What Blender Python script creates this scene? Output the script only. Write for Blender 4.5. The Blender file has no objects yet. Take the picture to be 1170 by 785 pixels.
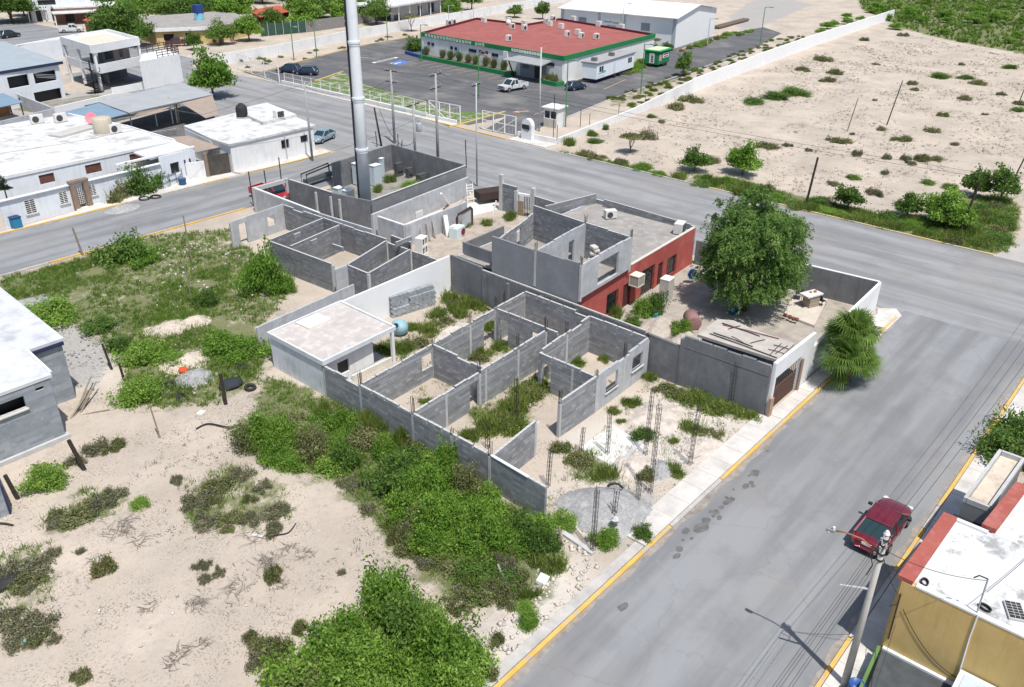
import bpy, math, random
import numpy as np
from mathutils import Vector, Matrix, noise as mnoise
rnd = random.Random(7)
nr = np.random.default_rng(11)
SC = bpy.context.scene
COL = SC.collection
R = math.radians
# ---------------------------------------------------------------- camera model
F_PX, PITCH, ROLL, YAW, CAM_H = 965.18, .490601, .0120496, .7126242, 30.0
def _basis():
    h = np.array([math.cos(YAW), math.sin(YAW), 0]); r = np.array([math.sin(YAW), -math.cos(YAW), 0]); up = np.array([0, 0, 1.])
    fw = math.cos(PITCH)*h - math.sin(PITCH)*up; cu = math.sin(PITCH)*h + math.cos(PITCH)*up
    return fw, math.cos(ROLL)*r + math.sin(ROLL)*cu, -math.sin(ROLL)*r + math.cos(ROLL)*cu
FW, RT, UP = _basis()
def G(x, y, z=0.):
    """world point at height z seen at photo pixel (x, y): used to measure where things stand"""
    d = FW*F_PX + RT*(x-585) - UP*(y-392.5)
    p = np.array([0, 0, CAM_H]) + d*((z-CAM_H)/d[2])
    return (float(p[0]), float(p[1]), float(z))
def G2(x, y, z=0.): return G(x, y, z)[:2]
# ---------------------------------------------------------------- objects
def tag(o, label=None, cat=None, group=None, kind=None):
    if label: o['label'] = label
    if cat: o['category'] = cat
    if group: o['group'] = group
    if kind: o['kind'] = kind
    return o
def thing(name, label, cat, loc=(0, 0, 0), rz=0., group=None):
    o = bpy.data.objects.new(name, None); COL.objects.link(o)
    o.location = loc; o.rotation_euler = (0, 0, rz); o.empty_display_size = .3
    return tag(o, label, cat, group)
def copy_tree(o, loc=None, rz=None, label=None, parent=None, scale=None, group=None):
    c = o.copy(); COL.objects.link(c)
    if parent: c.parent = parent
    if loc is not None: c.location = loc
    if rz is not None: c.rotation_euler = (0, 0, rz)
    if scale is not None: c.scale = scale if hasattr(scale, '__len__') else (scale,)*3
    if label: c['label'] = label
    if group: c['group'] = group
    for ch in KIDS.get(o.name, []):
        copy_tree(ch, parent=c)
    if parent: KIDS.setdefault(parent.name, []).append(c)
    return c
KIDS = {}
class MB:
    """collects faces, builds ONE mesh object"""
    def __init__(s): s.v = []; s.f = []; s.m = []; s.sm = []; s.cur = 0; s.smooth = False
    def mi(s, i): s.cur = i; return s
    def add(s, vs, fs):
        b = len(s.v); s.v.extend([tuple(map(float, p)) for p in vs])
        for f in fs: s.f.append(tuple(b+i for i in f)); s.m.append(s.cur); s.sm.append(s.smooth)
        return s
    def box(s, x0, x1, y0, y1, z0, z1):
        return s.add([(x0,y0,z0),(x1,y0,z0),(x1,y1,z0),(x0,y1,z0),(x0,y0,z1),(x1,y0,z1),(x1,y1,z1),(x0,y1,z1)],
                     [(3,2,1,0),(4,5,6,7),(0,1,5,4),(1,2,6,5),(2,3,7,6),(3,0,4,7)])
    def obox(s, c, size, rz=0., rx=0., ry=0.):
        M = Matrix.Rotation(rz,3,'Z') @ Matrix.Rotation(ry,3,'Y') @ Matrix.Rotation(rx,3,'X'); a,b,d = size[0]/2,size[1]/2,size[2]/2
        P = [M @ Vector(p) + Vector(c) for p in [(-a,-b,-d),(a,-b,-d),(a,b,-d),(-a,b,-d),(-a,-b,d),(a,-b,d),(a,b,d),(-a,b,d)]]
        return s.add(P, [(3,2,1,0),(4,5,6,7),(0,1,5,4),(1,2,6,5),(2,3,7,6),(3,0,4,7)])
    def prism(s, poly, z0, z1):
        n = len(poly); A = sum(poly[i][0]*poly[(i+1)%n][1]-poly[(i+1)%n][0]*poly[i][1] for i in range(n))
        if A < 0: poly = poly[::-1]
        z0f = z0 if hasattr(z0,'__len__') else [z0]*n; z1f = z1 if hasattr(z1,'__len__') else [z1]*n
        if A < 0: z0f, z1f = list(z0f)[::-1], list(z1f)[::-1]
        vs = [(p[0],p[1],z0f[i]) for i,p in enumerate(poly)] + [(p[0],p[1],z1f[i]) for i,p in enumerate(poly)]
        return s.add(vs, [tuple(range(n-1,-1,-1)), tuple(range(n,2*n))] + [(i,(i+1)%n,n+(i+1)%n,n+i) for i in range(n)])
    def seg(s, p, q, w, h0, h1=None, up=Vector((0,0,1))):
        """square bar p->q"""
        return s.tube([p, q], w/2, 4)
    def tube(s, pts, r, n=8, cap=True):
        pts = [Vector(p) for p in pts]; rr = r if hasattr(r,'__len__') else [r]*len(pts)
        rings = []
        for i, p in enumerate(pts):
            t = (pts[min(i+1,len(pts)-1)] - pts[max(i-1,0)])
            if t.length < 1e-9: t = Vector((0,0,1))
            t.normalize()
            a = t.cross(Vector((0,0,1))) if abs(t.z) < .95 else t.cross(Vector((1,0,0)))
            a.normalize(); b = t.cross(a)
            rings.append([p + (a*math.cos(2*math.pi*(k+.5)/n) + b*math.sin(2*math.pi*(k+.5)/n))*rr[i] for k in range(n)])
        vs = [v for ring in rings for v in ring]; fs = []
        for i in range(len(pts)-1):
            for k in range(n):
                fs.append((i*n+k, i*n+(k+1)%n, (i+1)*n+(k+1)%n, (i+1)*n+k))
        if cap: fs += [tuple(range(n-1,-1,-1)), tuple(range((len(pts)-1)*n, len(pts)*n))]
        return s.add(vs, fs)
    def cyl(s, c, r, z0, z1, n=16, r1=None):
        return s.tube([(c[0],c[1],z0),(c[0],c[1],z1)], [r, r if r1 is None else r1], n)
    def lathe(s, prof, c=(0,0,0), n=20):
        vs = []; fs = []
        for r, z in prof:
            for k in range(n):
                a = 2*math.pi*k/n; vs.append((c[0]+r*math.cos(a), c[1]+r*math.sin(a), c[2]+z))
        for i in range(len(prof)-1):
            for k in range(n): fs.append((i*n+k, i*n+(k+1)%n, (i+1)*n+(k+1)%n, (i+1)*n+k))
        fs.append(tuple(range(n-1,-1,-1))); fs.append(tuple(range((len(prof)-1)*n, len(prof)*n)))
        return s.add(vs, fs)
    def sphere(s, c, r, nu=16, nv=10, sc=(1,1,1)):
        vs = [(c[0], c[1], c[2]-r*sc[2])]; fs = []
        for i in range(1, nv):
            th = -math.pi/2 + math.pi*i/nv
            for k in range(nu):
                a = 2*math.pi*k/nu
                vs.append((c[0]+r*sc[0]*math.cos(th)*math.cos(a), c[1]+r*sc[1]*math.cos(th)*math.sin(a), c[2]+r*sc[2]*math.sin(th)))
        vs.append((c[0], c[1], c[2]+r*sc[2])); top = len(vs)-1
        for k in range(nu):
            fs.append((0, 1+(k+1)%nu, 1+k)); fs.append((top, top-nu+k, top-nu+(k+1)%nu))
        for i in range(nv-2):
            for k in range(nu): fs.append((1+i*nu+k, 1+i*nu+(k+1)%nu, 1+(i+1)*nu+(k+1)%nu, 1+(i+1)*nu+k))
        return s.add(vs, fs)
    def wall(s, p, q, z0, z1, th, openings=(), z1b=None, notch=None, zoff=0.):
        """upright wall from p to q (2-D), openings (s0,s1,za,zb) along it, optional notched top course"""
        p = np.array(p[:2], float); q = np.array(q[:2], float); L = float(np.hypot(*(q-p))); d = (q-p)/L; n = np.array([-d[1], d[0]])*th/2
        z1 += zoff; z1b = z1 if z1b is None else z1b+zoff
        zt = lambda t: z1 + (z1b-z1)*t/L
        cuts = sorted(set([0., L] + [max(0.,min(L,o[k])) for o in openings for k in (0,1)]))
        def piece(a, b, za, zb, zc):
            A, B = p+d*a, p+d*b
            s.prism([tuple(A-n), tuple(B-n), tuple(B+n), tuple(A+n)], [za]*4, [zb, zc, zc, zb])
        for a, b in zip(cuts, cuts[1:]):
            if b-a < 1e-4: continue
            m = (a+b)/2; ops = sorted([(o[2],o[3]) for o in openings if o[0] <= m <= o[1]])
            lo = z0; top = .2 if notch else 0.
            for oa, ob in ops:
                if oa-lo > 1e-3: piece(a, b, lo, oa, oa)
                lo = ob
            if zt(m)-top-lo > 1e-3: piece(a, b, lo, zt(a)-top, zt(b)-top)
        if notch:
            k = max(1, round(L/notch)); st = L/k
            for i in range(k):
                a, b = i*st+.045, (i+1)*st-.045
                if rnd.random() < .06: continue
                ch = rnd.choice([0,0,0,.03,.06])
                A, B = p+d*a, p+d*b; nn = n*.985
                s.prism([tuple(A-nn), tuple(B-nn), tuple(B+nn), tuple(A+nn)], [zt(a)-.2, zt(b)-.2, zt(b)-.2, zt(a)-.2], [zt(a)-ch, zt(b)-ch, zt(b)-ch, zt(a)-ch])
        return s
    def build(s, name, mat, parent=None, world=False, bevel=0, sub=0, smooth=None, origin=None):
        me = bpy.data.meshes.new(name)
        vs = s.v
        if world and parent is not None:
            Mi = (Matrix.Translation(parent.location) @ Matrix.Rotation(parent.rotation_euler[2],4,'Z')).inverted()
            vs = [tuple(Mi @ Vector(v)) for v in vs]
        if origin is not None:
            vs = [(v[0]-origin[0], v[1]-origin[1], v[2]-origin[2]) for v in vs]
        me.from_pydata(vs, [], s.f)
        for m in (mat if isinstance(mat, (list, tuple)) else [mat]): me.materials.append(m)
        me.polygons.foreach_set('material_index', s.m)
        me.polygons.foreach_set('use_smooth', [bool(smooth)]*len(s.f) if smooth is not None else s.sm)
        me.validate(); me.update()
        o = bpy.data.objects.new(name, me); COL.objects.link(o)
        if origin is not None: o.location = origin
        if parent is not None: o.parent = parent; KIDS.setdefault(parent.name, []).append(o)
        if sub:
            md = o.modifiers.new('sub', 'SUBSURF'); md.levels = md.render_levels = sub
        if bevel:
            md = o.modifiers.new('bev', 'BEVEL'); md.width = bevel; md.segments = 2; md.limit_method = 'ANGLE'; md.angle_limit = R(40)
        return o
def fastmesh(name, verts, faces, mat, attr=None, normals=None):
    """numpy verts (n,3), faces (m,k) -> mesh data"""
    me = bpy.data.meshes.new(name); k = faces.shape[1]
    me.vertices.add(len(verts)); me.vertices.foreach_set('co', np.asarray(verts, np.float32).ravel())
    me.loops.add(faces.size); me.loops.foreach_set('vertex_index', faces.astype(np.int32).ravel())
    me.polygons.add(len(faces)); me.polygons.foreach_set('loop_start', np.arange(0, faces.size, k, dtype=np.int32))
    me.update(calc_edges=True)
    if attr is not None:
        a = me.attributes.new('var', 'FLOAT', 'FACE'); a.data.foreach_set('value', np.asarray(attr, np.float32))
    for m in (mat if isinstance(mat, (list, tuple)) else [mat]): me.materials.append(m)
    return me
def mobj(name, me, parent=None, loc=(0,0,0), rz=0., scale=1.):
    o = bpy.data.objects.new(name, me); COL.objects.link(o); o.location = loc; o.rotation_euler = (0,0,rz); o.scale = scale if hasattr(scale,'__len__') else (scale,)*3
    if parent is not None: o.parent = parent; KIDS.setdefault(parent.name, []).append(o)
    return o
# ---------------------------------------------------------------- materials
class NT:
    def __init__(s, name):
        s.m = bpy.data.materials.new(name); s.m.use_nodes = True; s.t = s.m.node_tree; s.t.nodes.clear()
        s.out = s.n('ShaderNodeOutputMaterial'); s.b = s.n('ShaderNodeBsdfPrincipled'); s.l(s.b.outputs[0], s.out.inputs[0])
    def n(s, ty, **kw):
        nd = s.t.nodes.new(ty)
        for k, v in kw.items(): setattr(nd, k, v)
        return nd
    def l(s, a, b): s.t.links.new(a, b)
    def pos(s): return s.n('ShaderNodeNewGeometry').outputs['Position']
    def objc(s): return s.n('ShaderNodeTexCoord').outputs['Object']
    def noise(s, vec, scale, detail=4, rough=.6, dist=0.):
        nd = s.n('ShaderNodeTexNoise'); nd.inputs['Scale'].default_value = scale; nd.inputs['Detail'].default_value = detail
        nd.inputs['Roughness'].default_value = rough; nd.inputs['Distortion'].default_value = dist; s.l(vec, nd.inputs['Vector']); return nd.outputs['Fac']
    def ramp(s, fac, a, b, c0=(0,0,0,1), c1=(1,1,1,1)):
        nd = s.n('ShaderNodeValToRGB'); nd.color_ramp.elements[0].position = a; nd.color_ramp.elements[1].position = b
        nd.color_ramp.elements[0].color = c0; nd.color_ramp.elements[1].color = c1; s.l(fac, nd.inputs[0]); return nd.outputs[0]
    def mix(s, fac, a, b):
        nd = s.n('ShaderNodeMix', data_type='RGBA')
        for sock, v in ((nd.inputs[0], fac), (nd.inputs[6], a), (nd.inputs[7], b)):
            if isinstance(v, (int, float)): sock.default_value = v
            elif isinstance(v, tuple): sock.default_value = v if len(v) == 4 else (*v, 1)
            else: s.l(v, sock)
        return nd.outputs[2]
    def math(s, op, a, b=0., clamp=False):
        nd = s.n('ShaderNodeMath', operation=op); nd.use_clamp = clamp
        for i, v in enumerate((a, b)):
            if isinstance(v, (int, float)): nd.inputs[i].default_value = v
            else: s.l(v, nd.inputs[i])
        return nd.outputs[0]
    def xyz(s, vec):
        nd = s.n('ShaderNodeSeparateXYZ'); s.l(vec, nd.inputs[0]); return nd.outputs
    def comb(s, x, y, z=0.):
        nd = s.n('ShaderNodeCombineXYZ')
        for i, v in enumerate((x, y, z)):
            if isinstance(v, (int, float)): nd.inputs[i].default_value = v
            else: s.l(v, nd.inputs[i])
        return nd.outputs[0]
    def bump(s, h, strength=.3, dist=.02):
        nd = s.n('ShaderNodeBump'); nd.inputs['Strength'].default_value = strength; nd.inputs['Distance'].default_value = dist
        s.l(h, nd.inputs['Height']); s.l(nd.outputs[0], s.b.inputs['Normal'])
    def base(s, c):
        if isinstance(c, tuple): s.b.inputs['Base Color'].default_value = (*c[:3], 1)
        else: s.l(c, s.b.inputs['Base Color'])
    def set(s, rough=.8, metal=0., spec=.3):
        s.b.inputs['Roughness'].default_value = rough; s.b.inputs['Metallic'].default_value = metal; s.b.inputs['Specular IOR Level'].default_value = spec
        return s
MATS = {}
def M(name, c1=None, c2=None, scale=1.5, c3=None, s3=.35, t3=(.5,.7), a3=.8, rough=.85, metal=0., bump=.0, bs=30, spec=.3, obj=False, detail=5, streak=None):
    """surface with mottled colour c1..c2, patches of c3, vertical dirt streaks"""
    if name in MATS: return MATS[name]
    t = NT(name); t.set(rough, metal, spec); v = t.objc() if obj else t.pos()
    c2 = c2 or tuple(min(1, x*.86) for x in c1)
    col = t.mix(t.ramp(t.noise(v, scale, detail), .35, .68), c1, c2)
    if c3: col = t.mix(t.math('MULTIPLY', t.ramp(t.noise(v, s3, 6, .65), t3[0], t3[1]), a3), col, c3)
    if streak:
        x = t.xyz(v); sv = t.comb(t.math('MULTIPLY', t.math('ADD', x[0], x[1]), 3.), t.math('MULTIPLY', x[2], .35))
        col = t.mix(t.math('MULTIPLY', t.ramp(t.noise(sv, 1., 4), .5, .78), .55), col, streak)
    t.base(col)
    if bump: t.bump(t.noise(v, bs, 3), bump, .02)
    MATS[name] = t.m; return t.m
def M_block(name, ca, cb, mort, stain=None, w=.4, h=.2, ox=0.):
    """grey concrete block masonry in running bond, light on the upper (cut) faces"""
    t = NT(name); t.set(.92, 0, .2); p = t.pos(); x = t.xyz(p)
    vec = t.comb(t.math('ADD', t.math('ADD', x[0], x[1]), ox), x[2])
    br = t.n('ShaderNodeTexBrick'); br.inputs['Scale'].default_value = 1; br.inputs['Brick Width'].default_value = w; br.inputs['Row Height'].default_value = h
    br.inputs['Mortar Size'].default_value = .012; br.inputs['Mortar Smooth'].default_value = .3; br.inputs['Bias'].default_value = 0.
    br.inputs['Color1'].default_value = (*ca, 1); br.inputs['Color2'].default_value = (*cb, 1); br.inputs['Mortar'].default_value = (*mort, 1)
    t.l(vec, br.inputs['Vector'])
    row = t.math('FLOOR', t.math('DIVIDE', t.math('ADD', x[2], .003), h)); lft = t.math('FLOOR', t.math('DIVIDE', t.math('ADD', t.math('ADD', x[0], x[1]), t.math('MULTIPLY', row, 1.37)), 2.3))
    wn = t.n('ShaderNodeTexWhiteNoise', noise_dimensions='2D'); t.l(t.comb(row, lft), wn.inputs['Vector'])
    col = t.mix(t.math('MULTIPLY', t.ramp(wn.outputs['Value'], .45, 1.), .55), br.outputs['Color'], tuple(c*1.4 for c in cb))
    col = t.mix(t.math('MULTIPLY', t.ramp(wn.outputs['Value'], .35, .0), .5), col, tuple(c*.62 for c in ca))
    col = t.mix(t.math('MULTIPLY', t.ramp(t.noise(p, 1.9, 5, .65), .54, .70), .45), col, (.40,.395,.385))
    col = t.mix(t.math('MULTIPLY', t.ramp(t.noise(p, 1.1, 5), .5, .75), .5), col, stain or tuple(c*.62 for c in ca))
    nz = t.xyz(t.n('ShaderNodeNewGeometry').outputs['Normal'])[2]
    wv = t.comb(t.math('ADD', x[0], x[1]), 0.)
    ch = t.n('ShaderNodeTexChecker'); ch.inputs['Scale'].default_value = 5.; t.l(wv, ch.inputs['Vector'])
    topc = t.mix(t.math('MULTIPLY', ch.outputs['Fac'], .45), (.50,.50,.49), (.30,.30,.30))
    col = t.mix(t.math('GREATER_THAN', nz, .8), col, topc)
    t.base(col); t.bump(t.math('ADD', br.outputs['Fac'], t.math('MULTIPLY', t.noise(p, 60, 2), .6)), -.35, .012)
    MATS[name] = t.m; return t.m
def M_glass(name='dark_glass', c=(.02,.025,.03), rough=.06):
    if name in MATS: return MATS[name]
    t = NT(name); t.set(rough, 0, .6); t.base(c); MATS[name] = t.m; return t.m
def M_leaf(name, c1, c2, c3, transl=.35):
    """leaf surface: colour varies from clump to clump (face attribute 'var') and leaf to leaf"""
    if name in MATS: return MATS[name]
    t = NT(name); t.set(.55, 0, .25)
    at = t.n('ShaderNodeAttribute', attribute_name='var'); oi = t.n('ShaderNodeObjectInfo')
    f = t.math('ADD', at.outputs['Fac'], t.math('MULTIPLY', t.math('SUBTRACT', oi.outputs['Random'], .5), .45), True)
    nd = t.n('ShaderNodeValToRGB'); e = nd.color_ramp.elements; e[0].position = .1; e[0].color = (*c1, 1); e[1].position = .95; e[1].color = (*c3, 1)
    m = e.new(.55); m.color = (*c2, 1); t.l(f, nd.inputs[0]); t.base(nd.outputs[0])
    tr = t.n('ShaderNodeBsdfTranslucent'); t.l(nd.outputs[0], tr.inputs[0]); mx = t.n('ShaderNodeMixShader'); mx.inputs[0].default_value = transl
    t.l(t.b.outputs[0], mx.inputs[1]); t.l(tr.outputs[0], mx.inputs[2]); t.l(mx.outputs[0], t.out.inputs[0])
    MATS[name] = t.m; return t.m
# ================================================================ SETTING
def inpoly(px, py, poly):
    ins = np.zeros(px.shape, bool); n = len(poly)
    for i in range(n):
        x0, y0 = poly[i]; x1, y1 = poly[(i+1) % n]
        c = ((y0 > py) != (y1 > py)) & (px < (x1-x0)*(py-y0)/((y1-y0) if y1 != y0 else 1e-9)+x0)
        ins ^= c
    return ins
def W(*pts): return [G2(*p) for p in pts]
# soil zones, outlined on the ground (kind, polygon, amount)
GREEN = [
    (W((0,318),(62,303),(120,285),(165,270),(262,262),(300,300),(330,340),(300,372),(300,440),(250,462),(165,470),(132,400),(80,372),(35,350),(0,345)), .62),
    (W((0,322),(62,305),(125,290),(140,320),(60,335),(0,342)), 1.),
    (W((150,345),(200,318),(262,300),(250,372),(300,395),(300,430),(240,440),(170,465),(140,440),(160,400)), .95),
    (W((305,430),(420,470),(520,530),(620,600),(650,640),(610,690),(520,690),(440,610),(380,550),(300,520),(275,500)), .95),
    (W((205,560),(260,530),(330,560),(335,600),(260,610),(215,600)), .55),
    (W((40,600),(100,555),(150,565),(120,600),(60,612)), .55),
    (W((0,630),(60,620),(60,690),(0,720)), .6),
    (W((640,172),(720,190),(800,210),(790,200),(850,208),(920,226),(1010,246),(1075,250),(1105,225),(1150,222),(1166,240),(1150,290),(1084,284),(900,241),(760,207),(640,186)), 1.),
    (W((1030,32),(1080,45),(1170,62),(1300,90),(1300,-40),(960,-40),(985,10)), 1.),
    (W((455,395),(480,420),(420,400),(450,385)), .7),
    (W((530,470),(590,455),(610,480),(560,500)), .9),
    (W((590,440),(625,432),(640,450),(600,455)), .9), (W((560,400),(600,385),(600,400),(545,410)), .6),
    (W((750,440),(800,445),(870,470),(840,480),(780,465)), .8),
    (W((635,505),(690,520),(700,555),(660,550)), .8),
    (W((555,128),(575,133),(545,142),(528,138)), 1.), (W((690,110),(780,80),(790,90),(700,125)), .5),
]
GREY = [(W((40,372),(105,365),(130,400),(110,450),(70,440)), .9), (W((655,575),(700,545),(760,560),(760,590),(700,640)), .8),
        (W((740,520),(790,510),(820,545),(770,560)), .45), (W((20,345),(60,345),(60,360),(20,365)), .8),
        (W((930,5),(850,40),(830,20),(870,-10)), .8), (W((660,30),(760,-20),(560,-20),(560,12)), .45),
        (W((0,120),(190,90),(260,190),(0,250)), .7), (W((0,30),(200,25),(330,70),(180,110),(0,110)), .4)]
PALE = [(W((575,640),(690,640),(600,785),(540,785)), .9), (W((630,500),(760,440),(870,480),(800,540),(700,560)), .8),
        (W((600,560),(700,530),(700,600),(640,600)), .5), (W((80,395),(110,390),(130,440),(90,440)), 1.)]
def zone(xs, ys, zs):
    a = np.zeros(xs.shape)
    for poly, s in zs: a = np.maximum(a, inpoly(xs, ys, poly)*s)
    return a
def build_ground():
    dx = np.concatenate([np.linspace(-400, -12, 30), np.arange(-10, 132, .8), np.linspace(134, 300, 90), np.linspace(310, 900, 30)])
    dy = np.concatenate([np.linspace(-400, -12, 30), np.arange(-10, 132, .8), np.linspace(134, 300, 80), np.linspace(310, 900, 30)])
    X, Y = np.meshgrid(dx, dy, indexing='ij'); nx, ny = X.shape
    gr, gy, pa = zone(X, Y, GREEN), zone(X, Y, GREY), zone(X, Y, PALE)
    def blur(a):
        for _ in range(2):
            b = a.copy(); b[1:-1,1:-1] = (a[1:-1,1:-1]*2 + a[:-2,1:-1]+a[2:,1:-1]+a[1:-1,:-2]+a[1:-1,2:])/6; a = b
        return a
    gr, gy, pa = blur(gr), blur(gy), blur(pa)
    # bumps only where bare land lies (field left of the lot, desert lot)
    wild = np.maximum(inpoly(X, Y, [(-30,19),(26.5,19),(27,77),(-30,77)]), inpoly(X, Y, [(90,19),(260,19),(260,62),(90,62)]))*1.
    wild = blur(blur(wild))
    Z = np.zeros_like(X)
    for i in range(nx):
        for j in range(ny):
            if wild[i,j] > .01:
                Z[i,j] = wild[i,j]*(mnoise.noise(Vector((X[i,j]*.22, Y[i,j]*.22, 0)))*.16 + mnoise.noise(Vector((X[i,j]*.8, Y[i,j]*.8, 3)))*.07)
    v = np.stack([X, Y, Z], -1).reshape(-1, 3)
    idx = np.arange(nx*ny).reshape(nx, ny)
    f = np.stack([idx[:-1,:-1], idx[1:,:-1], idx[1:,1:], idx[:-1,1:]], -1).reshape(-1, 4)
    me = fastmesh('ground', v, f, mat_ground())
    at = me.attributes.new('soil', 'FLOAT_COLOR', 'POINT')
    at.data.foreach_set('color', np.stack([gr, gy, pa, np.ones_like(gr)], -1).astype(np.float32).ravel())
    me.polygons.foreach_set('use_smooth', [True]*len(me.polygons))
    tag(mobj('ground', me), kind='structure')
def mat_ground():
    t = NT('soil'); t.set(.95, 0, .15); p = t.pos()
    at = t.n('ShaderNodeAttribute', attribute_name='soil'); s = t.n('ShaderNodeSeparateColor'); t.l(at.outputs['Color'], s.inputs[0])
    big = t.noise(p, .16, 6, .6); mid = t.noise(p, .9, 6, .65); fine = t.noise(p, 5., 5, .7); grit = t.noise(p, 22., 3, .6)
    col = t.mix(t.ramp(big, .35, .65), (.525,.452,.375), (.40,.345,.287))
    col = t.mix(t.math('MULTIPLY', t.ramp(mid, .50, .72), .55), col, (.375,.33,.29))
    col = t.mix(t.math('MULTIPLY', t.ramp(fine, .56, .74), .5), col, (.28,.245,.21))
    col = t.mix(t.math('MULTIPLY', t.ramp(grit, .60, .72), .5), col, (.22,.19,.155))
    col = t.mix(t.math('MULTIPLY', t.ramp(t.noise(p, 9., 3), .62, .7), .6), col, (.62,.58,.53))
    lit = t.math('MULTIPLY', t.ramp(t.noise(p, .28, 4, .6), .46, .60), t.ramp(t.noise(p, 9., 3, .55), .55, .61))
    col = t.mix(t.math('MULTIPLY', lit, .75), col, (.165,.14,.115))
    col = t.mix(t.math('MULTIPLY', t.ramp(t.noise(p, 2.2, 5, .7), .57, .70), .5), col, (.31,.275,.24))
    pale = t.math('MULTIPLY', s.outputs[2], t.ramp(t.math('ADD', mid, t.math('MULTIPLY', s.outputs[2], .2)), .4, .62))
    col = t.mix(t.math('MULTIPLY', pale, .7), col, (.60,.565,.52))
    gy = t.ramp(t.math('ADD', t.math('MULTIPLY', s.outputs[1], .8), t.math('SUBTRACT', mid, .55)), .25, .5)
    col = t.mix(t.math('MULTIPLY', gy, .85), col, t.mix(t.ramp(fine, .35, .65), (.40,.39,.375), (.27,.265,.255)))
    gr = t.ramp(t.math('ADD', t.math('MULTIPLY', s.outputs[0], .75), t.math('MULTIPLY', t.math('SUBTRACT', mid, .5), 1.3)), .22, .46)
    col = t.mix(t.math('MULTIPLY', gr, .85), col, t.mix(t.ramp(fine, .35, .7), (.085,.12,.03), (.18,.175,.08)))
    t.base(col); t.bump(t.math('ADD', t.math('MULTIPLY', fine, 1.), t.math('MULTIPLY', grit, .6)), .5, .06)
    return t.m
build_ground()
# ---- road surfaces
def mat_road(name, c1, c2, along='x', dark=(.2,.2,.2), stains=True):
    t = NT(name); t.set(.9, 0, .25); p = t.pos(); x = t.xyz(p)
    st = t.comb(t.math('MULTIPLY', x[0], .05 if along == 'x' else .55), t.math('MULTIPLY', x[1], .55 if along == 'x' else .05))
    col = t.mix(t.ramp(t.noise(st, 1., 5, .55), .40, .60), c1, c2)
    col = t.mix(t.math('MULTIPLY', t.ramp(t.noise(p, .3, 7, .62), .5, .74), .55), col, tuple(c*.78 for c in c2))
    col = t.mix(t.math('MULTIPLY', t.ramp(t.noise(p, 1.7, 6, .7), .60, .78), .4), col, tuple(min(1,c*1.28) for c in c1))
    col = t.mix(t.math('MULTIPLY', t.ramp(t.noise(p, 30., 3, .6), .45, .8), .3), col, dark)
    col = t.mix(t.math('MULTIPLY', t.ramp(t.noise(p, .11, 5, .6), .52, .66), .5), col, (.27,.255,.235))
    w = t.n('ShaderNodeTexWave', wave_type='BANDS', bands_direction='Y' if along == 'x' else 'X'); w.inputs['Scale'].default_value = .13; w.inputs['Distortion'].default_value = 9.; w.inputs['Detail'].default_value = 4; w.inputs['Detail Scale'].default_value = .25
    t.l(p, w.inputs['Vector'])
    v = t.n('ShaderNodeTexVoronoi', feature='DISTANCE_TO_EDGE'); v.inputs['Scale'].default_value = .16
    wp = t.n('ShaderNodeMixRGB', blend_type='ADD'); wp.inputs[0].default_value = .9; nn = t.n('ShaderNodeTexNoise'); nn.inputs['Scale'].default_value = 1.1; nn.inputs['Detail'].default_value = 5
    t.l(p, nn.inputs['Vector']); t.l(p, wp.inputs[1]); t.l(nn.outputs['Color'], wp.inputs[2]); t.l(wp.outputs[0], v.inputs['Vector'])
    crack = t.ramp(v.outputs['Distance'], .0, .006, (1,1,1,1), (0,0,0,1))
    col = t.mix(t.math('MULTIPLY', crack, .35), col, dark)
    t.base(col); t.bump(t.noise(p, 45., 3), .25, .01); MATS[name] = t.m; return t.m
road_m = mat_road('worn_pavement', (.268,.274,.283), (.19,.195,.202), 'x', (.17,.17,.17))
road_my = mat_road('worn_pavement_cross', (.295,.298,.303), (.21,.213,.218), 'y', (.18,.18,.18))
asph_m = mat_road('grey_asphalt', (.135,.135,.14), (.105,.105,.11), 'y', (.06,.06,.06))
conc_m = M('sidewalk_concrete', (.62,.59,.55), (.50,.475,.44), .8, (.38,.36,.33), .6, (.5,.68), .6, bump=.2, bs=25)
yel_m = M('yellow_paint', (.68,.44,.09), (.56,.35,.08), 1.6, (.40,.37,.32), 1.9, (.48,.60), .85, streak=(.45,.38,.26))
kerb_m = M('kerb_concrete', (.50,.48,.45), (.38,.36,.34), 1.2, (.28,.26,.24), 1., (.5,.7), .6)
white_m = M('white_wall', (.75,.755,.755), (.69,.695,.70), .5, (.54,.535,.52), .5, (.55,.75), .5, streak=(.55,.54,.51))
def sheet(name, poly, z, mat):
    b = MB(); n = len(poly); A = sum(poly[i][0]*poly[(i+1)%n][1]-poly[(i+1)%n][0]*poly[i][1] for i in range(n))
    if A < 0: poly = poly[::-1]
    b.add([(p[0],p[1],z) for p in poly], [tuple(range(n))])
    return tag(b.build(name, mat), kind='structure')
def slab(name, poly, z1, mat, z0=-.05):
    return tag(MB().prism(poly, z0, z1).build(name, mat), kind='structure')
rect = lambda x0,x1,y0,y1: [(x0,y0),(x1,y0),(x1,y1),(x0,y1)]
sheet('cross_road', [(67.6,-120),(86.6,-120),(86.6,13.5),(86.6,88.2),(87.6,112),(88,135),(84,165),(66,165),(67.0,90),(66.4,62),(68,19),(66.8,16)], .030, road_my)
sheet('street', [(-60,6.3),(68.5,6.3),(68.5,16.6),(-60,16.6)], .034, road_m)
sheet('side_street', [(-60,77.8),(67.5,77.8),(67.5,88.4),(-60,88.4)], .038, road_m)
sheet('dirt_road', [(86,3.2),(240,-4),(240,9),(93,13.6),(86,14.5)], .024, M('dusty_road', (.42,.39,.36), (.36,.34,.32), .4))
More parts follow.
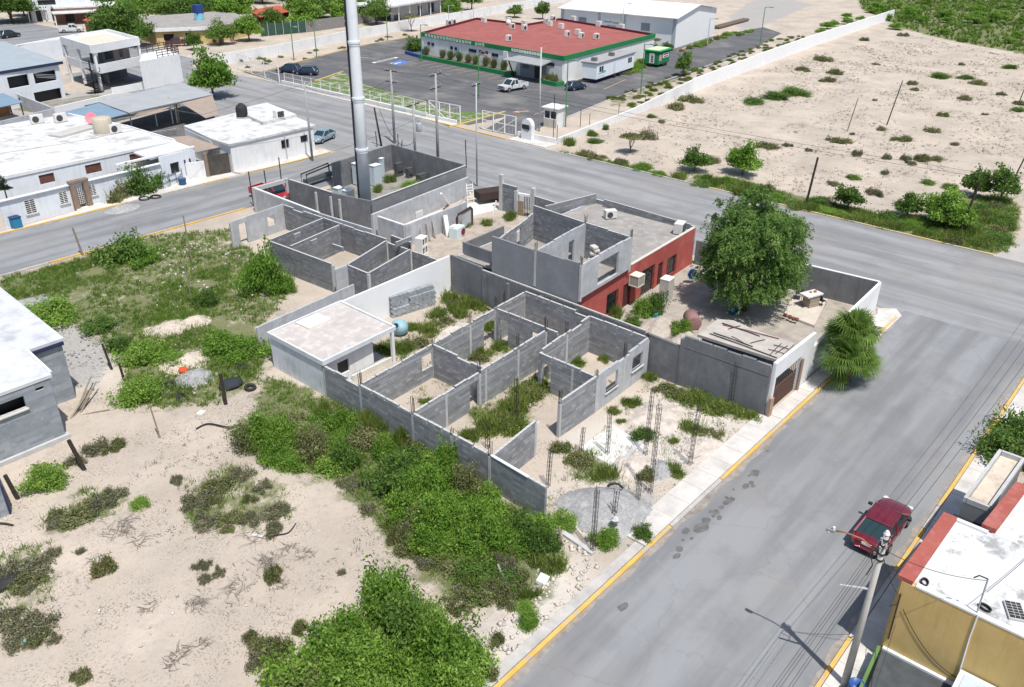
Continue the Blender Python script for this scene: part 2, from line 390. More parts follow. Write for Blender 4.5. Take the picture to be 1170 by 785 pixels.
far_road = W((0,22),(60,28),(75,36),(180,40),(215,60),(180,72),(110,40),(40,50),(0,56))
sheet('far_street', W((-80,0),(0,20),(70,33),(150,50),(225,68),(205,92),(140,80),(60,62),(0,50),(-80,30)), .018, road_m)
# clinic car park: apron, lanes
sheet('parking_lot', [G2(*p) for p in [(276,82),(300,82),(372,63),(402,55),(470,41),(490,50),(486,66),(545,77),(620,92),(643,97),(735,72),(770,55),(812,42),(872,31),(893,38),(850,62),(778,88),(690,116),(632,140),(592,156),(554,148),(580,133),(536,143),(500,138),(440,120),(330,98)]], .012, asph_m)
# pale paved strips, kerbs and pavements
def kerb(name, p, q, w, mat, h=.15):
    p = np.array(p); q = np.array(q); d = (q-p)/np.hypot(*(q-p)); n = np.array([-d[1], d[0]])*w/2
    return tag(MB().prism([tuple(p-n), tuple(q-n), tuple(q+n), tuple(p+n)], -.05, h).build(name, mat, bevel=.015), kind='structure')
slab('sidewalk', rect(30.2, 46.2, 16.78, 18.25), .135, conc_m); slab('sidewalk', rect(46.25, 66.2, 16.78, 17.75), .13, conc_m)
slab('sidewalk', rect(24., 70, 4.75, 6.22), .135, conc_m)
slab('sidewalk', rect(12, 30.15, 16.8, 17.35), .10, kerb_m)
for a, b, m in [(6,14.9,yel_m),(15,32.4,yel_m),(32.45,37.9,kerb_m),(37.95,53.9,yel_m),(53.95,62.5,kerb_m),(62.55,66.6,yel_m)]:
    kerb('kerb', (a,16.62), (b,16.62), .22, m)
for a, b, m in [(10,31.2,yel_m),(31.25,37.0,kerb_m),(37.05,41.3,yel_m),(41.35,43.8,kerb_m),(43.85,66.,yel_m)]:
    kerb('kerb', (a,6.35), (b,6.35), .2, m)
for a, b, m in [(14,25.9,kerb_m),(25.95,30.6,yel_m),(30.65,38.8,yel_m),(38.85,46.2,yel_m)]: kerb('kerb', (a,77.72), (b,77.72), .18, m)
for a, b, m in [(10,25.4,yel_m),(25.45,38.6,yel_m),(38.7,47.8,kerb_m),(47.85,51,yel_m),(53.6,66,yel_m)]: kerb('kerb', (a,88.5), (b,88.5), .22, m)
slab('sidewalk', [(10,88.63),(40,88.63),(52.5,88.63),(52.5,91.6),(46.7,91.2),(27,88.9),(10,88.7)], .12, conc_m)
slab('sidewalk', [(52.9,88.63),(66,88.63),(66.5,90),(64.9,91.2),(55.7,94.6),(52.9,93.5)], .125, conc_m)
kerb('kerb', (86.62,14.5), (86.62,46), .2, M('ochre_kerb', (.60,.42,.16), (.50,.40,.27), .7, (.45,.43,.40), .5, (.45,.6), .8)); kerb('kerb', (86.62,46.1), (86.62,66), .2, kerb_m)
kerb('kerb', (86.7,76.5), (87.1,93.5), .2, yel_m); kerb('kerb', (87.1,93.6), (87.5,134), .2, kerb_m)
slab('sidewalk', [(86.85,69.6),(89.4,69.6),(88.7,76.2),(86.85,76.2)], .14, conc_m)
slab('sidewalk', [(86.95,86.8),(88.1,86.8),(87.1,131),(86.95,131)], .14, conc_m)
kerb('kerb', G2(632,141), G2(690,117), .2, kerb_m); kerb('kerb', G2(690,116.6), G2(850,61), .2, kerb_m)
kerb('kerb', G2(300,82), G2(402,54.5), .25, yel_m); kerb('kerb', G2(403,54), G2(472,42), .25, yel_m)
kerb('kerb', G2(277,81), G2(300,82.5), .25, yel_m); kerb('kerb', G2(360,93), G2(392,82), .3, yel_m)
kerb('kerb', G2(513,146), G2(577,128), .3, yel_m); kerb('kerb', G2(774,59), G2(790,52), .25, yel_m); kerb('kerb', G2(790.5,51.8), G2(830,41), .25, yel_m)
slab('verge', [G2(*p) for p in [(360,93),(392,82.5),(410,95),(520,128),(575,128.5),(513,145),(500,140),(420,118),(345,98)]], .05, M('verge_grass', (.07,.14,.035), (.16,.20,.07), 1.2, (.42,.37,.3), .6, (.5,.62), .9))
# parking bay lines, arrows
line_m = M('faded_orange_line', (.55,.33,.20), (.40,.27,.19), 1.5); wl_m = M('white_line', (.75,.75,.75))
bl = MB()
for i in range(11):
    x0, y0 = 121.3, 104.5+i*2.6
    bl.prism([(x0,y0-.06),(x0-5,y0-.06),(x0-5,y0+.06),(x0,y0+.06)], .013, .018)
for i in range(9):
    y0 = 95.+i*2.9; bl.prism([(92.,y0-.06),(97.,y0-.06),(97.,y0+.06),(92.,y0+.06)], .013, .018)
for (a, b) in [((400,66),(421,63)),((500,148),(545,132)),((690,102),(715,91)),((610,131),(633,123))]:
    p, q = np.array(G2(*a)), np.array(G2(*b)); d = (q-p)/np.hypot(*(q-p)); n = np.array([-d[1],d[0]])*.08
    bl.prism([tuple(p-n),tuple(q-n),tuple(q+n),tuple(p+n)], .013, .019)
tag(bl.build('road_marking', line_m), kind='structure')
def arrow(px, py, ang, mat, s=1.):
    c = G2(px, py); b = MB(); ca, sa = math.cos(ang), math.sin(ang)
    T = lambda u, v: (c[0]+s*(u*ca-v*sa), c[1]+s*(u*sa+v*ca))
    b.prism([T(0,-.15),T(1.6,-.15),T(1.6,.15),T(0,.15)], .013, .02); b.prism([T(1.62,-.55),T(2.7,0),T(1.62,.55)], .013, .02)
    tag(b.build('road_arrow', mat), kind='structure')
or_m = M('orange_paint', (.75,.36,.14)); arrow(421, 66, 2.2, or_m); arrow(604, 127, 2.6, or_m); arrow(785, 69, .35, M('yellow_line', (.75,.5,.1)), .9)
# accessible bay: blue pad, white hatch, wheelchair symbol
hp = MB(); pad = [G2(*p) for p in [(445,72.5),(457,68),(468,71),(455,74.5)]]; hp.prism(pad, .012, .020)
tag(hp.build('accessible_bay', M('blue_paint', (.08,.16,.42), (.10,.19,.44))), kind='structure')
hw = MB()
for i in range(8):
    a = np.array(G2(428,71.5)); b = np.array(G2(451,66)); p = a+(b-a)*i/7.5; hw.prism([(p[0]-.5,p[1]-.5),(p[0]+1.,p[1]-.5),(p[0]+1.,p[1]+.4),(p[0]-.5,p[1]+.4)], .013, .021)
cx, cy = G2(452,72.3); hw.cyl((cx+1.15,cy), .28, .021, .025, 12); hw.box(cx-.2,cx+.85,cy-.12,cy+.12,.021,.026); hw.box(cx-.35,cx-.1,cy-.7,cy+.12,.021,.0255); hw.box(cx-.9,cx-.36,cy-.75,cy-.5,.021,.0265)
for k in range(14):
    a = 1.2+k*.32; hw.obox((cx-.3+.72*math.cos(a), cy+.72*math.sin(a), .0225), (.24,.13,.006+.0002*k), a+1.57)
tag(hw.build('bay_marking', wl_m), kind='structure')
# oil drips along the street by the lot
st = MB()
for (x, y, r) in [(862,541,.38),(858,552,.2),(852,556,.25),(860,556,.18),(834,572,.3),(829,575,.28),(824,580,.2),(818,586,.24),(812,585,.15),(822,592,.2),(807,595,.3),(801,603,.45),(797,606,.25),(783,607,.3),(776,628,.25),(773,636,.25),(856,544,.12),(830,569,.14),(815,590,.13),(790,616,.13),(712,694,.3),(877,516,.13),(838,560,.1),(780,618,.1)]:
    c = G2(x, y); pts = [(c[0]+r*rnd.uniform(.7,1.2)*1.15*math.cos(a), c[1]+r*rnd.uniform(.7,1.2)*.75*math.sin(a)) for a in np.linspace(0, 2*math.pi, 13)[:-1]]
    st.add([(*p, .038+.0001*len(st.v)/12) for p in pts], [tuple(range(12))])
tag(st.build('oil_stain', M('oil_stain', (.11,.105,.10), (.17,.165,.16), 3.)), kind='structure')

# dirt gathered in the gutters, joints in the pavements
def gutter(y, x0, x1, side, seed):
    q = random.Random(seed); mb = MB(); x = x0; mb_pts = []
    while x < x1:
        mb_pts.append((x, .12+.5*abs(mnoise.noise(Vector((x*.35, seed, 0))))+q.uniform(0,.08))); x += .45
    for (xa, wa), (xb, wb) in zip(mb_pts, mb_pts[1:]): mb.add([(xa,y,.039),(xb,y,.039),(xb,y+side*wb,.039),(xa,y+side*wa,.039)], [(0,1,2,3) if side > 0 else (3,2,1,0)])
    tag(mb.build('gutter_dirt', M('gutter_dirt', (.34,.305,.27), (.25,.225,.20), 2.5, (.17,.15,.13), 1.2, (.5,.68), .8, bump=.3)), kind='structure')
gutter(16.5, 6, 66, -1, 3.3); gutter(6.46, 10, 66, 1, 8.1); gutter(88.35, 20, 66, -1, 5.2); gutter(77.85, 14, 47, 1, 6.6)
jm = MB()
for x in np.arange(31.5, 66, 1.6): jm.box(x-.012, x+.012, 16.8, 18.24 if x < 46 else 17.74, .1, .1385)
for x in np.arange(24.8, 70, 1.6): jm.box(x-.012, x+.012, 4.77, 6.2, .1, .1385)
tag(jm.build('pavement_joint', M('joint_dark', (.36,.335,.31))), kind='structure')
# ================================================================ THE UNFINISHED HOUSE ON THE LOT
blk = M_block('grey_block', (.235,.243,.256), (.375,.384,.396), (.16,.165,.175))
blk2 = M_block('grey_block_older', (.185,.194,.208), (.29,.301,.318), (.12,.125,.132), ox=.13)
plas = M('raw_plaster', (.46,.475,.495), (.36,.372,.392), 1.1, (.58,.595,.61), .9, (.52,.7), .6, bump=.15, streak=(.28,.285,.29))
plasd = M('dark_plaster', (.19,.195,.205), (.145,.15,.158), .7, (.26,.265,.275), .8, (.5,.72), .7, bump=.12, streak=(.085,.085,.09))
conc = M('poured_concrete', (.50,.50,.495), (.42,.42,.415), 1.6, (.33,.33,.33), 1., (.52,.7), .5, bump=.15)
rust = M('rusty_rebar', (.06,.045,.038), (.035,.03,.028), 8.)
wood = M('grey_wood', (.30,.25,.19), (.22,.18,.13), 5., rough=.9)
darkwood = M('dark_wood', (.055,.042,.035), (.03,.024,.02), 6., rough=.9)
def hz(x): return 2.4+.031*(x-28)
def rebars(mb, x, y, z0, h, n=4, w=.11, r=.02):
    for k in range(n):
        dx, dy = ((-w,-w),(w,-w),(w,w),(-w,w))[k]
        mb.tube([(x+dx*.6,y+dy*.6,z0-.1),(x+dx*.6+rnd.uniform(-.03,.03),y+dy*.6+rnd.uniform(-.03,.03),z0+h*rnd.uniform(.8,1.1))], r, 4)
hs = thing('unfinished_house', 'roofless grey block house shell with door gaps and rebar in the middle of the lot', 'unfinished house', (28.5,26,0))
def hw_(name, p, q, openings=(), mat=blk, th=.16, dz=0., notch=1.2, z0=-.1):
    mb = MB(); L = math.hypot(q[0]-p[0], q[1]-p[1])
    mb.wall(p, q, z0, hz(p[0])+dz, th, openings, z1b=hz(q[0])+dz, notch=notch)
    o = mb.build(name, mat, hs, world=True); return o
hw_('wall', (28.5,41.1), (28.48,26.15), dz=.0)
hw_('wall', (28.48,26.1), (28.3,21.95), dz=-.06, notch=None)
ob = MB(); ob.wall((28.46,26.0), (28.32,23.2), 2.34, 2.385, .19); ob.build('coping', M('lime_wash', (.72,.72,.71)), hs, world=True)
hw_('wall', (28.59,37.28), (45.38,38.02), [(5.35,6.5,.95,2.05),(11.9,13.3,-.2,2.05)], dz=.012)
hw_('wall', (28.59,32.4), (41.62,32.86), [(4.9,5.85,-.2,2.05)], dz=.008)
hw_('wall', (35.1,37.46), (35.1,32.72), dz=.016)
hw_('wall', (41.95,37.76), (41.95,32.0), [(.25,1.15,-.2,2.1),(3.4,4.3,-.2,2.1)], dz=.004)
hw_('wall', (45.36,31.75), (39.3,31.28), [(5.2,5.9,-.2,2.1)], dz=.02)
hw_('wall', (38.92,31.2), (38.92,26.55), [(.25,1.1,-.2,2.1)], dz=.024)
hw_('wall', (28.58,25.95), (32.6,26.28), dz=-.03, notch=None)
hw_('wall', (35.05,26.42), (38.98,26.45), dz=.02, notch=None)
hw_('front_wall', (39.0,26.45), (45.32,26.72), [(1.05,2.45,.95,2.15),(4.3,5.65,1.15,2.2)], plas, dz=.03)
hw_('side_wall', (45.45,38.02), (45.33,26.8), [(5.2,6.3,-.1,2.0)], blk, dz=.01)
fr = MB()   # window surrounds and dark pane in the far window
fr.wall((43.2,26.53), (44.75,26.595), 1.06, 1.15, .22); fr.build('window_sill', conc, hs, world=True)
fr = MB(); fr.wall((39.95,26.42), (41.5,26.48), .86, .95, .22); fr.build('window_sill', conc, hs, world=True)
cols = [(28.5,41.0),(28.5,37.27),(28.5,32.4),(28.48,29.1),(28.47,26.1),(32.58,26.28),(35.12,26.42),(38.95,26.46),(42.3,26.6),(45.33,26.75),(35.1,37.53),(35.1,32.63),(31.3,32.5),(38.5,32.75),(41.62,32.86),(39.0,37.74),(41.95,37.86),(45.42,38.0),(45.4,31.8),(42.3,31.5),(39.25,31.27),(38.92,28.3),(34.5,32.6)]
rebar_at = {(28.5,37.27):1.2,(28.5,32.4):1.2,(28.47,26.1):1.,(35.12,26.42):1.,(38.5,32.75):1.3,(41.62,32.86):1.2,(39.0,37.74):1.,(41.95,37.86):1.2,(42.3,31.5):1.,(42.3,26.6):1.1,(34.5,32.6):1.1,(35.1,37.53):.8,(28.48,29.1):.6,(45.33,26.75):.5,(38.95,26.46):.7}
for i, c in enumerate(cols):
    mb = MB(); w = .092+.0015*(i % 5); top = hz(c[0])-.19+.002*(i % 7)
    mb.box(c[0]-w, c[0]+w, c[1]-w, c[1]+w, -.1, top); mb.build('column', conc, hs, world=True)
    if c in rebar_at:
        mb = MB(); rebars(mb, c[0], c[1], top, rebar_at[c]); mb.build('rebar', rust, hs, world=True)
# bond-beam line on the room walls
for i, (p, q) in enumerate([((28.7,37.28),(45.3,38.02)),((28.7,32.4),(41.5,32.86)),((45.2,31.74),(39.5,31.29))]):
    mb = MB(); mb.wall(p, q, 2.07, 2.07+.16, .172+.004*i, z1b=2.07+.16); mb.build('bond_beam', M('beam_concrete', (.36,.365,.37), (.30,.305,.31), 1.5), hs, world=True)
# rebar cages standing in the front yard
cage_spec = [((677,631),(678,556),'tallest of the row, by the street end of the footing'),((701,597),(703,559),'rising out of the grey gravel heap'),((728,577),(732,542),'at the street edge of the gravel heap'),((743,563),(738,455),'tall one between gravel heap and pale clearing'),((788,531),(792,462),'nearest the sidewalk by the tall boundary wall'),((694,519),(695,466),'on the pale slab in front of the plastered front wall'),((664,516),(665,487),'short one beside the end of the entrance wall'),((626,556),(628,515),'standing beside the free end of the long side wall'),((590,482),(589,428),'in the green grass inside the entrance'),((557,512),(555,480),'beside the front corner inside the grassy room'),((737,520),(737,440),'near the right corner of the plastered front wall'),((836,463),(836,412),'against the tall grey boundary wall, street side'),((811,447),(815,398),'against the tall grey boundary wall, middle')]
for (b, tpx, where) in cage_spec:
    p = G(*b); d = np.array([p[0], p[1], 0]); lo, hi = 0, 8
    for _ in range(40):
        m = (lo+hi)/2; e = np.array([p[0],p[1],m-CAM_H]); k = F_PX/(e@FW)
        if 392.5-k*(e@UP) > tpx[1]: lo = m
        else: hi = m
    h = lo; mb = MB()
    lx, ly = rnd.uniform(-.12,.12), rnd.uniform(-.1,.1); w = .085
    for dx, dy in ((-w,-w),(w,-w),(w,w),(-w,w)):
        mb.tube([(dx,dy,-.1),(dx+lx*.5,dy+ly*.4,h*.55),(dx+lx+rnd.uniform(-.05,.05),dy+ly+rnd.uniform(-.05,.05),h*rnd.uniform(.9,1.))], .016, 4)
    for k in range(int(h/.3)):
        z = .2+k*.3; f = z/h; ox, oy = lx*f*.8, ly*f*.8
        q = [(-w+ox,-w+oy,z),(w+ox,-w+oy,z),(w+ox,w+oy,z),(-w+ox,w+oy,z),(-w+ox,-w+oy,z)]
        mb.tube(q, .009, 4)
    o = mb.build('rebar_cage', rust); o.location = (p[0],p[1],0); tag(o, 'thin rusty rebar cage post, '+where, 'rebar', 'rebar cages standing in the lot')
# footings, gravel heap
def footing(p, q, label, w=.28, h=.16):
    a, b = G2(*p), G2(*q); mb = MB(); mb.wall(a, b, -.1, h, w); o = mb.build('concrete_footing', conc, origin=(a[0],a[1],0), bevel=.01); tag(o, label, 'footing')
footing((696,544), (736,502), 'pale concrete footing strip running from gravel heap to the plastered wall'); footing((630,601), (678,634), 'low concrete footing continuing the long side wall to the street'); footing((560,528),(616,482.),'low footing under the entrance gap', .2, .05)
tag(MB().prism(W((662,512),(700,486),(742,512),(712,540)), -.05, .045).build('concrete_slab', M('white_slab', (.66,.65,.62), (.58,.57,.54), 1.2, (.45,.43,.4), .9)), 'pale bare concrete slab patch in front of the plastered front wall', 'slab')
def heap(name, cpx, rx, ry, h, mat, label, cat, seed=0, rz=0.):
    c = G(*cpx); n = 34; vs = []; 
    for i in range(n+1):
        for j in range(n+1):
            x, y = -1+2*i/n, -1+2*j/n; r = math.hypot(x, y)*(1+.28*mnoise.noise(Vector((1.4*x/(math.hypot(x,y)+.05), 1.4*y/(math.hypot(x,y)+.05), seed*1.7)))); z = max(0, 1-r**1.3)*h
            z *= 1+.35*mnoise.noise(Vector((x*2+seed, y*2, 0))); z += (.10*mnoise.noise(Vector((x*9, y*9, seed))))*(1 if r < .95 else 0)
            xx, yy = x*rx, y*ry; vs.append((xx*math.cos(rz)-yy*math.sin(rz), xx*math.sin(rz)+yy*math.cos(rz), z-.04))
    fs = [(i*(n+1)+j, (i+1)*(n+1)+j, (i+1)*(n+1)+j+1, i*(n+1)+j+1) for i in range(n) for j in range(n)]
    mb = MB(); mb.smooth = True; mb.add(vs, fs); o = mb.build(name, mat); o.location = (c[0],c[1],0); return tag(o, label, cat)
gravel = M('grey_gravel', (.36,.36,.36), (.235,.235,.235), 7., (.45,.44,.42), 2., bump=.8, bs=40)
heap('gravel_heap', (694,584), 2.3, 2.6, 1.15, gravel, 'grey gravel heap near the street end of the lot', 'gravel heap', 2)
heap('gravel_heap', (757,537), 1.1, 1.0, .35, gravel, 'small low grey gravel heap beside the sidewalk', 'gravel heap', 5)
pdirt = M('chalky_dirt', (.58,.52,.46), (.46,.405,.35), 2.5, (.34,.3,.26), 1.6, (.52,.66), .8, bump=.6, bs=10)
heap('dirt_mound', (748,478), 2.6, 1.8, .55, pdirt, 'low chalky dirt mound in the front yard near the plastered front wall', 'dirt mound', 14); heap('dirt_mound', (722,533), 1.8, 1.2, .4, pdirt, 'low chalky dirt mound behind the gravel heap', 'dirt mound', 17); heap('dirt_mound', (805,512), 1.9, 1.2, .35, pdirt, 'low chalky dirt mound along the pavement of the front yard', 'dirt mound', 19); heap('dirt_mound', (660,590), 1.6, 1.3, .35, pdirt, 'low chalky dirt mound between gravel heap and footing', 'dirt mound', 27)
heap('dirt_mound', (515,378), 2.0, 1.4, .4, pdirt, 'pale dirt mound in the back yard behind the blue tank', 'dirt mound', 29)
def hose(name, pts, r, mat, label, cat='hose'):
    P = [Vector(p) for p in pts]; q = []
    for i in range(len(P)-1):
        p0, p1, p2, p3 = P[max(i-1,0)], P[i], P[i+1], P[min(i+2,len(P)-1)]
        for k in range(6):
            t = k/6; q.append(.5*((2*p1)+(-p0+p2)*t+(2*p0-5*p1+4*p2-p3)*t*t+(-p0+3*p1-3*p2+p3)*t**3))
    q.append(P[-1]); mb = MB(); mb.smooth = True; mb.tube(q, r, 6); o = mb.build(name, mat, origin=tuple(P[0])); return tag(o, label, cat)
blackm = M('black_rubber', (.022,.022,.024), (.035,.034,.033), 3., rough=.75)
g = G(694,555,.95); hose('bent_hose', [G(694,556,.85),G(699,553,1.0),G(706,553,1.0),G(712,558,.85)], .07, blackm, 'short bent black hose on top of the gravel heap')
hose('thin_hose', [G(594,589,.05),G(601,589,.3),G(610,594,.25),G(615,603,.05)], .04, blackm, 'thin black hose looping at the foot of the long side wall end')
for i, (x, y, r) in enumerate([(703,594,.28),(672,614,.22),(620,601,.25),(634,605,.2),(720,598,.15),(640,611,.15)]):
    p = G(x, y, .9 if i == 0 else .1); mb = MB(); mb.sphere((0,0,0), r, 7, 5, (1,.8,.6)); mb.v = [tuple(c+rnd.uniform(-.05,.05) for c in v) for v in mb.v]
    o = mb.build('concrete_lump', conc); o.location = p; tag(o, 'pale concrete lump lying among rebar near the lot front', 'rubble', 'loose concrete lumps')
# ---------------- the little white room with a flat roof
an = thing('white_room', 'white plastered one-room annex with flat grey roof at the back left of the lot', 'annex', (28.5,41,0))
wp = M('stained_white_plaster', (.70,.72,.75), (.60,.62,.66), .7, (.42,.44,.47), .5, (.5,.7), .75, streak=(.38,.40,.43))
mb = MB(); mb.wall((28.5,41.12),(28.5,46.9),-.1,2.5,.18); mb.wall((28.6,46.85),(34.9,47.2),-.1,2.49,.16); mb.build('side_wall', wp, an, world=True)
mb = MB(); mb.wall((28.6,41.5),(33.1,41.6),-.1,2.49,.15,[(1.3,2.3,.75,1.75)]); mb.wall((33.02,41.7),(33.02,46.95),-.1,2.495,.15); mb.build('inner_wall', white_m, an, world=True)
mb = MB(); mb.wall((29.7,41.6),(31.1,41.63),.7,1.8,.02); mb.build('window', M_glass('black_opening',(.01,.01,.012),.6), an, world=True)
mb = MB(); mb.box(34.55,34.77,41.12,41.34,-.1,2.49); mb.build('column', white_m, an, world=True)
mb = MB(); mb.wall((30.9,41.28),(34.5,41.28),-.1,.42,.16); mb.build('low_wall', M('cream_plaster', (.66,.64,.58)), an, world=True)
mb = MB(); mb.prism([(28.6,41.2),(34.6,41.3),(34.8,47.1),(28.6,46.8)], -.1, .06); mb.build('floor', conc, an, world=True)
roofc = M('mossy_roof', (.50,.46,.43), (.43,.395,.375), .9, (.62,.57,.53), 1.6, (.5,.66), .8, bump=.2)
mb = MB(); mb.prism([(28.38,40.92),(34.9,41.22),(35.0,47.32),(28.40,46.98)], 2.5, 2.66); mb.build('roof', roofc, an, world=True)
mb = MB()
C_ = [(28.38,40.9),(34.92,41.2),(35.02,47.34),(28.38,47.0)]
for i in range(4):
    p, q = np.array(C_[i]), np.array(C_[(i+1)%4]); d = (q-p)/np.hypot(*(q-p)); mb.wall(p+d*(.07 if i%2 else -.07), q-d*(.07 if i%2 else -.07), 2.46, 2.79, .15, zoff=.003*(i%2))
mb.build('parapet', M('grey_white_paint', (.66,.68,.70), (.55,.57,.59), 1.), an, world=True)
mb = MB(); mb.obox((31.6,46.15,2.73),(2.0,1.55,.14),.05); mb.build('hatch_slab', M('cream_slab', (.74,.69,.61), (.66,.61,.54), 2.), an, world=True, bevel=.01)
# ---------------- boundary walls
def bwall(label, segs, cat='wall', loc=None):
    t = thing('boundary_wall', label, cat, (*(loc or segs[0][0][:2]), 0))
    for (p, q, z, th, mat, kw) in segs:
        mb = MB(); mb.wall(p, q, -.1, z, th, **kw); mb.build('wall', mat, t, world=True)
    return t
bright = M('fresh_white_wall', (.80,.81,.82), (.76,.77,.78), .6, (.66,.66,.66), .8, (.58,.75), .5)
bwall('smooth bright white wall across the back of the lot beside the flat-roofed annex', [((34.98,47.26),(45.95,46.75),2.75,.16,bright,dict(z1b=3.3))])
bwall('low grey wall with pale top edge behind the white annex', [(G2(293,375,1.9),G2(404,326,2.1),1.95,.15,plas,dict(z1b=2.2))])
dv = bwall('long dark grey plastered boundary wall between the lot and the red house', [((46.15,46.7),(45.95,43.0),3.35,.2,plasd,{}),((45.94,42.95),(45.72,27.2),3.12,.19,plasd,dict(notch=1.3)),((45.72,27.15),(45.73,24.2),3.0,.2,plasd,dict(z1b=2.9)),((45.74,24.15),(45.95,17.95),3.85,.2,plasd,dict(notch=1.1))])
mb = MB(); mb.wall((45.93,42.9),(45.72,27.2),3.13,3.2,.1); mb.build('coping', M('cream_coping', (.60,.57,.52)), dv, world=True)
mb = MB(); mb.wall((45.74,24.1),(45.94,18.),3.02,3.06,.23); mb.wall((45.72,27.1),(45.73,24.25),2.9,3.06,.21,z1b=2.96); mb.build('beam_line', M('beam_dark',(.15,.15,.155)), dv, world=True)
for i, y in enumerate([40.,36.6,33.2,24.25]):
    mb = MB(); mb.box(45.6,45.9,y-.12,y+.12,-.1,2.9 if y > 25 else 3.6); mb.build('column', plasd, dv, world=True)
# ---------------- block stack, tank, planks
bm_ = M('loose_block', (.30,.325,.35), (.22,.24,.26), 3., (.42,.44,.46), 1.5, (.5,.65), .7)
a0, a1 = np.array(G2(449,364)), np.array(G2(499,348)); d = (a1-a0)/np.hypot(*(a1-a0)); nrm = np.array([-d[1], d[0]]); ang = math.atan2(d[1], d[0])
blm = None; L = float(np.hypot(*(a1-a0))); ncol = int(L/.41)
for row in range(9):
    for k in range(ncol):
        for dep in range(3):
            if dep == 0 and row > 3 and k < 4: continue
            if dep == 0 and row > 6: continue
            if dep == 1 and row < 3 and 4 < k < ncol-2: continue
            if dep == 2 and row < 7 and k > 0: continue
            if row == 8 and rnd.random() < .12: continue
            p = a0+d*(.2+k*.41+rnd.uniform(-.015,.015)+(.1 if row % 2 else 0))+nrm*(.1+dep*.22+rnd.uniform(-.02,.02))
            if blm is None:
                q = MB(); 
                q.box(-.195,.195,-.1,.1,0,.19); blm = q.build('concrete_block', bm_, bevel=.008); o = blm
            else: o = blm.copy(); COL.objects.link(o)
            o.location = (p[0],p[1],row*.193); o.rotation_euler = (0,0,ang+rnd.uniform(-.05,.05))
            tag(o, 'grey concrete block in the long stack in front of the white back wall', 'block', 'stacked concrete blocks')
tp = G(457,382); tk = thing('water_tank', 'round pale blue tank with black mouth lying beside the annex', 'tank', (tp[0],tp[1],0), 0)
bl_m = M('pale_blue_fibreglass', (.27,.45,.52), (.22,.38,.45), 1.5, (.40,.50,.52), 2., obj=True, rough=.55)
mb = MB(); mb.smooth = True; mb.sphere((0,0,.62), .66, 24, 14, (1,1.05,.96)); mb.build('body', bl_m, tk)
dirv = Vector((-.72,-.28,.5)).normalized(); c0 = Vector((0,0,.62))
mb = MB(); mb.tube([c0+dirv*.56, c0+dirv*.70], .26, 16); mb.build('rim', bl_m, tk)
mb = MB(); mb.tube([c0+dirv*.66, c0+dirv*.705], .21, 16); mb.build('mouth', M_glass('black_opening'), tk)
for i in range(7):
    a, b = G(534+i*2.2,338+i*.8,.15+.05*(i%3)), G(556+i*1.6,351+i*.9,.12+.06*(i%2)); mb = MB(); v = Vector(b)-Vector(a)
    mb.obox((0,0,0), (v.length,.16,.04), math.atan2(v.y,v.x)); o = mb.build('wooden_plank', wood if i % 2 else M('old_plank',(.34,.29,.22),(.24,.2,.15),4.)); o.location = (Vector(a)+Vector(b))/2
    tag(o, 'weathered plank in the loose pile at the foot of the grey boundary wall', 'plank', 'planks piled by the boundary wall')
# ================================================================ RED HOUSE, GARAGE, PATIO
def ONW(p, q, x, y):
    """pixel -> (distance along wall p->q, height) on the upright plane through p and q"""
    d = FW*F_PX + RT*(x-585) - UP*(y-392.5); C0 = np.array([0,0,CAM_H]); p = np.array(p[:2], float); q = np.array(q[:2], float)
    e = q-p; L = np.hypot(*e); e = e/L; n = np.array([-e[1], e[0]])
    t = ((p-C0[:2])@n)/(d[:2]@n); P = C0+d*t
    return float((P[:2]-p)@e), float(P[2])
def opening(p, q, tl, br):
    a, z1 = ONW(p, q, *tl); b, z0 = ONW(p, q, *br); return (min(a,b), max(a,b), min(z0,z1), max(z0,z1))
def on_wall(mb, p, q, s0, s1, z0, z1, out, th=.03):
    """panel fixed on the outer face, 'out' metres off the wall line"""
    p = np.array(p[:2], float); q = np.array(q[:2], float); e = (q-p)/np.hypot(*(q-p)); n = np.array([e[1], -e[0]])*out
    mb.wall(p+n+e*s0, p+n+e*s1, z0, z1, th)
def bars(mb, p, q, s0, s1, z0, z1, out, nv=5, nh=2, r=.014):
    p = np.array(p[:2], float); q = np.array(q[:2], float); e = (q-p)/np.hypot(*(q-p)); n = np.array([e[1], -e[0]])*out
    for k in range(nv+1):
        a = p+n+e*(s0+(s1-s0)*k/nv); mb.tube([(*a,z0),(*a,z1)], r, 4)
    for k in range(nh+1):
        z = z0+(z1-z0)*k/max(nh,1); a, b = p+n*1.02+e*s0, p+n*1.02+e*s1; mb.tube([(*a,z),(*b,z)], r, 4)
redp = M('red_paint', (.43,.095,.08), (.36,.08,.065), .6, (.42,.16,.13), .9, (.52,.7), .7, streak=(.22,.055,.05))
roofg = M('cement_roof', (.33,.31,.29), (.25,.235,.22), .7, (.44,.42,.40), 1.3, (.52,.68), .7, bump=.25, bs=12)
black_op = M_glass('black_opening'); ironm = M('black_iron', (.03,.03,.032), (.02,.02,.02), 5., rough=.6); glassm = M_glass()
rh = thing('red_house', 'red painted house with unfinished grey block storey on its left end and cement roof', 'house', (46.1,34,0))
P0, P1 = (46.25,33.7), (65.3,34.85)
win = [opening(P0,P1,(692.5,337),(703,353)), opening(P0,P1,(733,309.5),(744,331)), opening(P0,P1,(762,295.5),(769.5,310))]
dor = [(opening(P0,P1,(711,330),(718,349))[0], opening(P0,P1,(711,330),(718,349))[1], -.1, 2.1), (win[1][1]+.7, win[1][1]+1.6, -.1, 2.1)]
mb = MB(); mb.wall(P0, P1, -.1, 3.52, .2, win+dor); mb.build('front_wall', redp, rh, world=True)
